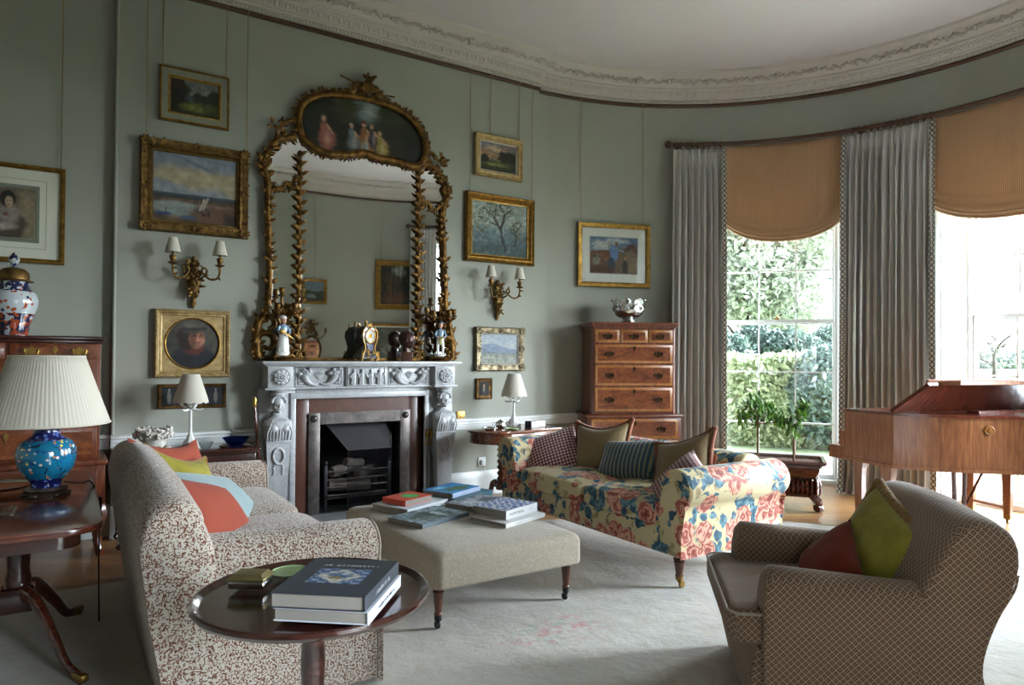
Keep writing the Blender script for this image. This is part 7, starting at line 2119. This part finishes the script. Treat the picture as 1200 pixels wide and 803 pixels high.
o = dish('celadon_dish', 'pale green shallow dish behind the books on the round table', (.60, 2.205, ZB), .058, .010, m_green, 'dish'); b = MB(); b.tube([(.058*cos(2*pi*k/28), .058*sin(2*pi*k/28), .010) for k in range(28)], .003, 6, True); b.build('rim', m_green, o)

ZO = .4175+ZR
co_ = 'books on the ottoman'
def greencirc(x, y):
    c = C('#c2482c'); c = blob(c, x, y, .55, .45, .23, .30, C('#3fae58'), .04); 
    if .80 < y < .88 and .25 < x < .75 and int(x*40) % 3: c = C('#8d3020')
    return c
def garden(x, y):
    c = mixc(C('#8fa0a8'), C('#58686a'), .5+fbm(x, y, 4, 1)); c = blob(c, x, y, .5, .45, .35, .3, C('#3f4f46'), .4, .5, 2); c = blob(c, x, y, .65, .4, .08, .25, C('#a8b4b4'), .3, .3, 3); c = blob(c, x, y, .3, .3, .2, .15, C('#6d7a78'), .4, .5, 4); return grain(c, x, y, .5, 18)
def sea(x, y):
    c = mixc(C('#3f8fc0'), C('#2a6fa8'), y+.4*fbm(x, y, 5, 1)); c = blob(c, x, y, .5, .35, .35, .2, C('#4f6a4a'), .4, .5, 2); c = blob(c, x, y, .3, .75, .2, .1, C('#8fc0d8'), .5, .4, 3); return grain(c, x, y, .3, 16)
def mosaic(x, y):
    v = sin(x*38+2*nz(x, y, 6))*sin(y*30+2*nz(x, y, 7, 2)); return C('#2f4a9a') if v+.5*nz(x, y, 18, 1) > .12 else C('#c3c8d0')
def greyphoto(x, y):
    c = mixc(C('#9a9fa5'), C('#6a7076'), .5+fbm(x, y, 5, 1)); c = blob(c, x, y, .3, .5, .2, .2, C('#b5b8bc'), .4, .5, 2); c = blob(c, x, y, .7, .4, .18, .2, C('#4a4f58'), .4, .5, 3); return grain(c, x, y, .4, 20)
o = book('coffee_table_book', 'white hardback under the orange book on the ottoman', (1.88, 4.12, ZO), 24, .40, .30, .036, solid('pale_jacket', '#b4b8bc'), 'y0', co_)
o = book('coffee_table_book', 'orange book with a green disc on its cover, on a white book', (1.86, 4.125, ZO+.0365), 22, .245, .20, .034, solid('orange_jacket', '#c2482c'), 'x0', co_, fn=greencirc)
o = book('coffee_table_book', 'flat garden picture book at the left front of the ottoman', (1.835, 3.765, ZO), 20, .40, .29, .024, solid('slate_jacket', '#55626a'), 'y0', co_, fn=garden)
o = book('coffee_table_book', 'dark teal book under the blue landscape book at the back of the ottoman', (2.27, 4.22, ZO), 28, .42, .31, .036, solid('teal_jacket', '#25505c'), 'y0', co_)
marks('spine_title', 11, .017, T(.02, -.1572, .018) @ RX(90), o, m_ltgrey)
o = book('coffee_table_book', 'bright blue landscape book on the dark teal book', (2.24, 4.24, ZO+.0365), 26, .33, .25, .03, solid('blue_jacket', '#8f9cb4'), 'y0', co_, fn=sea)
o = book('coffee_table_book', 'grey photograph book behind the blue and white pair on the ottoman', (2.265, 3.925, ZO), 24, .36, .26, .034, solid('grey_jacket', '#7f8794'), 'y0', co_, fn=greyphoto)
o = book('coffee_table_book', 'white paperback under the blue patterned book at the right of the ottoman', (2.235, 3.51, ZO), 18, .37, .27, .026, solid('white_cover', '#c4c4c2'), 'y0', co_)
marks('spine_title', 10, .014, T(-.06, -.1372, .013) @ RX(90), o, m_ltgrey)
o = book('coffee_table_book', 'thick white book with blue mosaic cover, topmost at the right of the ottoman', (2.25, 3.57, ZO+.0265), 20, .31, .255, .052, solid('white_spine', '#c8c8c8'), 'y0', co_, fn=mosaic)
text('spine_title', 'THE POT BOOK', .020, T(-.055, -.1298, .026) @ RX(90), o, m_ink)
marks('author_line', 7, .009, T(.09, -.1298, .026) @ RX(90), o, m_ltgrey)
# lamp reflected in the mirror
o = white_lamp('cream lampshade on a lamp reflected in the mirror left of the clock', (4.35, .55, .86), 0)
def mirror_table():
    root = thing('side_table', 'plain mahogany table by the opposite wall carrying the lamp seen in the mirror', 'table', (4.35, .52, 0))
    b = MB(); b.lathe([(.001, .83), (.27, .83), (.28, .845), (.27, .86), (.001, .86)], 32); b.build('tabletop', m_mahogd, root); b = MB(); b.lathe([(.2, 0), (.2, .02), (.05, .06), (.03, .2), (.035, .7), (.06, .83)], 20); b.build('pedestal', m_mahogd, root)
mirror_table()
# ------------------------------------------------------------------ garden
m_lawn = basic('lawn', '#8d9a74', .9, var=.25, vs=1.5, bump=.4, bs=60)
b = MB(); b.bx(7.3, 160, -120, 120, -.45, -.25); struct('ground_lawn', b, m_lawn)
m_gravel = basic('pale_gravel', '#bdb5a4', .9, var=.12, vs=20, bump=.5, bs=120)
b = MB(); b.prism([arc(a, RB+.63) for a in range(-88, 89, 4)]+[arc(a, RB+3.6) for a in range(88, -89, -4)], 'z', -.26, -.235); struct('path_gravel', b, m_gravel)
m_hedge = leaf_mat('hedge_leaves', '#74855c', '#9dab80', '#c9cfae')
m_oak = leaf_mat('pale_leaves', '#8b9585', '#b2b8a8', '#cdd0c0')
m_conifer = leaf_mat('conifer_leaves', '#3c5058', '#566c70', '#76898a')
m_darktree = leaf_mat('dark_leaves', '#3a4c48', '#52665e', '#6d8074')
m_bark = basic('bark', '#453d34', .9, var=.2)
def leaves(b, pts, size, r):
    for p in pts:
        s = size*r.uniform(.6, 1.3)
        M = T(*p) @ Matrix.Rotation(r.uniform(0, 6.28), 4, 'Z') @ Matrix.Rotation(r.uniform(-1.2, 1.2), 4, 'X') @ Matrix.Rotation(r.uniform(0, 6.28), 4, 'Y')
        b.add([(0, 0, -s), (s*.45, s*.1, 0), (0, 0, s), (-s*.45, s*.1, 0)], [(0, 1, 2, 3)], M)
def crown(name, label, cat, base, clumps, n, size, mat, trunk=.2, seed=1, group=None):
    r = random.Random(seed)
    root = thing(name, label, cat, base, 0, group)
    pts = []
    tot = sum(c[3]*c[4] for c in clumps)
    for cx, cy, cz, rx, rz in clumps:
        for k in range(int(n*rx*rz/tot)):
            d = Vector((r.gauss(0, 1), r.gauss(0, 1), r.gauss(0, 1))).normalized()*(r.uniform(.45, 1)**.6)
            pts.append((cx+d.x*rx, cy+d.y*rx, cz+d.z*rz))
    b = MB(); leaves(b, pts, size, r); b.build('foliage', mat, root, 0)
    b = MB()
    top = max(c[2] for c in clumps)
    b.tube(smoothpts([(0, 0, 0), (.1, .05, top*.4), (-.1, .1, top*.9)], 5), [trunk*(1-.06*i) for i in range(11)], 8)
    for cx, cy, cz, rx, rz in clumps: b.tube([(0, 0, cz*.45), (cx*.6, cy*.6, cz*.75), (cx, cy, cz)], [trunk*.4, trunk*.25, trunk*.1], 6)
    b.build('trunk', m_bark, root)
    return root
def hedge(name, label, p0, p1, thick, h, n, size, mat, seed):
    r = random.Random(seed)
    root = thing(name, label, 'hedge', ((p0[0]+p1[0])/2, (p0[1]+p1[1])/2, -.25))
    L = hypot(p1[0]-p0[0], p1[1]-p0[1]); root.rotation_euler = (0, 0, atan2(p1[1]-p0[1], p1[0]-p0[0]))
    b = MB()
    b.bx(-L/2, L/2, -thick/2+.12, thick/2-.12, 0, h-.14)
    b.build('hedge_core', m_hedge if mat is m_hedge else mat, root)
    pts = []
    for k in range(n):
        x = r.uniform(-L/2, L/2); q = r.random()
        bulge = .10*mnoise.noise((x*1.1, seed, 0))
        if q < .72: pts.append((x, r.choice((-1, -1, -1, 1))*(thick/2-.06)+r.gauss(0, .07)+bulge, r.uniform(0, h+.03)))
        else: pts.append((x, r.uniform(-thick/2, thick/2), h-.03+r.gauss(0, .05)+bulge))
    b = MB(); leaves(b, pts, size, r); b.build('foliage', mat, root, 0)
    return root
hedge('clipped_hedge', 'pale green clipped hedge beyond the left window, with foliage to the ground', (8.2, 12.6), (12.6, 7.2), 1.1, 1.66, 16000, .085, m_hedge, 3)
crown('shrub', 'darker blue-green shrub at the right end of the hedge, seen through the left window', 'shrub', (11.6, 7.4, -.25), [(0, 0, 1.0, .75, .95), (.5, -.6, .8, .6, .8)], 3500, .09, m_darktree, .08, 4)
tg = 'trees beyond the hedge'
crown('pale_tree', 'large pale-leaved tree filling the top of the left window above the hedge', 'tree', (18.2, 14.6, -.25), [(0, 0, 4.6, 1.8, 2.0), (.9, -1.1, 3.6, 1.3, 1.3), (-.9, 1.1, 4.2, 1.5, 1.8), (1.3, -1.2, 5.4, 1.2, 1.6), (.2, -.2, 6.8, 1.9, 1.8)], 26000, .12, m_oak, .14, 5, tg)
crown('conifer', 'blue-green conifer at the right of the view through the left window', 'tree', (24.3, 16.2, -.25), [(0, 0, 3.4, 1.6, 2.8), (.3, -.5, 5.8, 1.3, 2.4), (-.2, .3, 8.0, .9, 2.0)], 16000, .14, m_conifer, .25, 6, tg)
for i, (x, y, s) in enumerate(((13.43, 11.58, 1.0), (14.7, 11.47, 1.08), (14.94, 10.61, 1.0), (16.27, 10.47, 1.05))):
    crown('dark_conifer', ['dark bushy conifer farthest left behind the hedge', 'dark bushy conifer behind the middle of the hedge', 'dark bushy conifer behind the right of the hedge', 'dark bushy conifer beyond the end of the hedge'][i], 'tree', (x, y, -.25), [(0, 0, 1.2*s, .6*s, 1.25*s), (.3, -.35, 1.1*s, .5, 1.15*s), (-.3, .3, 1.05*s, .5, 1.15*s)], 8000, .08, m_darktree, .08, 20+i, 'dark conifers behind the hedge')
# bare parkland tree and far treeline in the right-hand window
def bare_tree(name, label, base, h, seed):
    r = random.Random(seed); root = thing(name, label, 'tree', base)
    b = MB()
    def br(p, d, L, rad, lv):
        q = p+d*L*.5+Vector((r.uniform(-.1, .1), r.uniform(-.1, .1), r.uniform(-.05, .1)))*L; e = q+(d+Vector((r.uniform(-.35, .35), r.uniform(-.35, .35), r.uniform(-.15, .25)))).normalized()*L*.5
        b.tube([p, q, e], [rad, rad*.75, rad*.55], 5)
        if lv:
            for k in range(3 if lv > 2 else 3): br(e if k else q, (d+Vector((r.uniform(-1.3, 1.3), r.uniform(-1.3, 1.3), r.uniform(-.3, .5)))).normalized(), L*r.uniform(.55, .8), rad*.55, lv-1)
    br(Vector((0, 0, 0)), Vector((.05, 0, 1)), h*.30, h*.04, 6)
    b.build('branches', m_bark, root, 60)
    pts = [(r.gauss(0, h*.24), r.gauss(0, h*.24), h*.62+r.gauss(0, h*.16)) for _ in range(900)]
    b = MB(); leaves(b, pts, h*.016, r); b.build('foliage', m_oak, root, 0)
m_haze = basic('far_foliage', '#a5aca4', .95, var=.15, vs=.3)  # distance haze mixed into the foliage colour
x_, y_ = 69.74, 28.91
bare_tree('parkland_tree', 'bare spreading parkland tree seen through the right window', (x_, y_, -.3), 6.6, 3)
tg2 = 'far trees on the horizon'
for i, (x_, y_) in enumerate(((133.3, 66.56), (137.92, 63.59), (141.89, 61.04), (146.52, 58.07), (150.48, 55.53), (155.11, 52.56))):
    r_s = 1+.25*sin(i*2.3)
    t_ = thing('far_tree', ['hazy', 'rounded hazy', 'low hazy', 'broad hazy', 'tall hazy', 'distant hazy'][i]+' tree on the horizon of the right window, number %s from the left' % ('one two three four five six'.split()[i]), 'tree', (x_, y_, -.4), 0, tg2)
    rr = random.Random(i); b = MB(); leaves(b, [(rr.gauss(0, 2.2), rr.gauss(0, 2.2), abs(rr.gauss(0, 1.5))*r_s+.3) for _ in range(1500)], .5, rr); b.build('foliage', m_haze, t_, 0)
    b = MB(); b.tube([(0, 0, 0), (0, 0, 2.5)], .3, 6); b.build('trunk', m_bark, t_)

# lettering becomes plain mesh
bpy.context.view_layer.update()
_dg = bpy.context.evaluated_depsgraph_get()
for o in [o for o in COL.objects if o.type == 'FONT']:
    me = bpy.data.meshes.new_from_object(o.evaluated_get(_dg))
    n_ = o.name; p_ = o.parent; m_ = o.matrix_local.copy()
    bpy.data.objects.remove(o)
    q = bpy.data.objects.new(n_, me); COL.objects.link(q); q.parent = p_; q.matrix_local = m_
